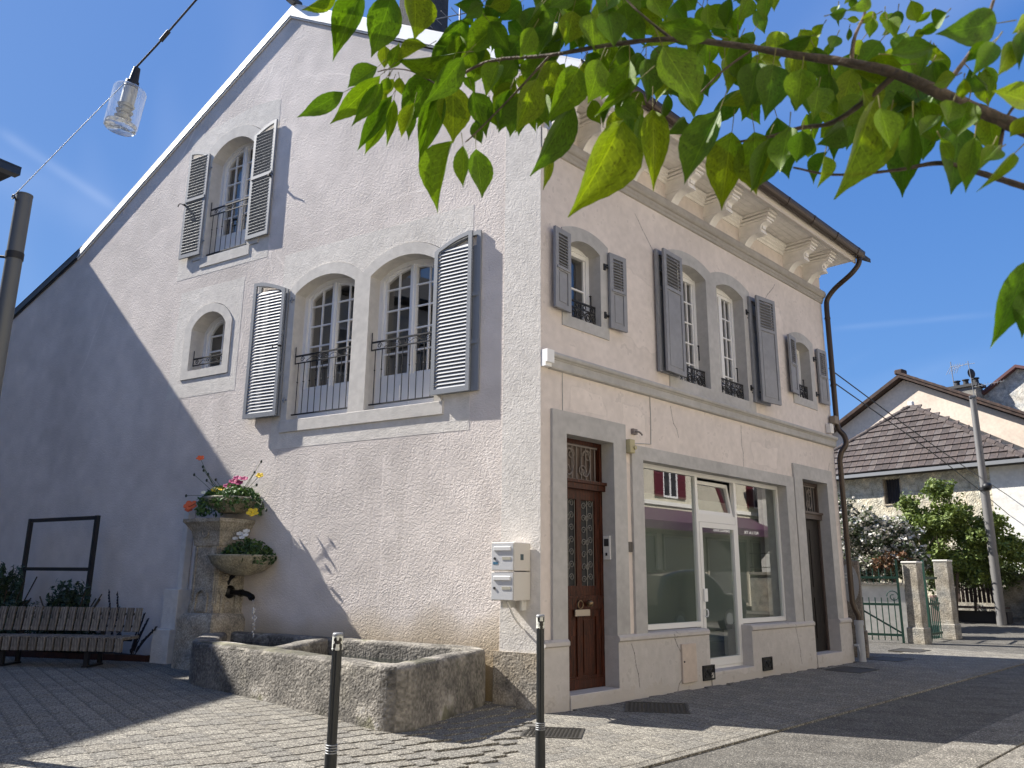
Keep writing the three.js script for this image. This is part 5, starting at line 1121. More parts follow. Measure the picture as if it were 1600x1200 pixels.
// ---- arched french windows of the gable
function archWindow(o, z, cols, rows, panelH, casements) {
  const [x0, x1, y0, sp, rise] = o, w = x1 - x0, cx = (x0 + x1) / 2, f = 0.075;
  const ring = archShape(-w / 2 - 0.03, w / 2 + 0.03, -0.02, sp - y0, rise + 0.03); hole(ring, archPoly(-w / 2 + f, w / 2 - f, panelH + f, sp - y0 - 0.02, rise - f + 0.03));
  const l = [ext(ring, 0.07, -0.035)];
  const ins = archShape(-w / 2 + f - 0.002, w / 2 - f + 0.002, panelH + f - 0.05, sp - y0 - 0.02, rise - f + 0.03); hole(ins, archPoly(-w / 2 + f + 0.045, w / 2 - f - 0.045, panelH + f + 0.04, sp - y0 - 0.05, rise - f + 0.02)); l.push(ext(ins, 0.05, -0.06));
  if (casements === 2) l.push(bb(-0.055, 0.055, 0, sp - y0 + rise - 0.04, -0.055, 0.02), bb(-0.018, 0.018, 0, sp - y0 + rise - 0.06, 0.02, 0.04));
  if (panelH > 0.2) for (const q of [-1, 1]) l.push(bb(q * (w / 4) - w / 4 + 0.16, q * (w / 4) + w / 4 - 0.16, 0.14, panelH - 0.08, 0.03, 0.05));
  const win = part(house, 'window', M(l), MA.white, V3(cx, y0, z));
  // panes and glazing bars
  const gx0 = -w / 2 + f + 0.035, gx1 = w / 2 - f - 0.035, gy0 = panelH + f + 0.03, gy1 = sp - y0 + rise - 0.05;
  const leaves = casements === 2 ? [[gx0, -0.05], [0.05, gx1]] : [[gx0, gx1]], bars = [];
  const rp = rng(Math.round(cx * 100 + 5000));
  for (const [a, b] of leaves) for (let i = 0; i < cols; i++) for (let j = 0; j < rows; j++) {
    const xa = a + (b - a) * i / cols, xb = a + (b - a) * (i + 1) / cols, ya = gy0 + (gy1 - gy0) * j / rows, yb = gy0 + (gy1 - gy0) * (j + 1) / rows;
    const p = part(win, 'pane', new THREE.PlaneGeometry(xb - xa, yb - ya), MA.glass, V3((xa + xb) / 2, (ya + yb) / 2, -0.03)); p.rotation.set((rp() - 0.5) * 0.012, (rp() - 0.5) * 0.012, 0);
    if (i) bars.push(bb(xa - 0.012, xa + 0.012, ya, yb, -0.045, -0.012)); if (j) bars.push(bb(xa, xb, ya - 0.012, ya + 0.012, -0.044, -0.013));
  }
  part(win, 'glazing_bars', M(bars), MA.white);
  return win;
}
archWindow(A_TOP, -0.27, 2, 5, 0.42, 2); archWindow(A_SMALL, -0.30, 2, 3, 0.02, 1); archWindow(A_W1, -0.25, 2, 5, 0.46, 2); archWindow(A_W2, -0.25, 2, 5, 0.46, 2);
// ---- louvred shutters of the gable
function louvre(w, h, top, n, rails, slatMat, tilt, depth = 0.052, solid) {     // hinge edge at x=0, leaf towards -x; h at the hinge, h+top at the free edge
  const oc = [], n2 = 8; for (let i = 0; i <= n2; i++) { const t = i / n2; oc.push([-w * t, h + top * Math.sin(t * PI / 2)]); }
  const f = 0.062, s = polyShape([[-w, 0], [0, 0], ...oc]); hole(s, [[-w + f, f + 0.01], [-f, f + 0.01], ...oc.map(([x, y]) => [Math.max(-w + f, Math.min(-f, x)), y - f])]);
  const frame = M(ext(s, 0.036, -0.018), ...rails.map((y) => bb(-w + 0.02, -0.02, y - 0.03, y + 0.03, -0.016, 0.03)), ...(solid ? [bb(-w + f - 0.005, -f + 0.005, 0.03, h - 0.02, -0.008, 0.004)] : []));
  if (solid) n = 0; const slat = M(bx(w - 2 * f + 0.01, 0.007, depth).rotateX(tilt)), list = [];
  const y0 = f + 0.035, y1 = h - f + top * 0.25;
  for (let i = 0; i < n; i++) list.push([slat, y0 + (y1 - y0) * i / (n - 1)]);
  return { frame, list, w };
}
function hangShutter(d, x, y, z, turn, flip) {
  const o = part(house, 'shutter', d.frame, MA.shutterA, V3(x, y, z), turn); if (flip) o.scale.x = -1;
  for (const [g, yy] of d.list) part(o, 'slat', g, MA.shutterA, V3(-d.w / 2, yy, 0));
  return o;
}
const brace = (o, w, h, y) => part(o, 'shutter_catch', M(bb(-w + 0.01, -w + 0.05, y - 0.012, y + 0.012, 0.02, 0.07), tube([V3(-w + 0.03, y, 0.06), V3(-w - 0.05, y + 0.02, 0.09), V3(-w - 0.10, y - 0.03, 0.08)], 0.009, 5)), MA.iron);
{
  const tp = louvre(0.57, 2.06, 0.17, 33, [1.18], MA.slatA, -0.62, 0.052);
  brace(hangShutter(tp, -7.22, 7.34, 0.04, 0.03, false), 0.57, 2, 1.1); brace(hangShutter(tp, -5.98, 7.34, 0.04, -0.02, true), 0.57, 2, 1.1);
  const pr = louvre(0.66, 2.16, 0.2, 39, [], MA.slatA, 1.22, 0.044), prL = louvre(0.73, 2.16, 0.2, 39, [], MA.slatA, 1.22, 0.044);
  const plain = louvre(0.70, 2.16, 0.2, 3, [0.7, 1.4], MA.slatA, 0.6, 0.05, true);
  
  hangShutter(plain, -4.79, 4.05, 0.035, 0.01, false); brace(hangShutter(prL, -4.80, 4.05, 0.095, 0.035, false), 0.02, 2, 1.15);
  hangShutter(plain, -1.66, 4.05, 0.026, 0, true); hangShutter(pr, -1.74, 4.05, 0.068, -0.012, true);
  // hinges
  for (const [x, y] of [[-7.2, 7.6], [-7.2, 9.1], [-5.94, 7.6], [-5.94, 9.1], [-4.7, 4.3], [-4.7, 6.0], [-1.68, 4.3], [-1.68, 6.0]]) part(house, 'hinge', M(cyl(0.012, 0.012, 0.09, x, y, 0.035, 8), bb(x - 0.05, x + 0.05, y - 0.012, y + 0.012, 0.015, 0.03)), MA.shutterA);
}
// ---- wrought iron rails
function scroll(x, y, r, dir, t = 0.006) { const p = []; for (let i = 0; i <= 14; i++) { const a = i / 14 * PI * 2.6, q = r * (1 - 0.72 * i / 14); p.push(V3(x + dir * (q * Math.cos(a) - r * 0.3), y + q * Math.sin(a), 0)); } return tube(p, t, 5, 18); }
function railing(x0, x1, y0, h, z, n, low) {
  const w = x1 - x0, l = [bb(0.0, w, h - 0.012, h + 0.012, -0.012, 0.012), bb(0.0, w, h - 0.13, h - 0.112, -0.008, 0.008), scroll(w * 0.14, h - 0.062, 0.045, 1), scroll(w * 0.86, h - 0.062, 0.045, -1), scroll(w * 0.44, h - 0.065, 0.04, -1), scroll(w * 0.56, h - 0.065, 0.04, 1), tube([V3(w * 0.2, h - 0.1, 0), V3(w * 0.32, h - 0.04, 0), V3(w * 0.42, h - 0.09, 0)], 0.005, 5), tube([V3(w * 0.8, h - 0.1, 0), V3(w * 0.68, h - 0.04, 0), V3(w * 0.58, h - 0.09, 0)], 0.005, 5), bar(V3(0.0, h - 0.13, 0), V3(0.0, h + 0.16, 0), 0.008), bar(V3(w, h - 0.13, 0), V3(w, h + 0.16, 0), 0.008)];
  if (!low) l.push(bb(0.0, w, 0.0, 0.02, -0.012, 0.012));
  const o = part(house, 'railing', M(l), MA.iron, V3(x0, y0, z));
  if (!low) { const g = M(bar(V3(0, 0.01, 0), V3(0, h - 0.12, 0), 0.007, 6), new THREE.SphereGeometry(0.014, 6, 5).translate(0, h * 0.55, 0)); for (let i = 0; i < n; i++) part(o, 'baluster', g, MA.iron, V3(w * (i + 0.6) / (n + 0.2), 0, 0)); }
}
railing(-7.14, -6.0, 7.32, 0.92, -0.05, 8); railing(-4.6, -3.37, 4.05, 0.98, -0.05, 9); railing(-2.98, -1.76, 4.05, 0.98, -0.05, 9); railing(-7.2, -6.37, 5.06, 0.27, -0.06, 0, true);
// ---- street front: windows, shutters, cast grilles
function bWindow(o, cols, rows, out) {
  const [x0, x1, y0, sp, rise] = o, w = x1 - x0, h = sp + rise - y0, f = 0.07, t = sp - y0 - 0.05;
  const l = [bb(-w / 2, -w / 2 + f, 0, h, -0.04, 0.03), bb(w / 2 - f, w / 2, 0, h, -0.04, 0.03), bb(-w / 2 + f, w / 2 - f, 0, f, -0.04, 0.03), bb(-w / 2 + f, w / 2 - f, t, h, -0.04, 0.03), bb(-w / 2 - 0.02, w / 2 + 0.02, t + 0.06, t + 0.075, 0.03, 0.045)];
  const casem = w > 0.8 ? 2 : 1; if (casem === 2) l.push(bb(-0.05, 0.05, f, t, -0.04, 0.035));
  const win = partB(house, 'window', M(l), MA.white, (x0 + x1) / 2, y0, out), bars = [];
  for (const [a, b] of casem === 2 ? [[-w / 2 + f, -0.05], [0.05, w / 2 - f]] : [[-w / 2 + f, w / 2 - f]]) {
    for (const q of [a, b - 0.03]) bars.push(bb(q, q + 0.03, f, t, -0.03, 0.005));
    for (let i = 0; i < cols; i++) for (let j = 0; j < rows; j++) {
      const xa = a + (b - a) * i / cols, xb = a + (b - a) * (i + 1) / cols, ya = f + (t - f) * j / rows, yb = f + (t - f) * (j + 1) / rows;
      part(win, 'pane', new THREE.PlaneGeometry(xb - xa, yb - ya), MA.glass, V3((xa + xb) / 2, (ya + yb) / 2, -0.012));
      if (i) bars.push(bb(xa - 0.011, xa + 0.011, ya, yb, -0.025, 0.004)); if (j) bars.push(bb(xa, xb, ya - 0.012, ya + 0.012, -0.024, 0.003));
    }
  }
  part(win, 'glazing_bars', M(bars), MA.white);
}
bWindow(B_S1, 1, 2, -0.23); bWindow(B_S2, 1, 2, -0.23); bWindow(B_P1, 2, 5, -0.23); bWindow(B_P2, 2, 5, -0.23);
function bShutter(w, h, nl, y1, y2, big) {                 // louvres y1..h, panel 0..y2
  const f = 0.075, l = [bb(-w, -w + f, 0, h, -0.02, 0.02), bb(-f, 0, 0, h, -0.02, 0.02), bb(-w + f, -f, 0, f, -0.02, 0.02), bb(-w + f, -f, h - f, h, -0.02, 0.02), bb(-w + f, -f, y2, y1, -0.02, 0.02), bb(-w + f, -f, f, y2, -0.012, 0.004), bb(-w + f, -f, y1, h - f, -0.034, -0.03), bb(-w + f + 0.03, -f - 0.03, f + 0.03, y2 - 0.03, 0.004, 0.011)];  // the thin sheet behind the louvres is added to darken their gaps
  if (!big) l.push(bb(-w + 0.03, -0.03, (y1 + y2) / 2 - 0.015, (y1 + y2) / 2 + 0.015, 0.02, 0.035));
  return { frame: M(l), slat: M(bx(w - 2 * f + 0.01, 0.008, 0.066).rotateX(0.85)), ys: Array.from({ length: nl }, (_, i) => y1 + 0.02 + (h - f - y1 - 0.03) * (i + 0.5) / nl), w };
}
function hangB(d, s, y, o, turn, flip) {
  const m = partB(house, 'shutter', d.frame, MA.shutterB, s, y, o); m.rotation.y = TB + turn; if (flip) m.scale.x = -1;
  for (const yy of d.ys) part(m, 'slat', d.slat, MA.shutterB, V3(-d.w / 2, yy, 0));
  for (const yy of [0.17, d.ys[d.ys.length - 1] - 0.09]) part(m, 'shutter_hinge', M(bb(-0.06, 0.03, yy - 0.012, yy + 0.012, -0.03, -0.02)), MA.iron);
  return m;
}
{
  const sm = bShutter(0.37, 1.17, 10, 0.62, 0.55), bg = bShutter(0.58, 2.03, 9, 1.42, 1.36, true), pl = bShutter(0.55, 2.03, 1, 1.42, 1.36, true);
  hangB(sm, 0.535, 5.12, 0.06, 0.10, false); hangB(sm, 1.43, 5.12, 0.055, -0.07, true);
  hangB(sm, 7.49, 5.13, 0.06, 0.10, false); hangB(sm, 8.51, 5.13, 0.055, -0.07, true);
  hangB(pl, 3.19, 4.70, 0.04, 0.03, false); hangB(bg, 3.28, 4.70, 0.13, 0.06, false);
  hangB(pl, 5.68, 4.70, 0.04, -0.04, true); hangB(bg, 5.73, 4.70, 0.17, -0.12, true);
  for (const [x, y] of [[1.36, 5.3], [1.36, 6.05], [8.4, 5.3], [8.4, 6.05], [5.62, 4.95], [5.62, 6.4]]) partB(house, 'hinge_block', M(bb(x - 0.02, x + 0.02, y - 0.05, y + 0.05, 0.012, 0.035), bb(x, x + 0.09, y - 0.012, y + 0.012, 0.03, 0.045)), MA.iron);
  for (const [x, y] of [[1.22, 5.33], [4.14, 5.2], [5.43, 5.05], [8.18, 5.33]]) partB(house, 'espagnolette_hook', M(bb(x - 0.004, x + 0.008, y, y + 0.26, -0.14, -0.125), bb(x - 0.02, x + 0.008, y + 0.25, y + 0.265, -0.15, -0.12)), MA.iron);
  const grille = (w, h) => {
    const l = [bb(0, w, h - 0.012, h + 0.012, -0.012, 0.012), bb(0, w, 0, 0.016, -0.01, 0.01), bb(0, w, h - 0.1, h - 0.085, -0.008, 0.008)], n = Math.max(2, Math.round(w / 0.3));
    for (let i = 0; i < n; i++) { const c = w * (i + 0.5) / n, q = w / n; l.push(new THREE.TorusGeometry(0.07, 0.011, 6, 18).translate(c, 0.105, 0), new THREE.TorusGeometry(0.035, 0.009, 6, 14).translate(c, 0.105, 0), new THREE.TorusGeometry(0.03, 0.008, 6, 12).translate(c - q / 4, h - 0.05, 0), new THREE.TorusGeometry(0.03, 0.008, 6, 12).translate(c + q / 4, h - 0.05, 0), scroll(c - q * 0.36, 0.12, 0.05, 1, 0.008), scroll(c + q * 0.36, 0.12, 0.05, -1, 0.008)); }
    for (let i = 0; i <= n; i++) l.push(bar(V3(w * i / n, 0, 0), V3(w * i / n, h, 0), 0.009)); l.push(bar(V3(w * 0.02, 0.02, 0), V3(w * 0.2, h - 0.1, 0), 0.008), bar(V3(w * 0.98, 0.02, 0), V3(w * 0.8, h - 0.1, 0), 0.008));
    return M(l);
  };
  for (const o of [B_S1, B_S2, B_P1, B_P2]) partB(house, 'window_grille', grille(o[1] - o[0] - 0.02, 0.29), MA.iron, o[0] + 0.01, o[2] + 0.015, -0.09);
}
// ---- entrance door
function transomGrille(w, h) {
  const l = []; for (let i = 0; i < 9; i++) l.push(bar(V3(w * (i + 0.5) / 9, 0, 0), V3(w * (i + 0.5) / 9, h, 0), 0.008, 5));
  for (const c of [0.3, 0.7]) l.push(new THREE.TorusGeometry(h * 0.36, 0.011, 6, 24).scale(0.55, 1, 1).translate(w * c, h * 0.5, 0.012), scroll(w * c - 0.03, h * 0.28, 0.09, 1, 0.009), scroll(w * c + 0.03, h * 0.72, 0.09, -1, 0.009));
  l.push(bb(0, w, 0, 0.025, -0.01, 0.01), bb(0, w, h - 0.025, h, -0.01, 0.01)); return M(l);
}
{
  const x0 = 0.46, w = 1.01, y0 = 0.17, z = -0.21;
  const rim = [bb(0, 0.06, 0, 3.26, -0.05, 0.03), bb(w - 0.06, w, 0, 3.26, -0.05, 0.03), bb(0.06, w - 0.06, 3.2, 3.26, -0.05, 0.03), bb(0, w, 2.58, 2.66, -0.05, 0.09), bb(0, w, 2.66, 2.70, -0.05, 0.12)];
  const door = partB(house, 'entrance_door', M(rim), MA.wood, x0, y0, z);
  const leaf = []; const X0 = 0.06, X1 = w - 0.06, mid = w / 2;
  leaf.push(bb(X0, X0 + 0.1, 0, 2.58, -0.04, 0.02), bb(X1 - 0.1, X1, 0, 2.58, -0.04, 0.02), bb(mid - 0.05, mid + 0.05, 0, 2.58, -0.04, 0.02));
  for (const [a, b] of [[0, 0.16], [0.9, 1.0], [1.14, 1.3], [2.44, 2.58]]) leaf.push(bb(X0 + 0.1, mid - 0.05, a, b, -0.039, 0.019), bb(mid + 0.05, X1 - 0.1, a, b, -0.039, 0.019));
  leaf.push(bb(X0, X1, 1.0, 1.14, -0.03, 0.045), bb(X0 - 0.02, X1 + 0.02, 1.14, 1.17, -0.03, 0.06), bb(X0, X1, 0.02, 0.12, 0.02, 0.035));
  part(door, 'door_leaf', M(leaf), MA.wood);
  for (const q of [-1, 1]) {
    const c = mid + q * (mid - X0 - 0.1 + 0.05) / 2, pw = mid - 0.05 - X0 - 0.1;
    part(door, 'door_panel', M(bb(c - pw / 2, c + pw / 2, 0.16, 0.9, -0.03, 0.0), bb(c - pw / 2 + 0.04, c + pw / 2 - 0.04, 0.2, 0.86, 0.0, 0.012)), MA.wood);
    part(door, 'door_glass', M(bb(c - pw / 2, c + pw / 2, 1.3, 2.44, -0.03, -0.024)), MA.dark);
    const gl = [], gh = 1.14; gl.push(bar(V3(0, 0, 0), V3(0, gh, 0), 0.006, 5)); for (let i = 0; i < 7; i++) { const y = gh * (i + 0.5) / 7; gl.push(scroll(-0.055, y, 0.05, 1, 0.006), scroll(0.055, y + 0.03, 0.05, -1, 0.006)); if (i % 2) gl.push(new THREE.TorusGeometry(0.03, 0.006, 5, 12).translate(0, y, 0)); } for (const e of [-1, 1]) gl.push(bar(V3(e * (pw / 2 - 0.012), 0, 0), V3(e * (pw / 2 - 0.012), gh, 0), 0.005, 5));
    part(door, 'door_grille', M(gl), mat([0.2, 0.19, 0.175], 0.5, { metalness: 0.4 }), V3(c, 1.3, -0.005));
  }
  part(door, 'letter_slot', M(rb(0.30, 0.085, 0.02, 0.006, mid + 0.02, 0.955, 0.05)), mat([0.42, 0.36, 0.30], 0.45, { metalness: 0.4 }));
  part(door, 'door_knob', M(new THREE.SphereGeometry(0.045, 14, 10).translate(mid + 0.12, 1.075, 0.10), cyl(0.02, 0.02, 0.06).rotateX(PI / 2).translate(mid + 0.12, 1.075, 0.07), new THREE.TorusGeometry(0.05, 0.008, 6, 18).translate(mid - 0.04, 1.06, 0.07)), mat([0.2, 0.14, 0.08], 0.35, { metalness: 0.7 }));
  part(door, 'transom_light', M(bb(0.06, w - 0.06, 2.7, 3.2, -0.04, -0.03)), mat([0.075, 0.05, 0.04], 0.5));
  part(door, 'transom_grille', transomGrille(w - 0.12, 0.5), MA.ironLight, V3(0.06, 2.7, -0.01));
}
{
  const x0 = 7.40, w = 1.11, y0 = 0.23, z = -0.20;
  const d = partB(house, 'side_door', M(bb(0, 0.06, 0, 3.23, -0.05, 0.03), bb(w - 0.06, w, 0, 3.23, -0.05, 0.03), bb(0.06, w - 0.06, 3.17, 3.23, -0.05, 0.03), bb(0, w, 2.5, 2.6, -0.05, 0.08), bb(0, w, 2.6, 2.64, -0.05, 0.11)), mat([0.07, 0.05, 0.042], 0.5), x0, y0, z);
  part(d, 'door_leaf', M(bb(0.06, w / 2 - 0.003, 0, 2.5, -0.04, 0.0), bb(w / 2 + 0.003, w - 0.06, 0, 2.5, -0.04, 0.0), ...[0, 1].flatMap((k) => [[0.25, 1.0], [1.2, 2.3]].map(([a, b]) => bb(0.14 + k * 0.5, 0.47 + k * 0.5, a, b, 0.0, 0.012)))), MA.woodDark);
  part(d, 'transom_grille', transomGrille(w - 0.12, 0.53), MA.ironLight, V3(0.06, 2.64, -0.01));
  part(d, 'transom_light', M(bb(0.06, w - 0.06, 2.64, 3.17, -0.04, -0.03)), MA.dark);
}
{ // shopfront: white aluminium, two fixed panes, glazed door with tilted vent above
  const z = -0.16, D0 = 3.90, D1 = 5.06;
  const fr = [bb(2.17, 6.70, 3.19, 3.26, -0.05, 0.02), bb(2.17, 2.23, 0.85, 3.19, -0.05, 0.02), bb(6.64, 6.70, 0.85, 3.19, -0.05, 0.02), bb(2.23, D0 - 0.07, 0.85, 0.925, -0.05, 0.025), bb(D1 + 0.07, 6.64, 0.85, 0.925, -0.05, 0.025), bb(D0 - 0.07, D0, 0.2, 3.19, -0.05, 0.025), bb(D1, D1 + 0.07, 0.2, 3.19, -0.05, 0.025), bb(D0, D1, 2.47, 2.6, -0.05, 0.02), bb(D0, D1, 0.2, 0.235, -0.05, 0.02)];
  const shop = partB(house, 'shopfront', M(fr), MA.alu, 0, 0, z);
  const pane = (n, x0, x1, y0, y1, zz) => { const p = part(shop, n, new THREE.PlaneGeometry(x1 - x0, y1 - y0), MA.shopGlass, V3((x0 + x1) / 2, (y0 + y1) / 2, zz)); return p; };
  pane('display_pane', 2.23, D0 - 0.07, 0.925, 3.19, -0.012); pane('display_pane', D1 + 0.07, 6.64, 0.925, 3.19, -0.012);
  const dr = part(shop, 'shop_door', M(bb(D0 + 0.004, D0 + 0.085, 0.24, 2.465, -0.04, 0.03), bb(D1 - 0.085, D1 - 0.004, 0.24, 2.465, -0.04, 0.03), bb(D0 + 0.085, D1 - 0.085, 2.38, 2.465, -0.04, 0.03), bb(D0 + 0.085, D1 - 0.085, 0.24, 0.36, -0.04, 0.03)), MA.alu);
  { const p = part(dr, 'door_pane', new THREE.PlaneGeometry(D1 - D0 - 0.17, 2.02), MA.shopGlass, V3((D0 + D1) / 2, 1.37, -0.005)); p.rotation.y = 0.004; }
  part(dr, 'door_handle', M(rb(0.1, 0.2, 0.02, 0.006, D0 + 0.075, 1.32, 0.045), tube([V3(D0 + 0.05, 1.1, 0.03), V3(D0 + 0.05, 1.1, 0.08), V3(D0 + 0.05, 1.0, 0.08), V3(D0 + 0.05, 1.0, 0.03)], 0.01, 6)), MA.white);
  { const v = part(shop, 'tilted_vent', M(bb(0.02, D1 - D0 - 0.02, 0, 0.06, -0.03, 0.02), bb(0.02, D1 - D0 - 0.02, 0.5, 0.56, -0.03, 0.02), bb(0.02, 0.08, 0.06, 0.5, -0.03, 0.02), bb(D1 - D0 - 0.08, D1 - D0 - 0.02, 0.06, 0.5, -0.03, 0.02)), MA.alu, V3(D0, 2.6, -0.02)); v.rotation.x = -0.16; part(v, 'vent_pane', new THREE.PlaneGeometry(D1 - D0 - 0.16, 0.44), MA.glass, V3((D1 - D0) / 2, 0.28, -0.005)); }
  partB(house, 'blind', M(bb(1.95, 6.95, 0.15, 2.9, -0.62, -0.61)), MA.blind);
}
{ // mailboxes on the gable beside the corner
  for (const [k, y] of [[0, 1.65], [1, 1.30]]) {
    const m = thing('mailbox', k ? 'white metal mailbox, lower of two beside the house corner' : 'white metal mailbox with small dark number plate, upper of two beside the corner', 'mailbox', V3(-0.30, y, 0.22), 'mailboxes on the gable wall');
    part(m, 'body', M(rb(0.33, 0.338, 0.39, 0.008, 0, 0.17, 0.0)), mat([0.62, 0.58, 0.52], 0.5));
    part(m, 'door', M(bb(-0.15, 0.15, 0.012, 0.325, 0.196, 0.206)), mat([0.70, 0.70, 0.70], 0.38, { metalness: 0.25 }));
    part(m, 'flap', M(rb(0.24, 0.05, 0.02, 0.006, 0, 0.262, 0.21)), MA.alu);
    part(m, 'lock', M(cyl(0.016, 0.016, 0.012, 0, 0, 0, 12).rotateX(PI / 2).translate(-0.105, 0.145, 0.21)), MA.dark);
    part(m, 'name_plate', M(bb(0.0, 0.12, 0.13, 0.165, 0.206, 0.211)), mat([0.42, 0.40, 0.32], 0.5));
    if (!k) { part(m, 'number_plate', M(bb(0.1655, 0.169, 0.13, 0.2, -0.02, 0.05)), mat([0.06, 0.09, 0.1], 0.5)); part(m, 'sticker', M(bb(-0.13, -0.06, 0.075, 0.105, 0.2062, 0.2085)), mat([0.05, 0.16, 0.26], 0.5)); }
    else part(m, 'bracket', M(bb(-0.08, -0.05, -0.09, 0.0, -0.21, 0.1), bb(0.07, 0.10, -0.12, 0.0, -0.21, -0.1), tube([V3(0.02, -0.01, 0.12), V3(0.04, -0.22, -0.05), V3(0.05, -0.33, -0.2)], 0.012, 6)), MA.alu);
  }
}
// ---------------------------------------------------------------- stone trough, fountain pillar, bowls
function roughen(g, edge, amp, freq, seed, keep) {        // tessellate and push the surface in and out
  g = clean(g); g.deleteAttribute('normal'); g = mergeVertices(g, 1e-4).toNonIndexed();
  g = new TessellateModifier(edge, 7).modify(g); g.deleteAttribute('normal'); g = mergeVertices(g, 1e-4); g.computeVertexNormals();
  const n = makeNoise(seed), p = g.attributes.position, q = g.attributes.normal;
  const f3 = (x, y, z) => (fbm(x * freq / 64, y * freq / 64, 64, 3, n) + fbm(z * freq / 64 + 0.37, (x + y) * freq / 64 + 0.11, 64, 3, n)) / 2 - 0.5;
  for (let i = 0; i < p.count; i++) { const x = p.getX(i), y = p.getY(i), z = p.getZ(i), d = amp * 2 * f3(x + 50, y + 50, z + 50) * (keep ? keep(x, y, z) : 1); p.setXYZ(i, x + q.getX(i) * d, y + q.getY(i) * d, z + q.getZ(i) * d); }
  return boxUV(clean(toCreasedNormals(g, 0.9)));
}
const insetPoly = (P, d) => P.map((p, i) => { const a = P[(i + P.length - 1) % P.length], b = P[(i + 1) % P.length], u = [p[0] - a[0], p[1] - a[1]], v = [b[0] - p[0], b[1] - p[1]], lu = Math.hypot(...u), lv = Math.hypot(...v); const n1 = [-u[1] / lu, u[0] / lu], n2 = [-v[1] / lv, v[0] / lv], k = 1 + n1[0] * n2[0] + n1[1] * n2[1]; return [p[0] + d * (n1[0] + n2[0]) / k, p[1] + d * (n1[1] + n2[1]) / k]; });
function roundPoly(P, r, n = 4) { const o = []; P.forEach((p, i) => { const a = P[(i + P.length - 1) % P.length], b = P[(i + 1) % P.length], la = Math.hypot(a[0] - p[0], a[1] - p[1]), lb = Math.hypot(b[0] - p[0], b[1] - p[1]); const s = [p[0] + (a[0] - p[0]) * r / la, p[1] + (a[1] - p[1]) * r / la], e = [p[0] + (b[0] - p[0]) * r / lb, p[1] + (b[1] - p[1]) * r / lb]; for (let k = 0; k <= n; k++) { const t = k / n; o.push([(1 - t) ** 2 * s[0] + 2 * t * (1 - t) * p[0] + t * t * e[0], (1 - t) ** 2 * s[1] + 2 * t * (1 - t) * p[1] + t * t * e[1]]); } }); return o; }
{
  const t = thing('stone_trough', 'long old stone fountain trough with two basins against the gable wall', 'trough', V3(0, 0, 0));
  // plan as [x, -z], counter-clockwise
  const out = [[-4.40, -1.60], [-0.19, -2.47], [-0.66, -0.03], [-5.98, -0.06]];
  const b1 = [[-4.18, -1.36], [-2.84, -1.64], [-3.52, -0.24], [-5.3, -0.24]], b2 = [[-2.60, -1.70], [-0.50, -2.16], [-0.88, -0.26], [-3.24, -0.24]];
  const s = polyShape(roundPoly(insetPoly(out, 0.07), 0.3, 6)); hole(s, roundPoly(insetPoly(b1, -0.06), 0.14)); hole(s, roundPoly(insetPoly(b2, -0.06), 0.14));
  const g = new THREE.ExtrudeGeometry(s, { depth: 0.82, bevelEnabled: true, bevelThickness: 0.06, bevelSize: 0.07, bevelSegments: 4 }); g.rotateX(-PI / 2); g.translate(0, -0.15, 0);
  part(t, 'basin_body', roughen(g, 0.11, 0.013, 4.2, 3), MA.stone);
  const flat = (P, y, m, nm) => { const q = new THREE.ShapeGeometry(polyShape(insetPoly(P, -0.06))); q.rotateX(-PI / 2); q.translate(0, y, 0); part(t, nm, M(q), m); };
  flat(b1, 0.25, MA.soil, 'basin_floor'); flat(b2, 0.25, MA.soil, 'basin_floor');
  const water = new THREE.MeshPhysicalMaterial({ color: col(0.016, 0.02, 0.016), roughness: 0.03, bumpMap: reps(T_plaster, 1.4), bumpScale: 0.004 });
  flat(b1, 0.60, water, 'water'); flat(b2, 0.52, water, 'water');
}
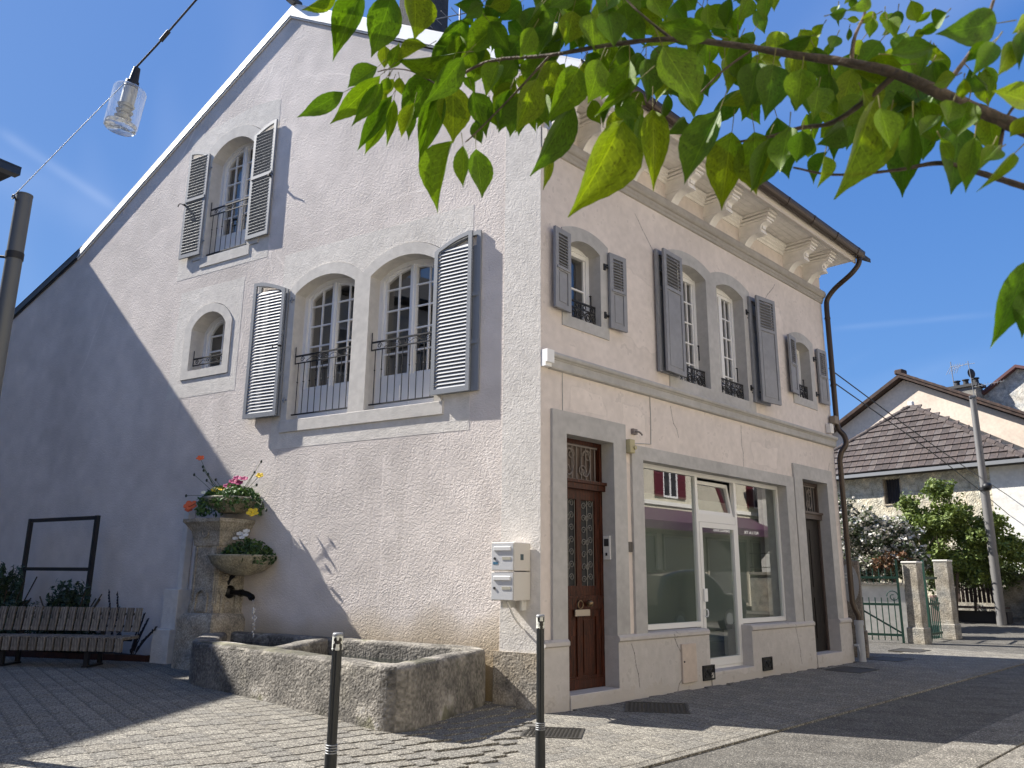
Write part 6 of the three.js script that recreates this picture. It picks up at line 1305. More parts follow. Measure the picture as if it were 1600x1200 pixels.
{
  const cx = -5.60, cz = 0.25;
  const t = thing('fountain_pillar', 'weathered carved stone fountain pillar with capital at the end of the trough', 'fountain', V3(cx, 0.1, cz));
  const sq = (pts) => { const k = Math.SQRT2; const g = lathe(pts.map(([r, y]) => [r * k, y - 0.1]), 4).rotateY(PI / 4).toNonIndexed(); g.computeVertexNormals(); return g; };
  part(t, 'plinth_block', roughen(sq([[0.001, 0.0], [0.40, 0.0], [0.385, 0.9], [0.33, 0.98], [0.3, 1.0]]), 0.14, 0.012, 5, 8), MA.pillar);
  part(t, 'shaft', roughen(sq([[0.29, 0.96], [0.285, 1.1], [0.275, 1.14], [0.27, 2.02], [0.001, 2.02]]), 0.14, 0.007, 5, 9), MA.pillar);
  part(t, 'capital', roughen(sq([[0.001, 2.0], [0.29, 2.0], [0.30, 2.08], [0.33, 2.22], [0.40, 2.33], [0.43, 2.36], [0.43, 2.41], [0.001, 2.42]]), 0.14, 0.006, 5, 10), MA.pillar);
  // carved arches, medallion, rosette on the two faces in view
  const arch = (w, h) => { const s = archShape(-w / 2, w / 2, 0, h, w / 2 - 0.002); hole(s, archPoly(-w / 2 + 0.035, w / 2 - 0.035, 0.0, h, w / 2 - 0.04)); return ext(s, 0.03, -0.005); };
  part(t, 'carved_arch', M(arch(0.3, 0.2).rotateY(PI / 2).translate(0.28, 0.92, 0.02)), MA.pillar); part(t, 'carved_arch', M(arch(0.3, 0.2).translate(0, 0.92, 0.28)), MA.pillar);
  part(t, 'medallion', M(cyl(0.075, 0.085, 0.03, 0, 0, 0, 18).rotateZ(-PI / 2).translate(0.285, 1.24, 0.13)), MA.pillar);
  part(t, 'carved_moulding', M(bb(0.26, 0.292, 1.02, 1.88, -0.25, -0.21), bb(0.26, 0.292, 1.02, 1.88, 0.21, 0.25), bb(-0.25, -0.21, 1.02, 1.88, 0.26, 0.292), bb(0.21, 0.25, 1.02, 1.88, 0.26, 0.292), new THREE.TorusGeometry(0.07, 0.012, 6, 18).translate(0, 2.1, 0.33)), MA.pillar);
  part(t, 'acanthus_carving', M(new THREE.SphereGeometry(0.07, 10, 8).scale(1, 1.5, 0.4).rotateY(PI / 2).translate(0.285, 0.96, 0.02), ...[-1, 1].map((q) => scroll(q * 0.1, 0, 0.06, q, 0.02).rotateY(PI / 2).translate(0.29, 1.42, 0.02))), MA.pillar);
}
{
  const S = V3(-5.32, 1.31, 0.25);
  const t = thing('fountain_spout', 'dark bronze fountain spout pouring water into the trough', 'spout', S);
  const bronze = mat([0.018, 0.017, 0.017], 0.35, { metalness: 0.6 });
  part(t, 'rosette', M(lathe([[0.001, 0.05], [0.05, 0.05], [0.095, 0.02], [0.1, 0.0], [0.001, 0]], 18).rotateZ(-PI / 2)), bronze);
  part(t, 'pipe', M(tube([V3(0.02, 0, 0), V3(0.2, -0.01, 0), V3(0.36, -0.02, 0), V3(0.46, -0.05, 0), V3(0.52, -0.09, 0)], 0.042, 10, 20), cyl(0.055, 0.055, 0.05, 0, 0, 0, 12).rotateZ(PI / 2).translate(0.26, -0.012, 0), cyl(0.05, 0.05, 0.03).rotateZ(PI / 2 - 0.7).translate(0.49, -0.07, 0)), bronze);
  const pts = []; for (let i = 0; i <= 16; i++) { const k = i / 16; pts.push(V3(0.53 + 0.06 * Math.sqrt(k), -0.1 - 0.60 * k, 0.004 * Math.sin(k * 21))); }
  part(t, 'water_jet', M(new THREE.TubeGeometry(new THREE.CatmullRomCurve3(pts), 40, 0.015, 7)), new THREE.MeshPhysicalMaterial({ color: 0xffffff, roughness: 0.05, transmission: 1, thickness: 0.02, ior: 1.33 }));
  const dr = rng(8), drops = []; for (let i = 0; i < 26; i++) drops.push(new THREE.SphereGeometry(0.006 + dr() * 0.008, 6, 5).scale(1, 1.8, 1).translate(0.585 + (dr() - 0.5) * 0.05, -0.22 - dr() * 0.46, (dr() - 0.5) * 0.04));
  part(t, 'water_drops', M(drops), new THREE.MeshPhysicalMaterial({ color: 0xffffff, roughness: 0.05, transmission: 0.6, thickness: 0.02, ior: 1.33 }));
}
// leaves as many small bent faces spread through a volume; shade comes from their overlap
function foliage(n, seed, sample, size, opt = {}) {
  const r = rng(seed), pos = [], nor = [], cl = [], q = new THREE.Quaternion(), e = new THREE.Euler(), a = V3(), tones = opt.tones || [[0.05, 0.10, 0.02], [0.075, 0.14, 0.03], [0.035, 0.075, 0.015]];
  for (let i = 0; i < n; i++) {
    const c = sample(r, i); if (!c) continue;
    const L = size * (0.65 + r() * 0.7), w = L * (opt.w || 0.28), d = (opt.fold || 0.25) * w;
    e.set((r() - 0.5) * (opt.tilt || 2.2), r() * 2 * PI, (r() - 0.5) * (opt.tilt || 2.2)); q.setFromEuler(e); if (c.q) q.copy(c.q);
    const v = [[-L * 0.5, 0, 0], [-L * 0.08, d, w], [-L * 0.08, d, -w], [L * 0.5, -d * 1.2, 0], [0, 0, 0]].map(([x, y, z]) => a.set(x, y, z).applyQuaternion(q).add(c.p).toArray());
    const t = tones[Math.floor(r() * tones.length)], k = 0.8 + r() * 0.4;
    for (const tri of [[0, 1, 4], [4, 1, 3], [0, 4, 2], [4, 3, 2]]) for (const m of tri) { pos.push(...v[m]); cl.push(t[0] * k, t[1] * k, t[2] * k); }
  }
  const g = new THREE.BufferGeometry(); g.setAttribute('position', new THREE.Float32BufferAttribute(pos, 3)); g.setAttribute('color', new THREE.Float32BufferAttribute(cl, 3)); g.computeVertexNormals();
  g.setAttribute('uv', new THREE.Float32BufferAttribute(new Float32Array(pos.length / 3 * 2), 2)); return g;
}
const leafMat = new THREE.MeshPhysicalMaterial({ color: 0xffffff, vertexColors: true, roughness: 0.75, transmission: 0.3, thickness: 0, side: THREE.DoubleSide });
const dotMat = (c) => mat(c, 0.7, { side: THREE.DoubleSide });
function blossom(r, petals, m, cup) { const l = []; for (let i = 0; i < petals; i++) { const p = new THREE.SphereGeometry(r * 0.52, 8, 6).scale(1, 0.22, 0.85).translate(r * 0.5, 0, 0).rotateZ(cup).rotateY(i / petals * 2 * PI + 0.2); l.push(p); } l.push(new THREE.SphereGeometry(r * 0.2, 6, 5).translate(0, r * 0.12, 0)); return M(l); }
const FM = { yellow: dotMat([0.75, 0.5, 0.02]), orange: dotMat([0.75, 0.13, 0.03]), magenta: dotMat([0.33, 0.03, 0.12]), cream: dotMat([0.78, 0.72, 0.5]), white: dotMat([0.75, 0.74, 0.7]), bud: dotMat([0.03, 0.04, 0.025]) };
{
  const mk = (name, label, pos, fl, prof) => {
    const t = thing(name, label, 'flower bowl', pos);
    const g = lathe(prof, 48), p = g.attributes.position; for (let i = 0; i < p.count; i++) { const x = p.getX(i), y = p.getY(i), z = p.getZ(i), r = Math.hypot(x, z); if (r < 0.05) continue; const a = Math.atan2(z, x), k = 1 + 0.035 * Math.abs(Math.cos(a * 12)) * (y < fl ? 1 : 0); p.setX(i, x * k); p.setZ(i, z * k); } g.computeVertexNormals();
    part(t, 'bowl', M(g), MA.bowl); part(t, 'soil', M(new THREE.CircleGeometry(prof[prof.length - 2][0] * 0.95, 20).rotateX(-PI / 2).translate(0, fl, 0)), MA.soil);
    return t;
  };
  const flower = (t, x, y, z, r, m, n = 5, cup = 0.35, tiltX = 0.5, tiltZ = -0.4) => { const o = part(t, 'flower', blossom(r, n, m, cup), m, V3(x, y, z)); o.rotation.set(tiltX, 0, tiltZ); return o; };
  const stem = (t, a, b) => part(t, 'stem', M(tube([a, V3((a.x * 0.45 + b.x * 0.55), (a.y + b.y) / 2 + 0.03, (a.z + b.z) / 2), b], 0.004, 5)), mat([0.08, 0.11, 0.04], 0.8));
  const up = mk('flower_bowl', 'fluted stone bowl of bright mixed flowers on top of the fountain pillar', V3(-5.47, 2.51, 0.25), 0.19, [[0.001, 0.0], [0.17, 0.0], [0.2, 0.03], [0.33, 0.1], [0.40, 0.18], [0.43, 0.21], [0.43, 0.24], [0.39, 0.24], [0.36, 0.19]]);
  const clump = (R0, H, d0) => (r) => { const a = r() * 2 * PI, k = Math.sqrt(r()), x = Math.cos(a) * k * R0, z = Math.sin(a) * k * R0 * 0.85; return { p: V3(x, 0.2 + (1 - k * k) * H * r() + (k > 0.8 ? -r() * d0 : 0.02), z) }; };
  part(up, 'foliage', foliage(1500, 21, clump(0.56, 0.24, 0.24), 0.085, { tones: [[0.04, 0.10, 0.02], [0.07, 0.15, 0.03], [0.11, 0.2, 0.045]] }), leafMat).userData.kind = 'stuff';
  for (const [x, y, z, r, m, n] of [[-0.14, 0.34, 0.2, 0.085, 'yellow', 7], [-0.05, 0.36, 0.16, 0.075, 'yellow', 7], [-0.23, 0.37, 0.12, 0.06, 'cream', 6], [0.04, 0.4, 0.14, 0.07, 'magenta', 6], [0.12, 0.47, 0.1, 0.075, 'magenta', 6], [0.2, 0.45, 0.06, 0.08, 'magenta', 6], [0.15, 0.53, 0.05, 0.07, 'magenta', 6], [0.25, 0.52, 0.0, 0.07, 'magenta', 6], [-0.3, 0.3, 0.3, 0.05, 'cream', 6]]) flower(up, x, y, z, r, FM[m], n);
  for (const [x, y, z, r, m] of [[-0.92, 0.15, 0.05, 0.11, 'orange'], [-0.82, 0.12, 0.14, 0.1, 'orange'], [-1.02, 0.09, 0.0, 0.07, 'orange'], [-0.86, 0.93, 0.0, 0.07, 'orange'], [0.62, -0.02, 0.1, 0.10, 'yellow'], [0.6, 0.56, 0.0, 0.065, 'yellow']]) { stem(up, V3(x * 0.35, 0.24, z), V3(x, y, z)); flower(up, x, y, z, r, FM[m], 5, 0.2, 0.7, -0.5); }
  for (const [x, y] of [[-0.75, 0.78], [-0.72, 0.72], [-0.6, 0.65], [-0.62, 0.55], [-0.95, 0.66], [-1.1, 0.32], [0.63, 0.78], [0.5, 0.62], [0.57, 0.42], [0.72, 0.1], [0.83, 0.02], [-0.4, 0.55]]) { stem(up, V3(x * 0.3, 0.24, 0), V3(x, y, 0.02)); part(up, 'flower_bud', M(new THREE.SphereGeometry(0.018, 6, 5).scale(1, 1.5, 1)), FM.bud, V3(x, y, 0.02)); }
  const lo = mk('flower_bowl', 'fluted stone bowl of green plants bracketed to the pillar above the spout', V3(-5.05, 1.55, 0.28), 0.24, [[0.001, 0.0], [0.12, 0.01], [0.3, 0.07], [0.44, 0.18], [0.50, 0.27], [0.52, 0.30], [0.50, 0.31], [0.46, 0.31], [0.43, 0.24]]);
  part(lo, 'bracket', M(tube([V3(-0.3, -0.12, 0), V3(-0.26, -0.05, 0), V3(-0.16, 0.02, 0)], 0.03, 8)), MA.iron);
  part(lo, 'foliage', foliage(1300, 22, (r) => { const a = r() * 2 * PI, k = Math.sqrt(r()), x = 0.1 + Math.cos(a) * k * 0.44, z = Math.sin(a) * k * 0.4; return { p: V3(x, 0.27 + (1 - k * k * 0.8) * 0.3 * r() + (k > 0.85 ? -r() * 0.1 : 0), z) }; }, 0.07, { tones: [[0.03, 0.075, 0.015], [0.055, 0.12, 0.02], [0.08, 0.15, 0.03]] }), leafMat).userData.kind = 'stuff';
  for (const [x, y, z, r, m, n] of [[-0.44, 0.42, 0.15, 0.08, 'yellow', 7], [-0.43, 0.36, 0.19, 0.05, 'yellow', 6], [-0.06, 0.62, 0.05, 0.06, 'white', 6], [0.02, 0.66, 0.0, 0.06, 'white', 6], [0.08, 0.6, 0.06, 0.05, 'white', 6], [-0.12, 0.55, 0.08, 0.05, 'white', 6], [0.05, 0.56, 0.1, 0.05, 'white', 6]]) flower(lo, x, y, z, r, FM[m], n);
}
{ // boxed-in pipe on the wall behind the pillar
  const t = thing('pipe_casing', 'stepped white boxed casing on the wall left of the fountain pillar', 'casing', V3(-6.72, 0.1, 0.06));
  part(t, 'lower_casing', M(rb(0.42, 0.62, 0.36, 0.01, 0, 0.3, 0.12)), MA.quoin); part(t, 'upper_casing', M(rb(0.36, 0.62, 0.26, 0.01, 0.03, 0.92, 0.08)), MA.quoin); part(t, 'pipe', M(bb(-0.02, 0.1, 1.23, 2.6, -0.04, 0.08)), MA.quoin);
}
// ---------------------------------------------------------------- bench, planter, frame
{
  const t = thing('park_bench', 'curved wooden slat bench on dark metal legs in the shade of the gable wall', 'bench', V3(-6.62, 0.17, 0.86)); t.rotation.y = 0.55;
  const iron = mat([0.03, 0.028, 0.028], 0.5, { metalness: 0.4 }); const N = 27, pitch = 0.137;
  const back = M(rb(0.105, 0.36, 0.035, 0.006)), seat = M(rb(0.105, 0.045, 0.42, 0.006, 0, 0, -0.02), rb(0.105, 0.2, 0.05, 0.008, 0, -0.085, 0.21));
  const woods = [MA.benchWood, mat([0.36, 0.33, 0.295], 0.8, { map: T_wood }), mat([0.49, 0.455, 0.41], 0.8, { map: T_wood })];
  const br = rng(17);
  for (let i = 0; i < N; i++) {
    const k = i / (N - 1), x = -0.06 - i * pitch, cz = -0.16 * Math.sin(k * PI) + 0.1, yaw = -0.1 * Math.cos(k * PI);
    const m = woods[Math.floor(br() * 3)];
    const b = part(t, 'back_slat', back, m, V3(x, 0.70, cz - 0.22)); b.rotation.set(-0.17, yaw, (br() - 0.5) * 0.01);
    const s = part(t, 'seat_slat', seat, m, V3(x, 0.45, cz + 0.05)); s.rotation.y = yaw;
  }
  const rail = (y, dz, r) => { const p = []; for (let i = 0; i <= 12; i++) { const k = i / 12; p.push(V3(-0.06 - k * (N - 1) * pitch, y, -0.16 * Math.sin(k * PI) + 0.1 + dz)); } return tube(p, r, 6, 24); };
  part(t, 'rail', M(rail(0.41, 0.18, 0.02), rail(0.41, -0.1, 0.02), rail(0.78, -0.26, 0.018), rail(0.6, -0.23, 0.018)), iron);
  for (const k of [0.16, 0.53, 0.9]) { const x = -0.06 - k * (N - 1) * pitch, cz = -0.16 * Math.sin(k * PI) + 0.1; part(t, 'leg', M(bb(x - 0.03, x + 0.03, 0, 0.41, cz + 0.1, cz + 0.17), bb(x - 0.03, x + 0.03, 0, 0.8, cz - 0.3, cz - 0.25), bb(x - 0.05, x + 0.05, 0, 0.05, cz - 0.3, cz + 0.17)), iron); }
}
{
  const t = thing('planter_bed', 'low raised planting bed with rusty steel edging behind the bench', 'planter', V3(0, 0.15, 0));
  const P = [[-7.0, 0.1], [-7.06, 0.32], [-9.6, 1.15], [-13, 2.4], [-13, 0.06], [-7.0, 0.06]];
  const s = polyShape(P.map(([x, z]) => [x, -z]).reverse()); const g = ext(s, 0.1).rotateX(-PI / 2); part(t, 'soil', M(g), MA.soil);
  const rust = mat([0.07, 0.024, 0.014], 0.75, { map: T_stone });
  for (let i = 0; i < 3; i++) { const a = P[i], b = P[i + 1], L = Math.hypot(b[0] - a[0], b[1] - a[1]); part(t, 'edging', M(bx(L, 0.16, 0.02).rotateY(Math.atan2(-(b[1] - a[1]), b[0] - a[0])).translate((a[0] + b[0]) / 2, 0.06, (a[1] + b[1]) / 2)), rust); }
}
{
  const mk = (label, pos, rx, ry, rz, n, seed) => {
    const t = thing('juniper', label, 'shrub', pos);
    const br = []; const r = rng(seed); for (let i = 0; i < 14; i++) { const a = r() * 2 * PI; br.push(tube([V3(0, 0, 0), V3(Math.cos(a) * rx * 0.4, ry * 0.35, Math.sin(a) * rz * 0.4), V3(Math.cos(a) * rx * 0.8, ry * (0.5 + r() * 0.4), Math.sin(a) * rz * 0.8)], 0.012, 5)); }
    part(t, 'stem', M(br), mat([0.06, 0.045, 0.03], 0.9));
    part(t, 'foliage', foliage(n, seed + 1, (q) => { const a = q() * 2 * PI, k = Math.pow(q(), 0.4), b = q() * PI / 2, bump = 0.75 + 0.35 * Math.sin(a * 5 + seed) * Math.sin(b * 4); return { p: V3(Math.cos(a) * Math.cos(b) * k * rx * bump, Math.sin(b) * k * ry * bump + 0.02, Math.sin(a) * Math.cos(b) * k * rz * bump) }; }, 0.10, { w: 0.22, tones: [[0.018, 0.045, 0.018], [0.028, 0.06, 0.024], [0.04, 0.08, 0.035]] }), leafMat).userData.kind = 'stuff';
  };
  mk('dark green juniper mound behind the bench under the black frame', V3(-8.95, 0.3, 0.62), 1.0, 1.1, 0.42, 9000, 31);
  mk('taller dark green juniper at the far left behind the bench', V3(-10.55, 0.3, 0.9), 1.0, 1.4, 0.5, 9000, 37);
  const t = thing('twiggy_shrub', 'sparse shrub with dark budded twigs by the end of the bench', 'shrub', V3(-7.5, 0.25, 0.3)); const r = rng(41);
  for (const [dx, h, lean] of [[-0.72, 1.05, 0.02], [-0.5, 1.02, 0.05], [-0.42, 0.78, 0.08], [0.05, 0.62, 0.42], [0.1, 0.5, 0.6], [-0.05, 0.45, 0.4], [0.0, 0.7, 0.36]]) {
    const p0 = V3(dx * 0.6, 0, 0), p1 = V3(dx + lean, h, 0.08), l = [tube([p0, V3(dx * 0.85 + lean * 0.4, h * 0.5, 0.02), p1], 0.008, 5)];
    for (let k = 4; k < 22; k++) { const q = k / 22; l.push(new THREE.SphereGeometry(0.016, 5, 4).scale(1, 1.6, 1).translate(p0.x + (dx * 0.85 + lean * 0.4 - p0.x) * Math.min(1, q * 2) + Math.max(0, q - 0.5) * 2 * (p1.x - dx * 0.85 - lean * 0.4) + (r() - 0.5) * 0.03, h * q, 0.02 + 0.06 * q)); }
    part(t, 'twig', M(l), mat([0.025, 0.022, 0.03], 0.8));
  }
  const f = thing('metal_frame', 'empty black metal notice frame standing in the bed by the gable wall', 'frame', V3(-9.6, 0.2, 0.5)); const ms = mat([0.025, 0.026, 0.028], 0.45, { metalness: 0.4 });
  const x0 = -1.11, x1 = 1.0; part(f, 'post', M(bb(x0 - 0.04, x0 + 0.04, 0, 2.35, -0.03, 0.03)), ms); part(f, 'post', M(bb(x1 - 0.04, x1 + 0.04, 0, 2.35, -0.03, 0.03)), ms);
  part(f, 'crossbar', M(bb(x0 + 0.04, x1 - 0.04, 2.28, 2.345, -0.025, 0.025), bb(x0 + 0.1, x0 + 0.13, 2.29, 2.33, 0.025, 0.03)), ms); part(f, 'crossbar', M(bb(x0 + 0.04, x1 - 0.04, 1.40, 1.46, -0.025, 0.025)), ms);
}
// ---------------------------------------------------------------- bollards, covers, lamps
{
  const band = mat([0.66, 0.66, 0.64], 0.55, { map: (() => { const n = makeNoise(77); return tex(256, (u, v) => { const k = fbm(u, v * 0.5, 10, 4, n); return k < 0.42 ? [0.16, 0.15, 0.13] : [0.98, 0.98, 0.95]; }, true, 5); })() });
  const flut = (r, h) => { const s = new THREE.Shape(); for (let i = 0; i < 48; i++) { const a = i / 48 * 2 * PI, q = r * (1 - 0.13 * Math.pow(Math.abs(Math.sin(a * 4)), 3)); i ? s.lineTo(q * Math.cos(a), q * Math.sin(a)) : s.moveTo(q * Math.cos(a), q * Math.sin(a)); } s.closePath(); return ext(s, h).rotateX(-PI / 2); };
  for (const [x, z, H, label] of [[1.245, 4.89, 1.235, 'slim black fluted bollard with worn white top in front of the trough'], [1.745, 3.16, 1.30, 'slim black fluted bollard with white top in front of the house corner']]) {
    const t = thing('bollard', label, 'bollard', V3(x, gy(x, z) - 0.01, z), 'bollards along the pavement'), h = H - gy(x, z);
    const r = 0.031;
    part(t, 'post', M(flut(r, h - 0.55).translate(0, 0.47, 0)), MA.bollard);
    part(t, 'base', M(cyl(0.037, 0.041, 0.47, 0, 0.235, 0, 24), cyl(0.047, 0.05, 0.03, 0, 0.015, 0, 24)), MA.bollard);
    part(t, 'ring', M(...[0.475, 0.49, 0.505, 0.52].map((y) => new THREE.TorusGeometry(0.033, 0.005, 6, 24).rotateX(PI / 2).translate(0, y, 0))), MA.zinc);
    const b = cyl(0.033, 0.033, 0.085, 0, h - 0.05, 0, 24); const bd = part(t, 'white_band', M(b, new THREE.TorusGeometry(0.0325, 0.003, 6, 24).rotateX(PI / 2).translate(0, h - 0.085, 0)), band);
    part(t, 'cap', M(lathe([[0.034, 0], [0.034, 0.012], [0.028, 0.02], [0.001, 0.022]], 24).translate(0, h - 0.008, 0)), MA.zinc);
  }
  const cover = (x, z, w, d, ry, label, bumps) => {
    const t = thing('drain_cover', label, 'drain cover', V3(x, gy(x, z) + 0.012, z)); t.rotation.y = ry;
    const iron = mat([0.075, 0.07, 0.062], 0.6, { metalness: 0.4, map: T_mottle });
    part(t, 'frame', M(bb(-w / 2 - 0.03, w / 2 + 0.03, -0.03, 0.006, -d / 2 - 0.03, -d / 2), bb(-w / 2 - 0.03, w / 2 + 0.03, -0.03, 0.006, d / 2, d / 2 + 0.03), bb(-w / 2 - 0.03, -w / 2, -0.03, 0.006, -d / 2, d / 2), bb(w / 2, w / 2 + 0.03, -0.03, 0.006, -d / 2, d / 2)), iron);
    const l = [bb(-w / 2 + 0.003, w / 2 - 0.003, -0.03, 0.0, -d / 2 + 0.003, d / 2 - 0.003)]; if (bumps) for (let i = 0; i < 14; i++) for (let j = 0; j < 14; j++) l.push(bx(w / 28, 0.012, d / 34, -w / 2 + w * (i + 0.5) / 14, 0.004, -d / 2 + d * (j + 0.5) / 14).rotateY(0));
    part(t, 'plate', M(l), iron);
  };
  cover(1.0, -1.18, 0.72, 0.72, 0.38, 'dark patterned iron drain cover in the shade by the entrance door', true);
  cover(0.69, 0.98, 0.56, 0.5, 0.38, 'patterned iron drain cover in sun between bollard and house corner', true);
  cover(2.38, -7.14, 0.8, 0.6, TB, 'dark cover in the shaded paving near the side door'); cover(2.73, -9.71, 0.8, 0.6, TB, 'dark cover in the shaded paving beyond the downpipe'); cover(2.88, -12.2, 0.8, 0.6, TB, 'farthest dark cover in the paving before the gate');
  const t = thing('tactile_slab', 'pale tactile paving slab with small domes beside the bollard', 'paving slab', V3(1.62, gy(1.62, 3.7) + 0.004, 3.62)); t.rotation.y = -0.39;
  const tm = mat([0.95, 0.92, 0.85], 0.9, { map: T_speck }); part(t, 'slab', M(rb(0.6, 0.05, 0.42, 0.006, 0, -0.01, 0)), tm); const dm = []; for (let i = 0; i < 12; i++) for (let j = 0; j < 8; j++) dm.push(new THREE.SphereGeometry(0.013, 8, 4, 0, 2 * PI, 0, PI / 2).scale(1, 0.5, 1).translate(-0.275 + i * 0.05, 0.0155, -0.175 + j * 0.05)); part(t, 'domes', M(dm), tm).userData.kind = 'stuff';
}
{ // pole at the left edge, catenary lamp
  const t = thing('steel_pole', 'thick grey steel pole at the left edge holding the lamp wire', 'pole', V3(-2.64, 0, 5.31));
  const bot = V3(0, 0.05, 0), top = V3(0, 5.04, 0);
  part(t, 'mast', M(bar(bot, top, 0.07, 28)), MA.greyPole);
  part(t, 'cap', M(bar(top, top.clone().add(V3(0, 0.014, 0)), 0.072, 28)), MA.greyPole);
  const L = (k) => bot.clone().lerp(top, k);
  part(t, 'eye_bolt', M(bar(L(0.985).add(V3(0.0, 0, 0.06)), L(0.985).add(V3(0.03, 0.02, 0.10)), 0.009), new THREE.TorusGeometry(0.02, 0.006, 6, 14).translate(0.03, 4.98, 0.11)), MA.iron);
  part(t, 'spotlight', M(bar(L(0.80), L(0.80).add(V3(-0.2, 0, 0.16)), 0.025), cyl(0.07, 0.06, 0.15).rotateZ(0.5).translate(-0.17, L(0.77).y, 0.12)), MA.greyPole);
  part(t, 'clamp', M(bar(L(0.872), L(0.885), 0.077, 20), bar(L(0.875), L(0.875).add(V3(-0.14, 0.02, 0.07)), 0.014)), MA.iron);
  const l = thing('catenary_lamp', 'cylindrical clear glass lamp hanging from wires against the sky', 'lamp', V3(-2.05, 6.44, 4.76)); l.rotation.z = -0.13; l.rotation.x = -0.05;
  const steel = mat([0.3, 0.3, 0.29], 0.35, { metalness: 0.7 });
  part(l, 'glass_cylinder', M(lathe([[0.001, -0.60], [0.13, -0.59], [0.15, -0.57], [0.155, -0.54], [0.155, -0.16], [0.14, -0.13], [0.075, -0.115]], 36)), new THREE.MeshPhysicalMaterial({ color: col(0.97, 0.99, 1), roughness: 0.02, transmission: 0.8, thickness: 0, ior: 1.6, side: THREE.DoubleSide }));
  part(l, 'glass_base', M(lathe([[0.001, -0.592], [0.14, -0.58], [0.145, -0.52], [0.001, -0.525]], 36)), new THREE.MeshPhysicalMaterial({ color: col(0.97, 0.99, 1), roughness: 0.05, transmission: 1, thickness: 0.05, ior: 1.45 }));
  part(l, 'socket', M(cyl(0.07, 0.075, 0.07, 0, -0.09, 0, 6), cyl(0.035, 0.05, 0.16, 0.01, 0.02, 0, 8), bb(-0.09, -0.03, -0.05, -0.03, -0.02, 0.02)), MA.iron);
  part(l, 'lamp_core', M(cyl(0.068, 0.068, 0.18, 0, -0.22, 0, 20), ...[-0.33, -0.395, -0.46].map((y) => cyl(0.082, 0.07, 0.022, 0, y, 0, 24)), cyl(0.045, 0.045, 0.2, 0, -0.38, 0, 16)), steel);
  const w = thing('catenary_wire', 'thin black catenary wire carrying the glass lamp', 'wire', V3(0, 0, 0));
  part(w, 'cable', M(tube([V3(-2.03, 6.55, 4.76), V3(-1.72, 6.86, 4.68), V3(-1.44, 7.21, 4.59), V3(0.2, 8.35, 4.2), V3(3.5, 9.3, 3.6), V3(8.98, 9.6, 2.69)], 0.011, 6, 40), bar(V3(-1.78, 6.8, 4.695), V3(-1.70, 6.9, 4.67), 0.022, 8)), MA.iron);
  part(w, 'guy_wire', M(bar(V3(-2.03, 6.5, 4.76), V3(-2.61, 4.985, 5.42), 0.0045, 5)), MA.zinc);
}
// ---------------------------------------------------------------- neighbours that shade the square and face the street
function plainWindows(t, list, m, place) { for (const [x, y, w, h] of list) { const f = place(part(t, 'window', M(bb(-w / 2, w / 2, 0, 0.06, 0, 0.05), bb(-w / 2, w / 2, h - 0.06, h, 0, 0.05), bb(-w / 2, -w / 2 + 0.06, 0.06, h - 0.06, 0, 0.05), bb(w / 2 - 0.06, w / 2, 0.06, h - 0.06, 0, 0.05), bb(-0.03, 0.03, 0.06, h - 0.06, 0, 0.045)), MA.white), x, y); part(f, 'pane', new THREE.PlaneGeometry(w - 0.1, h - 0.1), mat([0.03, 0.035, 0.04], 0.05), V3(0, h / 2, 0.02)); } }
{
  const t = thing('tall_neighbour_house', 'tall neighbouring house left of the gable, only its dark eave corner in view', 'house', V3(0, 0, 0));
  const wm = mat([0.5, 0.47, 0.43], 0.93, { map: T_mottle });
  part(t, 'wall', M(bb(-24, -14.75, -0.3, 10.75, 0.5, 3.0), bb(-24, -16.3, -0.3, 10.9, 3.0, 8.5)), wm);
  part(t, 'roof', M(ext(polyShape([[-14.42, 10.84], [-14.42, 10.94], [-19.4, 14.2], [-24.4, 10.94], [-24.4, 10.84]]), 2.9, 0.13)), MA.slate);
  part(t, 'eave_gutter', M(bb(-14.44, -14.2, 10.80, 10.97, 0.09, 3.0), bb(-14.215, -14.19, 10.97, 11.01, 0.09, 3.0)), MA.vergeDark);
  plainWindows(t, [[1.6, 3, 1.0, 1.6], [1.6, 6.5, 1.0, 1.6]], null, (o, x, y) => { o.position.set(-14.74, y, x); o.rotation.y = PI / 2; return o; });
}
{
  const t = thing('square_side_house', 'rendered house beside the square outside the left of the view', 'house', V3(-14.95, 0, 3.1)); t.rotation.y = Math.atan2(0.41, 1);   // its flank runs along local z
  const wm = mat([0.55, 0.5, 0.44], 0.93, { map: T_mottle });
  part(t, 'wall', M(bb(-9, -0.35, -0.3, 10.75, 0.3, 16)), wm);
  const rg = ext(polyShape([[0, 10.84], [0, 10.94], [-4.6, 13.6], [-9.4, 10.94], [-9.4, 10.84]]), 16.6, 0); part(t, 'roof', M(rg), MA.slate);
  plainWindows(t, [[3, 1.2, 1.1, 1.7], [6.5, 1.2, 1.1, 1.7], [10, 1.2, 1.1, 1.7], [3, 4.8, 1.1, 1.7], [6.5, 4.8, 1.1, 1.7], [10, 4.8, 1.1, 1.7], [3, 8, 1.1, 1.5], [6.5, 8, 1.1, 1.5], [10, 8, 1.1, 1.5]], null, (o, z, y) => { o.position.set(-0.34, y, z); o.rotation.y = PI / 2; return o; });
}
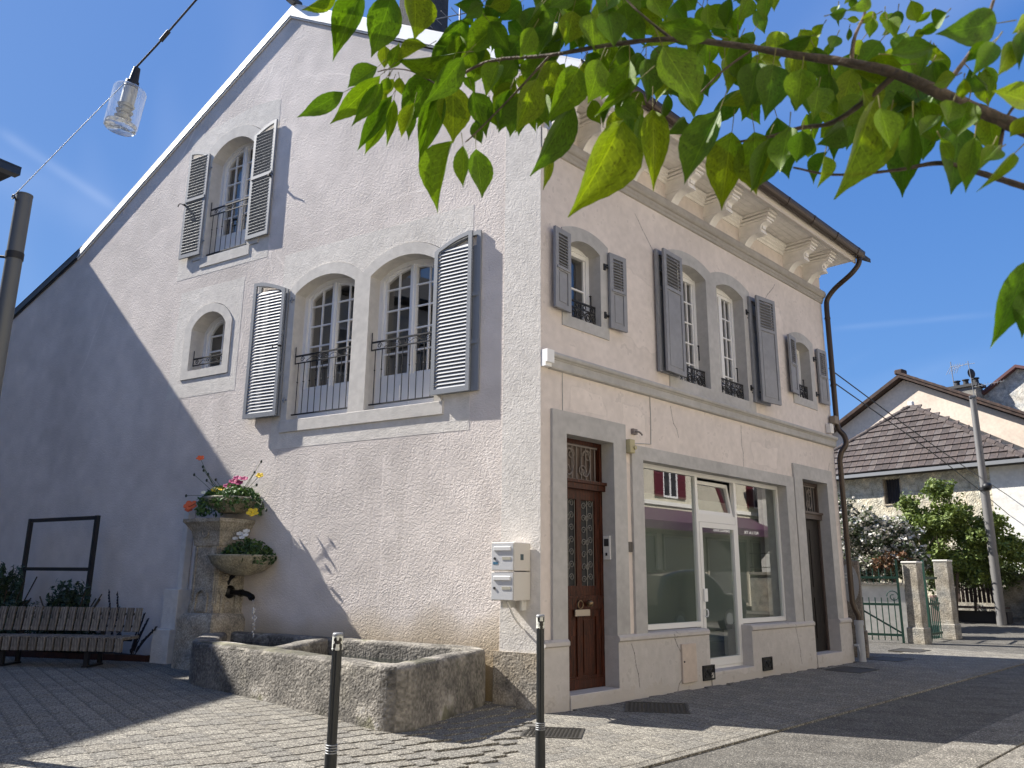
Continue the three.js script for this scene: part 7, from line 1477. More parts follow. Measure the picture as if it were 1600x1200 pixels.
{ // house across the square, behind the camera, mirrored in the gable's panes
  const t = thing('square_opposite_house', 'plain house across the square whose dark roof the gable windows mirror', 'house', V3(-6, 0, 24));
  part(t, 'wall', M(bb(-13, 13, -0.3, 8, 0, 9)), mat([0.5, 0.45, 0.4], 0.93, { map: T_mottle })); part(t, 'roof', M(ext(polyShape([[0.6, 8.0], [0.6, 8.15], [-4.5, 11.6], [-9.6, 8.15], [-9.6, 8.0]]), 26.6).rotateY(PI / 2).translate(-13.3, 0, 0)), MA.slate);
  plainWindows(t, [[-9, 4.6, 1.1, 1.7], [-5, 4.6, 1.1, 1.7], [-1, 4.6, 1.1, 1.7], [3, 4.6, 1.1, 1.7], [7, 4.6, 1.1, 1.7], [-9, 1.2, 1.1, 1.7], [-5, 1.2, 1.1, 1.7], [3, 1.2, 1.1, 1.7], [7, 1.2, 1.1, 1.7]], null, (o, x, y) => { o.position.set(x, y, -0.01); o.rotation.y = PI; return o; });
}
{ // the far side of the street: cream house with maroon shutters and a purple awning, seen in the shop panes
  const D = 9.4, t = thing('cream_town_house', 'cream house with maroon shutters and purple awning, reflected in the shop window', 'house', wB(0, 0, D)); t.rotation.y = TB + PI;
  // local x = -s, local z towards the street
  const cream = mat([0.72, 0.66, 0.53], 0.92, { map: T_mottle });
  part(t, 'wall', M(bb(-34, 14, -0.3, 9.6, -8, 0)), cream);
  part(t, 'roof', M(ext(polyShape([[-0.6, 9.6], [-0.6, 9.75], [4, 12.3], [8.6, 9.75], [8.6, 9.6]]), 48.6).rotateY(PI / 2).translate(-34.3, 0, 0)), MA.slate);
  part(t, 'band', M(bb(-34, 14, 4.12, 4.26, 0, 0.07)), mat([0.75, 0.73, 0.68], 0.85));
  const maroon = mat([0.11, 0.015, 0.025], 0.6), sh = M(bb(0, 0.5, 0, 1.75, 0, 0.05), ...Array.from({ length: 12 }, (_, i) => bb(0.06, 0.44, 0.1 + i * 0.135, 0.16 + i * 0.135, 0.05, 0.065)));
  for (let k = -4; k < 5; k++) for (const y of [4.42, 7.2]) {
    const x = -17.6 - k * 6.7 + (k > 1 ? 0 : 0); if (x < -33 || x > 13) continue;
    const w = part(t, 'window', M(bb(-0.48, 0.48, 0, 0.07, 0, 0.04), bb(-0.48, 0.48, 1.65, 1.75, 0, 0.04), bb(-0.48, -0.4, 0.07, 1.65, 0, 0.04), bb(0.4, 0.48, 0.07, 1.65, 0, 0.04), bb(-0.04, 0.04, 0.07, 1.65, 0, 0.04)), MA.white, V3(x, y, 0.01)); part(w, 'pane', new THREE.PlaneGeometry(0.86, 1.6), mat([0.04, 0.04, 0.045], 0.06), V3(0, 0.86, 0.015));
    part(t, 'shutter', sh, maroon, V3(x - 0.99, y, 0.02)); part(t, 'shutter', sh, maroon, V3(x + 0.49, y, 0.02));
  }
  // shop below: recessed glazing in dark frames
  for (const x of [-15.2, -18.4, -21.6, -24.8]) { const w = part(t, 'shop_window', M(bb(-1.4, 1.4, 0.4, 0.5, 0, 0.06), bb(-1.4, 1.4, 2.9, 3.0, 0, 0.06), bb(-1.4, -1.3, 0.5, 2.9, 0, 0.06), bb(1.3, 1.4, 0.5, 2.9, 0, 0.06)), mat([0.3, 0.27, 0.22], 0.7), V3(x, 0.1, 0.01)); part(w, 'pane', new THREE.PlaneGeometry(2.6, 2.4), mat([0.05, 0.05, 0.05], 0.06), V3(0, 1.7, 0.02)); }
  for (const x of [-1.5, -6, -10.5]) { const w = part(t, 'window', M(bb(-0.6, 0.6, 0, 0.07, 0, 0.04), bb(-0.6, 0.6, 1.7, 1.8, 0, 0.04), bb(-0.6, -0.5, 0.07, 1.7, 0, 0.04), bb(0.5, 0.6, 0.07, 1.7, 0, 0.04)), MA.white, V3(x, 1.1, 0.01)); part(w, 'pane', new THREE.PlaneGeometry(1.0, 1.65), mat([0.04, 0.04, 0.045], 0.06), V3(0, 0.9, 0.015)); }
  const plum = mat([0.075, 0.028, 0.06], 0.85);
  const aw = part(t, 'awning', M(ext(polyShape([[0, 4.0], [-1.35, 3.42], [-1.35, 3.39], [0, 3.96]]), 12.5).rotateY(PI / 2).translate(-26.3, 0, 0), bb(-26.3, -13.8, 3.14, 3.40, 1.335, 1.35)), plum);
  { // lettering on the valance
    const c = document.createElement('canvas'); c.width = 2048; c.height = 64; const x = c.getContext('2d'); x.fillStyle = '#3e2338'; x.fillRect(0, 0, 2048, 64); x.fillStyle = '#e8e4e0'; x.font = 'bold 44px sans-serif'; x.textBaseline = 'middle'; x.textAlign = 'left';
    x.fillText('NT LA TR', 768, 34); x.fillText('04502100', 1085, 34);
    const tx = new THREE.CanvasTexture(c); tx.colorSpace = THREE.SRGBColorSpace; const p = new THREE.PlaneGeometry(12.4, 0.22); part(aw, 'lettering', p, mat(0xffffff, 0.85, { map: tx }), V3(-20.05, 3.27, 1.356));
  }
}
{ // dark estate car parked opposite
  const t = thing('parked_car', 'dark parked car across the street, mirrored in the shop window', 'car', wB(13.4, 0.05, 6.4)); t.rotation.y = TB;
  const paint = mat([0.012, 0.014, 0.017], 0.25, { clearcoat: 0.8, clearcoatRoughness: 0.05 });
  const s = new THREE.Shape(); s.moveTo(-2.25, 0.35); s.lineTo(2.2, 0.35); s.quadraticCurveTo(2.32, 0.6, 2.25, 0.8); s.quadraticCurveTo(2.1, 0.98, 1.2, 1.05); s.quadraticCurveTo(0.6, 1.6, -0.1, 1.66); s.quadraticCurveTo(-1.4, 1.72, -2.0, 1.5); s.quadraticCurveTo(-2.3, 1.1, -2.3, 0.8); s.closePath();
  part(t, 'body', M(new THREE.ExtrudeGeometry(s, { depth: 1.6, bevelEnabled: true, bevelSize: 0.08, bevelThickness: 0.1, bevelSegments: 3 }).translate(0, 0, -0.8)), paint);
  const gl = mat([0.02, 0.022, 0.025], 0.05); const ws = (z) => part(t, 'side_window', M(ext(polyShape([[-1.8, 1.1], [0.9, 1.1], [0.4, 1.48], [-0.1, 1.58], [-1.7, 1.55]]), 0.012, z)), gl); ws(0.9); ws(-0.912);
  for (const [x, z] of [[-1.4, 0.8], [1.4, 0.8], [-1.4, -0.8], [1.4, -0.8]]) { const w = part(t, 'wheel', M(cyl(0.32, 0.32, 0.22, 0, 0, 0, 24).rotateX(PI / 2)), mat([0.015, 0.015, 0.015], 0.8), V3(x, 0.32, z)); part(w, 'rim', M(cyl(0.2, 0.2, 0.235, 0, 0, 0, 20).rotateX(PI / 2)), MA.zinc); }
  for (const z of [-0.65, 0.65]) part(t, 'headlight', M(rb(0.08, 0.14, 0.3, 0.03, 2.27, 0.75, z)), MA.alu);
}
// ---------------------------------------------------------------- yard and houses at the end of the street
const K = (o, x, y, z) => { o.position.copy(wK(x, y, z)); o.rotation.y = TK; return o; };
{
  const t = thing('tiled_barn', 'old stone barn with a brown tiled hipped roof beyond the gate', 'barn', wK(0, 0, 0)); t.rotation.y = TK;
  const rub = mat([0.95, 0.87, 0.70], 0.96, { map: T_stone, bumpMap: reps(T_pits, 0.8), bumpScale: 0.03 });
  const ws = polyShape([[-7, 0.3], [2.1, 0.3], [2.1, 5.55], [-7, 5.55]]); hole(ws, [[-1.82, 4.42], [-1.14, 4.42], [-1.14, 5.4], [-1.82, 5.4]]);
  part(t, 'stone_wall', M(ext(ws, 0.5, -0.5), bb(-7, -6.6, 0.3, 5.5, -8, -0.5)), rub);
  part(t, 'white_wall', M(bb(2.102, 12, 0.3, 5.55, -0.48, 0.02)), mat([0.78, 0.76, 0.72], 0.92, { map: T_mottle, bumpMap: T_plaster, bumpScale: 0.01 }));
  const w = part(t, 'window', M(bb(-1.84, -1.80, 4.4, 5.42, -0.3, 0.02), bb(-1.16, -1.12, 4.4, 5.42, -0.3, 0.02), bb(-1.84, -1.12, 4.38, 4.43, -0.3, 0.04)), MA.stained); part(w, 'dark_opening', M(bb(-1.8, -1.16, 4.43, 5.4, -0.35, -0.33)), mat([0.06, 0.055, 0.06], 0.9));
  for (let i = 0; i < 5; i++) part(w, 'window_bar', M(bb(-1.71 + i * 0.11, -1.685 + i * 0.11, 4.43, 5.4, -0.12, -0.1)), MA.iron);
  // hip end: apex at (-0.38, 8.15), eaves at 5.75
  const ex = 0.35, ye = 5.66, A = V3(-1.32, 8.50, -2.0), E0 = V3(-5.9, ye, ex), E1 = V3(3.39, ye, ex);
  const tri = new THREE.BufferGeometry(); tri.setAttribute('position', new THREE.Float32BufferAttribute([...E0.toArray(), ...E1.toArray(), ...A.toArray()], 3)); tri.computeVertexNormals();
  const deck = part(t, 'roof', M(tri, bb(2.9, 12, ye - 0.02, ye, -0.4, 0.33)), MA.slate);
  { const side = new THREE.BufferGeometry(); const B1 = V3(-1.32, 8.50, -12); side.setAttribute('position', new THREE.Float32BufferAttribute([...E1.toArray(), 3.35, ye, -12, ...A.toArray(), ...A.toArray(), 3.35, ye, -12, ...B1.toArray(), ...E0.toArray(), ...A.toArray(), -5.9, ye, -12, ...A.toArray(), ...B1.toArray(), -5.9, ye, -12], 3)); side.computeVertexNormals(); part(t, 'roof_flank', M(side), MA.slate); }
  const sl = V3(0, A.y - ye, A.z - ex), len = sl.length(); sl.normalize(); const tilt = Math.atan2(A.y - ye, -(A.z - ex));
  const tms = [[0.12, 0.094, 0.092], [0.14, 0.11, 0.105], [0.10, 0.08, 0.078], [0.165, 0.138, 0.134]].map((c) => mat(c, 0.92, { map: T_stone, bumpMap: T_pits, bumpScale: 0.01 }));
  const rows = 11, rh = len / rows, tw = 0.28, tg = M(bx(tw - 0.014, 0.05, rh + 0.04, 0, 0.03, 0).rotateX(-0.16)); const r = rng(61), all = [];
  for (let j = 0; j < rows; j++) { const k = (j + 0.5) / rows, xa = E0.x + (A.x - E0.x) * (j + 0.15) / rows, xb = E1.x + (A.x - E1.x) * (j + 0.15) / rows; for (let x = xa + (j % 2) * tw / 2; x < xb; x += tw) all.push([Math.min(x + tw / 2, xb - 0.06), k, Math.floor(r() * 4), r() * 0.012]); }
  { const more = all.slice(298).map(([x, k, m, dy]) => tg.clone().rotateX(tilt).translate(x, ye + (A.y - ye) * k + dy + 0.03, ex + (A.z - ex) * k)); if (more.length) part(deck, 'roof_tiles', mergeGeometries(more), tms[0]).userData.kind = 'stuff'; }
  for (const [x, k, m, dy] of all.slice(0, 298)) { const p = part(deck, 'roof_tile', tg, tms[m], V3(x, ye + (A.y - ye) * k + dy + 0.03, ex + (A.z - ex) * k)); p.rotation.x = tilt; }
  const ridge = (a, b, n) => { const d = b.clone().sub(a); for (let i = 0; i < n; i++) { const p = a.clone().addScaledVector(d, (i + 0.5) / n), m = part(deck, 'hip_tile', M(cyl(0.1, 0.12, d.length() / n + 0.06, 0, 0, 0, 8)), tms[(i * 7) % 4], p.add(V3(0, 0.05, 0))); m.quaternion.setFromUnitVectors(V3(0, 1, 0), d.clone().normalize()); } };
  ridge(E1, A, 14); ridge(E0, A, 15);
  part(deck, 'finial', M(rb(0.2, 0.3, 0.2, 0.04, A.x, A.y + 0.1, A.z)), mat([0.7, 0.68, 0.64], 0.9));
  part(t, 'gutter', M(bb(-6.1, 12, ye - 0.14, ye - 0.01, ex, ex + 0.13)), MA.zinc);
  part(t, 'eave_board', M(bb(-6.1, 12, 5.5, 5.6, -0.5, ex - 0.02)), MA.woodDark);
}
{
  const t = thing('peach_gable_house', 'peach rendered gable house rising behind the tiled barn roof', 'house', wK(0, -0.2, -5.5)); t.rotation.y = TK;
  part(t, 'wall', M(ext(polyShape([[-10, 0.3], [6, 0.3], [6, 5.8], [-3.18, 10.78], [-10, 7.0]]), 9, -9)), mat([0.80, 0.67, 0.55], 0.93, { map: T_mottle }));
  const tile = mat([0.10, 0.062, 0.05], 0.9, { map: T_stone }); const ln = (x0, y0, x1, y1) => ext(polyShape([[x0, y0], [x1, y1], [x1, y1 + 0.17], [x0, y0 + 0.17]]), 9.7, -9.3);
  const roof = part(t, 'roof', M(ln(-10.5, 6.78, -3.18, 10.84), ln(-3.18, 10.84, 6.4, 5.66)), tile);
  const dx = V3(6.4 + 3.18, 5.66 - 10.84, 0), n = 26, vt = M(rb(dx.length() / n + 0.05, 0.12, 0.3, 0.03)); for (let i = 0; i < n; i++) { const m = part(roof, 'verge_tile', vt, tile, V3(-3.18 + dx.x * (i + 0.5) / n, 11.04 + dx.y * (i + 0.5) / n, 0.3)); m.rotation.z = Math.atan2(dx.y, dx.x) + 0.03; }
  part(roof, 'ridge_tile', M(rb(0.4, 0.25, 0.5, 0.08, -3.18, 11.1, 0.2)), tile);
  const an = [bar(V3(-1.0, 9.4, -2), V3(-1.1, 11.6, -2), 0.016), bar(V3(-1.1, 11.5, -2), V3(-1.8, 11.35, -2), 0.009), bar(V3(-1.0, 10.35, -2), V3(0.3, 10.4, -2), 0.009)]; for (let i = 0; i < 10; i++) an.push(bar(V3(-0.9 + i * 0.13, 10.29, -2), V3(-0.9 + i * 0.13, 10.48, -2), 0.006)); for (let i = 0; i < 5; i++) an.push(bar(V3(-1.2 - i * 0.13, 11.37 - i * 0.03, -2), V3(-1.2 - i * 0.13, 11.57 - i * 0.03, -2), 0.006));
  part(t, 'aerial', M(an), MA.zinc);
}
{
  const t = thing('weathered_house', 'tall weathered grey gable house at the far right behind the chimney', 'house', wK(0, 0, -9.5)); t.rotation.y = TK;
  part(t, 'wall', M(ext(polyShape([[-2.6, 0.3], [9, 0.3], [9, 7.6], [0.2, 11.1], [-2.6, 9.3]]), 8, -8)), mat([0.95, 0.92, 0.86], 0.95, { map: T_stone, bumpMap: T_pits, bumpScale: 0.02 }));
  const ln = (x0, y0, x1, y1) => ext(polyShape([[x0, y0], [x1, y1], [x1, y1 + 0.14], [x0, y0 + 0.14]]), 8.4, -8.1);
  part(t, 'roof', M(ln(-3.1, 9.0, 0.22, 11.12), ln(0.22, 11.12, 9.3, 7.5)), mat([0.11, 0.05, 0.05], 0.85));
  const c = thing('chimney_stack', 'wide grey chimney stack with dark cap and pots behind the peach gable', 'chimney', wK(-1.9, 0, -9.0)); c.rotation.y = TK;
  part(c, 'stack', M(bb(-0.55, 0.55, 6.0, 10.45, -0.4, 0.4)), mat([0.4, 0.38, 0.35], 0.95, { map: T_stone })); part(c, 'cap', M(bb(-0.68, 0.68, 10.45, 10.58, -0.5, 0.5)), mat([0.05, 0.05, 0.052], 0.8));
  for (const x of [-0.4, 0.0, 0.45]) part(c, 'chimney_pot', M(cyl(0.11, 0.13, 0.3, x, 10.73, 0, 12), cyl(0.16, 0.16, 0.04, x, 10.88, 0, 12)), MA.slate);
  part(c, 'satellite_dish', M(new THREE.SphereGeometry(0.3, 14, 8, 0, 2 * PI, 0, 0.9).scale(1, 0.5, 1).rotateX(PI / 2).rotateY(1.2).translate(0.3, 11.1, 0.2), bar(V3(0.3, 10.58, 0), V3(0.3, 11.1, 0), 0.03)), MA.slate);
  part(c, 'aerial', M(bar(V3(-0.55, 10.5, 0), V3(-0.58, 11.9, 0), 0.02), bar(V3(-0.6, 11.65, 0), V3(0.5, 11.62, 0), 0.012), ...Array.from({ length: 5 }, (_, i) => bar(V3(-0.85 + i * 0.12, 11.3, 0), V3(-0.55 + i * 0.1, 11.75, 0), 0.01))), MA.zinc);
}
{ // gate, pillars, low walls, sign post
  const st = mat([0.50, 0.46, 0.40], 0.95, { map: T_stone, bumpMap: T_pits, bumpScale: 0.01 }), wh = mat([0.85, 0.82, 0.76], 0.92, { map: T_mottle });
  const green = mat([0.006, 0.045, 0.03], 0.5, { bumpMap: T_fine, bumpScale: 0.0005 });
  const pil = (p, h, label) => { const t = thing('gate_pillar', label, 'pillar', p, 'stone gate pillars'); t.rotation.y = TB - PI / 2; part(t, 'shaft', M(rb(0.37, h, 0.42, 0.02, 0, h / 2, 0)), st); part(t, 'base', M(rb(0.44, 0.42, 0.49, 0.03, 0, 0.2, 0)), st); part(t, 'cap', M(rb(0.40, 0.05, 0.45, 0.015, 0, h + 0.02, 0)), wh); };
  pil(wB(15.15, -0.02, -0.72), 2.02, 'square stone gate pillar carrying the open green gate'); pil(wB(17.3, 0.0, -0.62), 2.08, 'square stone gate pillar nearer the far bench, right of the gate');
  const gate = thing('yard_gate', 'open green iron yard gate with upright bars before a white wall', 'gate', wB(14.85, 0, -0.98)); gate.rotation.y = 0.08 + PI;
  const W = 1.35; part(gate, 'frame', M(bb(0, 0.06, 0, 2.1, -0.03, 0.03), bb(W - 0.05, W, 0.1, 1.95, -0.025, 0.025), bb(0.06, W, 1.6, 1.66, -0.02, 0.02), bb(0.06, W, 0.92, 0.98, -0.02, 0.02), bb(0.06, W, 0.16, 0.22, -0.02, 0.02), bar(V3(0.06, 0.25, 0.02), V3(W - 0.2, 0.92, 0.02), 0.025), scroll(0.22, 1.15, 0.16, 1, 0.014), tube([V3(W, 1.9, 0), V3(W + 0.05, 2.05, 0), V3(W - 0.05, 2.1, 0)], 0.02)), green);
  const pk = M(bar(V3(0, 0.05, 0), V3(0, 1.12, 0), 0.015, 6)), pk2 = M(bar(V3(0, 1.48, 0), V3(0, 1.86, 0), 0.012, 6)); for (let i = 0; i < 8; i++) { part(gate, 'gate_bar', pk, green, V3(0.16 + i * 0.15, 0, 0)); part(gate, 'gate_bar', pk2, green, V3(0.16 + i * 0.15, 0, 0)); }
  const g2 = thing('pedestrian_gate', 'narrow green iron gate standing between the two stone pillars', 'gate', wB(15.9, 0.0, -0.7)); g2.rotation.y = TB; part(g2, 'frame', M(bb(0, 0.06, 0, 2.1, -0.03, 0.03), bb(0.06, 1.0, 1.6, 1.66, -0.02, 0.02), bb(0.06, 1.0, 0.92, 0.98, -0.02, 0.02), bb(0.06, 1.0, 0.16, 0.22, -0.02, 0.02)), green); for (let i = 0; i < 6; i++) part(g2, 'gate_bar', pk, green, V3(0.16 + i * 0.15, 0, 0));
  const a = thing('white_yard_wall', 'low white yard wall behind the green gate', 'wall', V3(0.9, 0, -16.9)); a.rotation.y = 0.1; part(a, 'masonry', M(bb(-3.4, 2.1, -0.2, 1.42, -0.15, 0.15)), wh); part(a, 'coping', M(bb(-3.45, 2.15, 1.42, 1.49, -0.2, 0.2)), st);
  const b = thing('fence_wall', 'low stone wall with thin iron fence behind the far bench', 'wall', wK(2.9, 0.35, 1.5)); b.rotation.y = TK; part(b, 'masonry', M(bb(-1.9, 9, -0.3, 1.35, -0.15, 0.15)), st); part(b, 'coping', M(bb(-1.95, 9, 1.35, 1.45, -0.22, 0.22)), st); part(b, 'fence_rail', M(bb(-1.9, 9, 1.62, 1.65, -0.015, 0.015), bb(-1.9, 9, 2.15, 2.18, -0.015, 0.015)), MA.iron); const fp = M(bar(V3(0, 1.45, 0), V3(0, 2.3, 0), 0.012, 5)); for (let i = 0; i < 60; i++) part(b, 'fence_bar', fp, MA.iron, V3(-1.85 + i * 0.13, 0, 0));
  const c = thing('lit_wall_panel', 'yellowish panel standing for a lit brownish part of the wall beside the lamp post', 'panel', wK(3.75, 0.32, 2.2)); c.rotation.y = TK; const pm = mat([0.34, 0.27, 0.16], 0.85, { map: T_wood }); for (let i = 0; i < 6; i++) part(c, 'panel_strip', M(bb(-0.1 + i * 0.16, 0.05 + i * 0.16, 0, 0.86, -0.2, 0.2)), pm);  // lit brownish stretch of wall; the lit tone is put into this colour
  const s = thing('sign_pillar', 'stone post with an oval plate beside the downpipe at the house end', 'post', wB(10.35, -0.02, -0.42)); s.rotation.y = TB - PI / 2 + 0.3; part(s, 'post', M(rb(0.42, 2.0, 0.3, 0.03, 0, 1.0, 0), rb(0.5, 0.55, 0.36, 0.03, 0, 0.27, 0)), mat([0.30, 0.255, 0.22], 0.95, { map: T_stone, bumpMap: T_pits, bumpScale: 0.01 }));
  const ov = part(s, 'oval_plate', M(cyl(0.5, 0.5, 0.02, 0, 0, 0, 36).rotateX(PI / 2).scale(0.37, 0.80, 1).translate(-0.0, 1.52, 0.165)), mat([0.30, 0.30, 0.31], 0.5)); part(ov, 'plate_lettering', M(...[0.17, 0.1, -0.02].map((y, i) => bb(-0.1 + i * 0.02, 0.1 - i * 0.02, 1.53 + y, 1.56 + y, 0.176, 0.178))), mat([0.5, 0.5, 0.5], 0.6));
}
{ // street lamp, far bench
  const base = V3(4.71, 0.3, -20.19), t = thing('street_lamp', 'tall grey street lamp post at the right beyond the gate', 'street lamp', base);
  part(t, 'mast', M(cyl(0.13, 0.135, 4.2, 0, 2.0, 0, 20), cyl(0.095, 0.11, 2.95, 0, 5.5, 0, 20)), mat([0.17, 0.165, 0.16], 0.6, { metalness: 0.3 }));
  part(t, 'collar', M(cyl(0.16, 0.16, 0.1, 0, 4.06, 0, 18), new THREE.SphereGeometry(0.14, 14, 10).scale(1, 0.9, 1).translate(0.08, 4.12, 0.14)), MA.iron);
  part(t, 'head', M(rb(0.2, 0.1, 0.2, 0.03, 0, 7.0, 0)), MA.greyPole);
  const b = thing('far_bench', 'small dark slatted bench with solid ends by the fence wall', 'bench', wK(2.35, 0.26, 3.4)); b.rotation.y = TK; b.scale.setScalar(0.9); const dk = mat([0.10, 0.062, 0.055], 0.8, { map: T_wood });
  part(b, 'end', M(rb(0.4, 0.95, 0.8, 0.03, -1.0, 0.45, 0)), mat([0.2, 0.13, 0.115], 0.85)); part(b, 'under_frame', M(bb(-0.7, 1.2, 0.05, 0.42, -0.3, 0.1)), MA.dark); for (let i = 0; i < 14; i++) { part(b, 'seat_slat', M(rb(0.11, 0.06, 0.75, 0.01, -0.7 + i * 0.14, 0.55, 0.1)), dk); part(b, 'back_slat', M(rb(0.1, 0.5, 0.04, 0.01, -0.9 + i * 0.14, 0.95, -0.32)), dk); }
  const w = thing('overhead_wire', 'pair of thin overhead wires from the house end past the barn roof', 'wire', V3(0, 0, 0)); for (const [d, e] of [[0, 0], [-0.25, -0.9]]) part(w, 'cable', M(tube([wB(9.15, 6.0 + d, 0.02), wB(16, 5.15 + d, -0.1), V3(5.9, 4.3 + e, -27.0)], 0.014, 5, 20)), MA.iron);
}
// ---------------------------------------------------------------- yard planting
function shrub(name, label, p, trunks, clumps, n, size, opt, seed, blossoms) {
  const t = thing(name, label, 'shrub', p), r = rng(seed), wood = mat([0.09, 0.07, 0.05], 0.9);
  for (const [x, h, z, lx, lz] of trunks) part(t, 'trunk', M(new THREE.TubeGeometry(new THREE.CatmullRomCurve3([V3(x, 0, z), V3(x + lx * 0.3, h * 0.4, z + lz * 0.3), V3(x + lx, h, z + lz)]), 8, 0.045, 7), ...Array.from({ length: 5 }, () => { const y = h * (0.4 + r() * 0.5), a = r() * 2 * PI; return tube([V3(x + lx * 0.6, y, z + lz * 0.6), V3(x + lx + Math.cos(a) * 0.5, y + 0.3, z + Math.sin(a) * 0.5), V3(x + lx + Math.cos(a) * 0.9, y + 0.75, z + lz + Math.sin(a) * 0.9)], 0.018, 5); })), wood);
  const tot = clumps.reduce((s, c) => s + c[3] * c[3] * c[3], 0);
  const pick = (q) => { let u = q() * tot; for (const c of clumps) { u -= c[3] ** 3; if (u <= 0) return c; } return clumps[0]; };
  const smp = (q) => { const c = pick(q), a = q() * 2 * PI, b = Math.acos(2 * q() - 1), k = Math.pow(q(), 0.45) * c[3] * (0.72 + 0.4 * Math.sin(a * 3 + c[0] * 7) * Math.sin(b * 4 + c[1])); return { p: V3(c[0] + k * Math.sin(b) * Math.cos(a), c[1] + k * Math.cos(b) * 0.85, c[2] + k * Math.sin(b) * Math.sin(a) * 0.8) }; };
  part(t, 'crown', foliage(n, seed + 3, smp, size, opt), leafMat).userData.kind = 'stuff';
  if (blossoms) part(t, 'blossom', foliage(blossoms, seed + 5, (q) => { const s = smp(q); s.p.y += 0.05; return s; }, size * 0.85, { w: 0.45, tones: [[0.72, 0.70, 0.64], [0.6, 0.56, 0.5]] }), leafMat).userData.kind = 'stuff';
}
shrub('flowering_shrub', 'large shrub covered in white blossom behind the gate next to the downpipe', V3(1.1, 0, -18.6), [[0, 2.2, 0, 0.4, 0.1], [0.8, 2.0, 0.2, 0.3, 0], [-0.8, 2, 0, -0.3, 0]], [[-0.9, 2.6, 0, 1.0], [0.2, 3.0, 0.1, 1.0], [1.1, 2.8, 0, 0.85], [-0.2, 1.9, 0.3, 0.9], [0.8, 2.0, 0.3, 0.8], [-0.6, 3.7, 0, 0.7], [1.5, 2.2, 0.1, 0.6]], 14000, 0.13, { tones: [[0.07, 0.10, 0.035], [0.10, 0.13, 0.05], [0.05, 0.07, 0.03]] }, 71, 9000);
shrub('young_tree', 'bright green leafy tree in front of the barn wall beyond the gate', V3(3.1, 0.2, -20.6), [[0, 2.6, 0, 0.2, 0], [0.4, 2.4, 0.1, 0.3, 0], [-0.4, 2.4, 0, -0.3, 0]], [[-0.3, 3.0, 0, 0.95], [0.6, 3.3, 0, 0.9], [0.3, 4.2, 0, 0.6], [1.3, 2.6, 0, 0.9], [-1.1, 2.5, 0.1, 0.75], [0.1, 2.0, 0.2, 0.85], [1.7, 3.1, -0.1, 0.6], [-0.6, 3.8, 0, 0.5], [1.0, 1.8, 0, 0.8], [2.1, 2.3, -0.2, 0.7], [-0.9, 1.9, 0.2, 0.6]], 26000, 0.135, { tones: [[0.15, 0.21, 0.03], [0.19, 0.25, 0.045], [0.10, 0.15, 0.02]] }, 83);
shrub('red_shrub', 'small rust red shrub above the gate in front of the white blossom', V3(2.0, 0, -18.0), [[0, 1.6, 0, 0.1, 0]], [[0, 2.1, 0, 0.42], [0.35, 2.2, 0.0, 0.3], [-0.3, 2.0, 0.1, 0.28]], 1100, 0.11, { tones: [[0.20, 0.085, 0.03], [0.16, 0.08, 0.03], [0.08, 0.06, 0.02]] }, 91);
shrub('dark_hedge', 'dark leafy hedge under the young tree behind the low fence wall', V3(4.0, 0.3, -21.9), [[0, 1.4, 0, 0.1, 0]], [[-0.9, 1.3, 0, 0.7], [0, 1.5, 0, 0.8], [0.9, 1.5, 0, 0.7], [1.8, 1.6, -0.2, 0.6]], 7000, 0.13, { tones: [[0.06, 0.09, 0.02], [0.08, 0.12, 0.03]] }, 97);

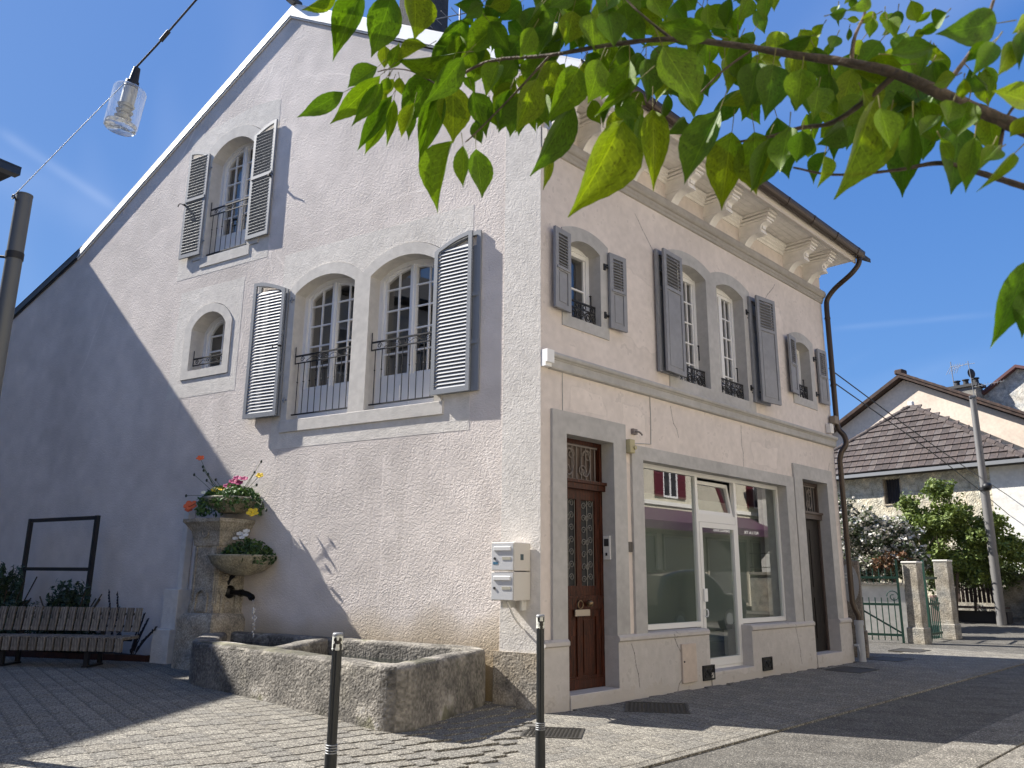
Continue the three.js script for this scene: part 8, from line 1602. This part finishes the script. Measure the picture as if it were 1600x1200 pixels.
// ---------------------------------------------------------------- cherry bough overhead
{
  const t = thing('cherry_tree', 'leafy cherry bough hanging across the top of the view', 'tree', V3(0, 0, 0));
  const bark = mat([0.16, 0.12, 0.095], 0.85, { map: T_stone, bumpMap: reps(T_pits, 6), bumpScale: 0.004 });
  const taper = (pts, thin = 1) => { // tube of varying radius
    const c = new THREE.CatmullRomCurve3(pts.map((p) => V3(p[0], p[1], p[2]))), n = pts.length * 6, m = 9, pos = [], idx = [], fr = c.computeFrenetFrames(n, false), rr2 = rng(pts.length * 31);
    for (let i = 0; i <= n; i++) { const u = i / n, q = c.getPoint(u), k = u * (pts.length - 1), a = Math.floor(Math.min(k, pts.length - 2)), rad = (pts[a][3] + (pts[a + 1][3] - pts[a][3]) * (k - a)) * (0.9 + rr2() * 0.22) * thin; const tn = c.getTangent(u), nn = V3(0, 1, 0).cross(tn).normalize(), bn = tn.clone().cross(nn); for (let j = 0; j < m; j++) { const al = j / m * 2 * PI, v = q.clone().addScaledVector(nn, rad * Math.cos(al)).addScaledVector(bn, rad * Math.sin(al)); pos.push(v.x, v.y, v.z); } }
    for (let i = 0; i < n; i++) for (let j = 0; j < m; j++) { const a = i * m + j, b = i * m + (j + 1) % m; idx.push(a, b, a + m, b, b + m, a + m); }
    const g = new THREE.BufferGeometry(); g.setAttribute('position', new THREE.Float32BufferAttribute(pos, 3)); g.setIndex(idx); g.computeVertexNormals(); return boxUV(g);
  };
  BOUGHS.forEach((b) => part(t, 'branch', taper(b, 0.78), bark));
  // trunk and limb to the right of the view
  part(t, 'trunk', taper([[7.9, -0.1, 8.3, 0.14], [7.85, 0.9, 8.25, 0.115], [7.7, 1.7, 8.15, 0.1], [7.5, 2.6, 8.0, 0.085], [7.3, 3.6, 7.9, 0.06]]), bark);
  part(t, 'limb', taper([[7.6, 2.1, 8.1, 0.06], [6.9, 2.35, 7.95, 0.045], [6.0, 2.35, 7.75, 0.03], [5.4, 2.27, 7.6, 0.02], [5.026, 2.216, 7.495, 0.0165]]), bark);
  part(t, 'limb', taper([[6.9, 2.35, 7.95, 0.03], [6.0, 2.15, 7.7, 0.018], [5.3, 2.07, 7.5, 0.011], [BOUGHS[1][0][0], BOUGHS[1][0][1], BOUGHS[1][0][2], 0.0085]]), bark);
  // leaf blades: ovate, drawn out to a drip tip, toothed, folded along the midrib
  const T_leaf = tex(256, (u, v) => { const x = Math.abs(u - 0.5) * 2, s = (v - x * 0.28) * 9, vein = Math.max(0, 1 - Math.abs(s - Math.round(s)) * 11) * 0.5 * (1 - x * 0.5), mid = Math.max(0, 1 - x * 22), n = fbm(u, v, 30, 2), sp = fbm(u + 0.3, v, 22, 3, NZ2) > 0.73 ? 0.35 : 0; const k = 0.80 + (n - 0.5) * 0.22 + Math.max(vein, mid) * 0.3 - sp * 0.5; return [Math.min(1, k * (0.96 + sp * 0.1)), Math.min(1, k), k * 0.8]; }, true, 1);
  const blade = (fold, droop, wave, seed) => {
    const r = rng(seed), n = 18, half = [], pos = [], uv = [], idx = [];
    const CP = [[0, 0.015], [0.05, 0.11], [0.12, 0.25], [0.22, 0.385], [0.34, 0.475], [0.45, 0.5], [0.56, 0.465], [0.67, 0.37], [0.76, 0.255], [0.83, 0.155], [0.89, 0.085], [0.95, 0.035], [1, 0.003]];
    for (let i = 0; i <= n; i++) { const v = i / n; let q = 0; while (CP[q + 1][0] < v) q++; let w = CP[q][1] + (CP[q + 1][1] - CP[q][1]) * (v - CP[q][0]) / (CP[q + 1][0] - CP[q][0]); w += (i % 2 ? 0.012 : -0.006) * (v > 0.1 && v < 0.85 ? 1 : 0); half.push(Math.max(w, 0.004)); }
    for (let i = 0; i <= n; i++) { const v = i / n; for (let j = -2; j <= 2; j++) { const x = half[i] * j / 2; pos.push(x, v - 0, Math.abs(x) * fold - droop * v * v + wave * Math.sin(v * 9 + (j > 0 ? 1.3 : 0)) * Math.abs(j) / 2); uv.push(0.5 + j / 4, v); } }
    for (let i = 0; i < n; i++) for (let j = 0; j < 4; j++) { const a = i * 5 + j; idx.push(a, a + 1, a + 5, a + 1, a + 6, a + 5); }
    const g = new THREE.BufferGeometry(); g.setAttribute('position', new THREE.Float32BufferAttribute(pos, 3)); g.setAttribute('uv', new THREE.Float32BufferAttribute(uv, 2)); g.setIndex(idx); g.computeVertexNormals(); return g;
  };
  const blades = [blade(0.35, 0.10, 0.012, 1), blade(0.55, 0.2, 0.02, 2), blade(0.2, 0.05, 0.015, 3), blade(0.75, 0.25, 0.02, 4), blade(0.4, -0.12, 0.02, 5)];
  const lm = [[0.17, 0.31, 0.010], [0.25, 0.40, 0.010], [0.13, 0.25, 0.010], [0.36, 0.47, 0.012]].map((c) => new THREE.MeshPhysicalMaterial({ color: col(...c), map: T_leaf, bumpMap: T_leaf, bumpScale: 0.0006, roughness: 0.62, specularIntensity: 0.5, transmission: 0.58, thickness: 0, ior: 1.4, side: THREE.DoubleSide }));
  const r = rng(123), petiole = mat([0.14, 0.13, 0.04], 0.7), C = camera.position, stalks = new THREE.CylinderGeometry(0.0007, 0.0011, 1, 5).translate(0, -0.5, 0);
  const mass = [[], [], [], []];
  [...LEAVES, ...LEAVES_BEHIND_AND_UNSEEN].forEach((l, i) => {
    const b = V3(l[0], l[1], l[2]), e = V3(l[3], l[4], l[5]), ax = e.clone().sub(b), L = ax.length(); ax.normalize();
    const facing = V3(4.879, 1.6, 8.815).sub(b).normalize(), sx = ax.clone().cross(facing).normalize(), nz = sx.clone().cross(ax); const m = new THREE.Matrix4().makeBasis(sx, ax, nz);
    const bi = Math.floor(r() * 5), mi = Math.floor(r() * 4), o = i < 300 ? part(t, 'leaf', blades[bi], lm[mi], b) : new THREE.Mesh(blades[bi]); o.position.copy(b); o.quaternion.setFromRotationMatrix(m); o.rotateY(l[7]); o.scale.set(l[6] * 0.95 / Math.max(0.8, Math.cos(l[7])), L, L * 0.8);
    if (i >= 300) { o.updateMatrix(); mass[mi].push(blades[bi].clone().applyMatrix4(o.matrix)); return; }
    const s = part(o, 'leaf_stalk', stalks, petiole); s.scale.set(1 / o.scale.x, 0.3, 1 / o.scale.z); s.rotation.x = -0.3;
  });
  mass.forEach((l, k) => { if (l.length) part(t, 'leaves', mergeGeometries(l), lm[k]).userData.kind = 'stuff'; });
}
renderer.render(scene, camera);
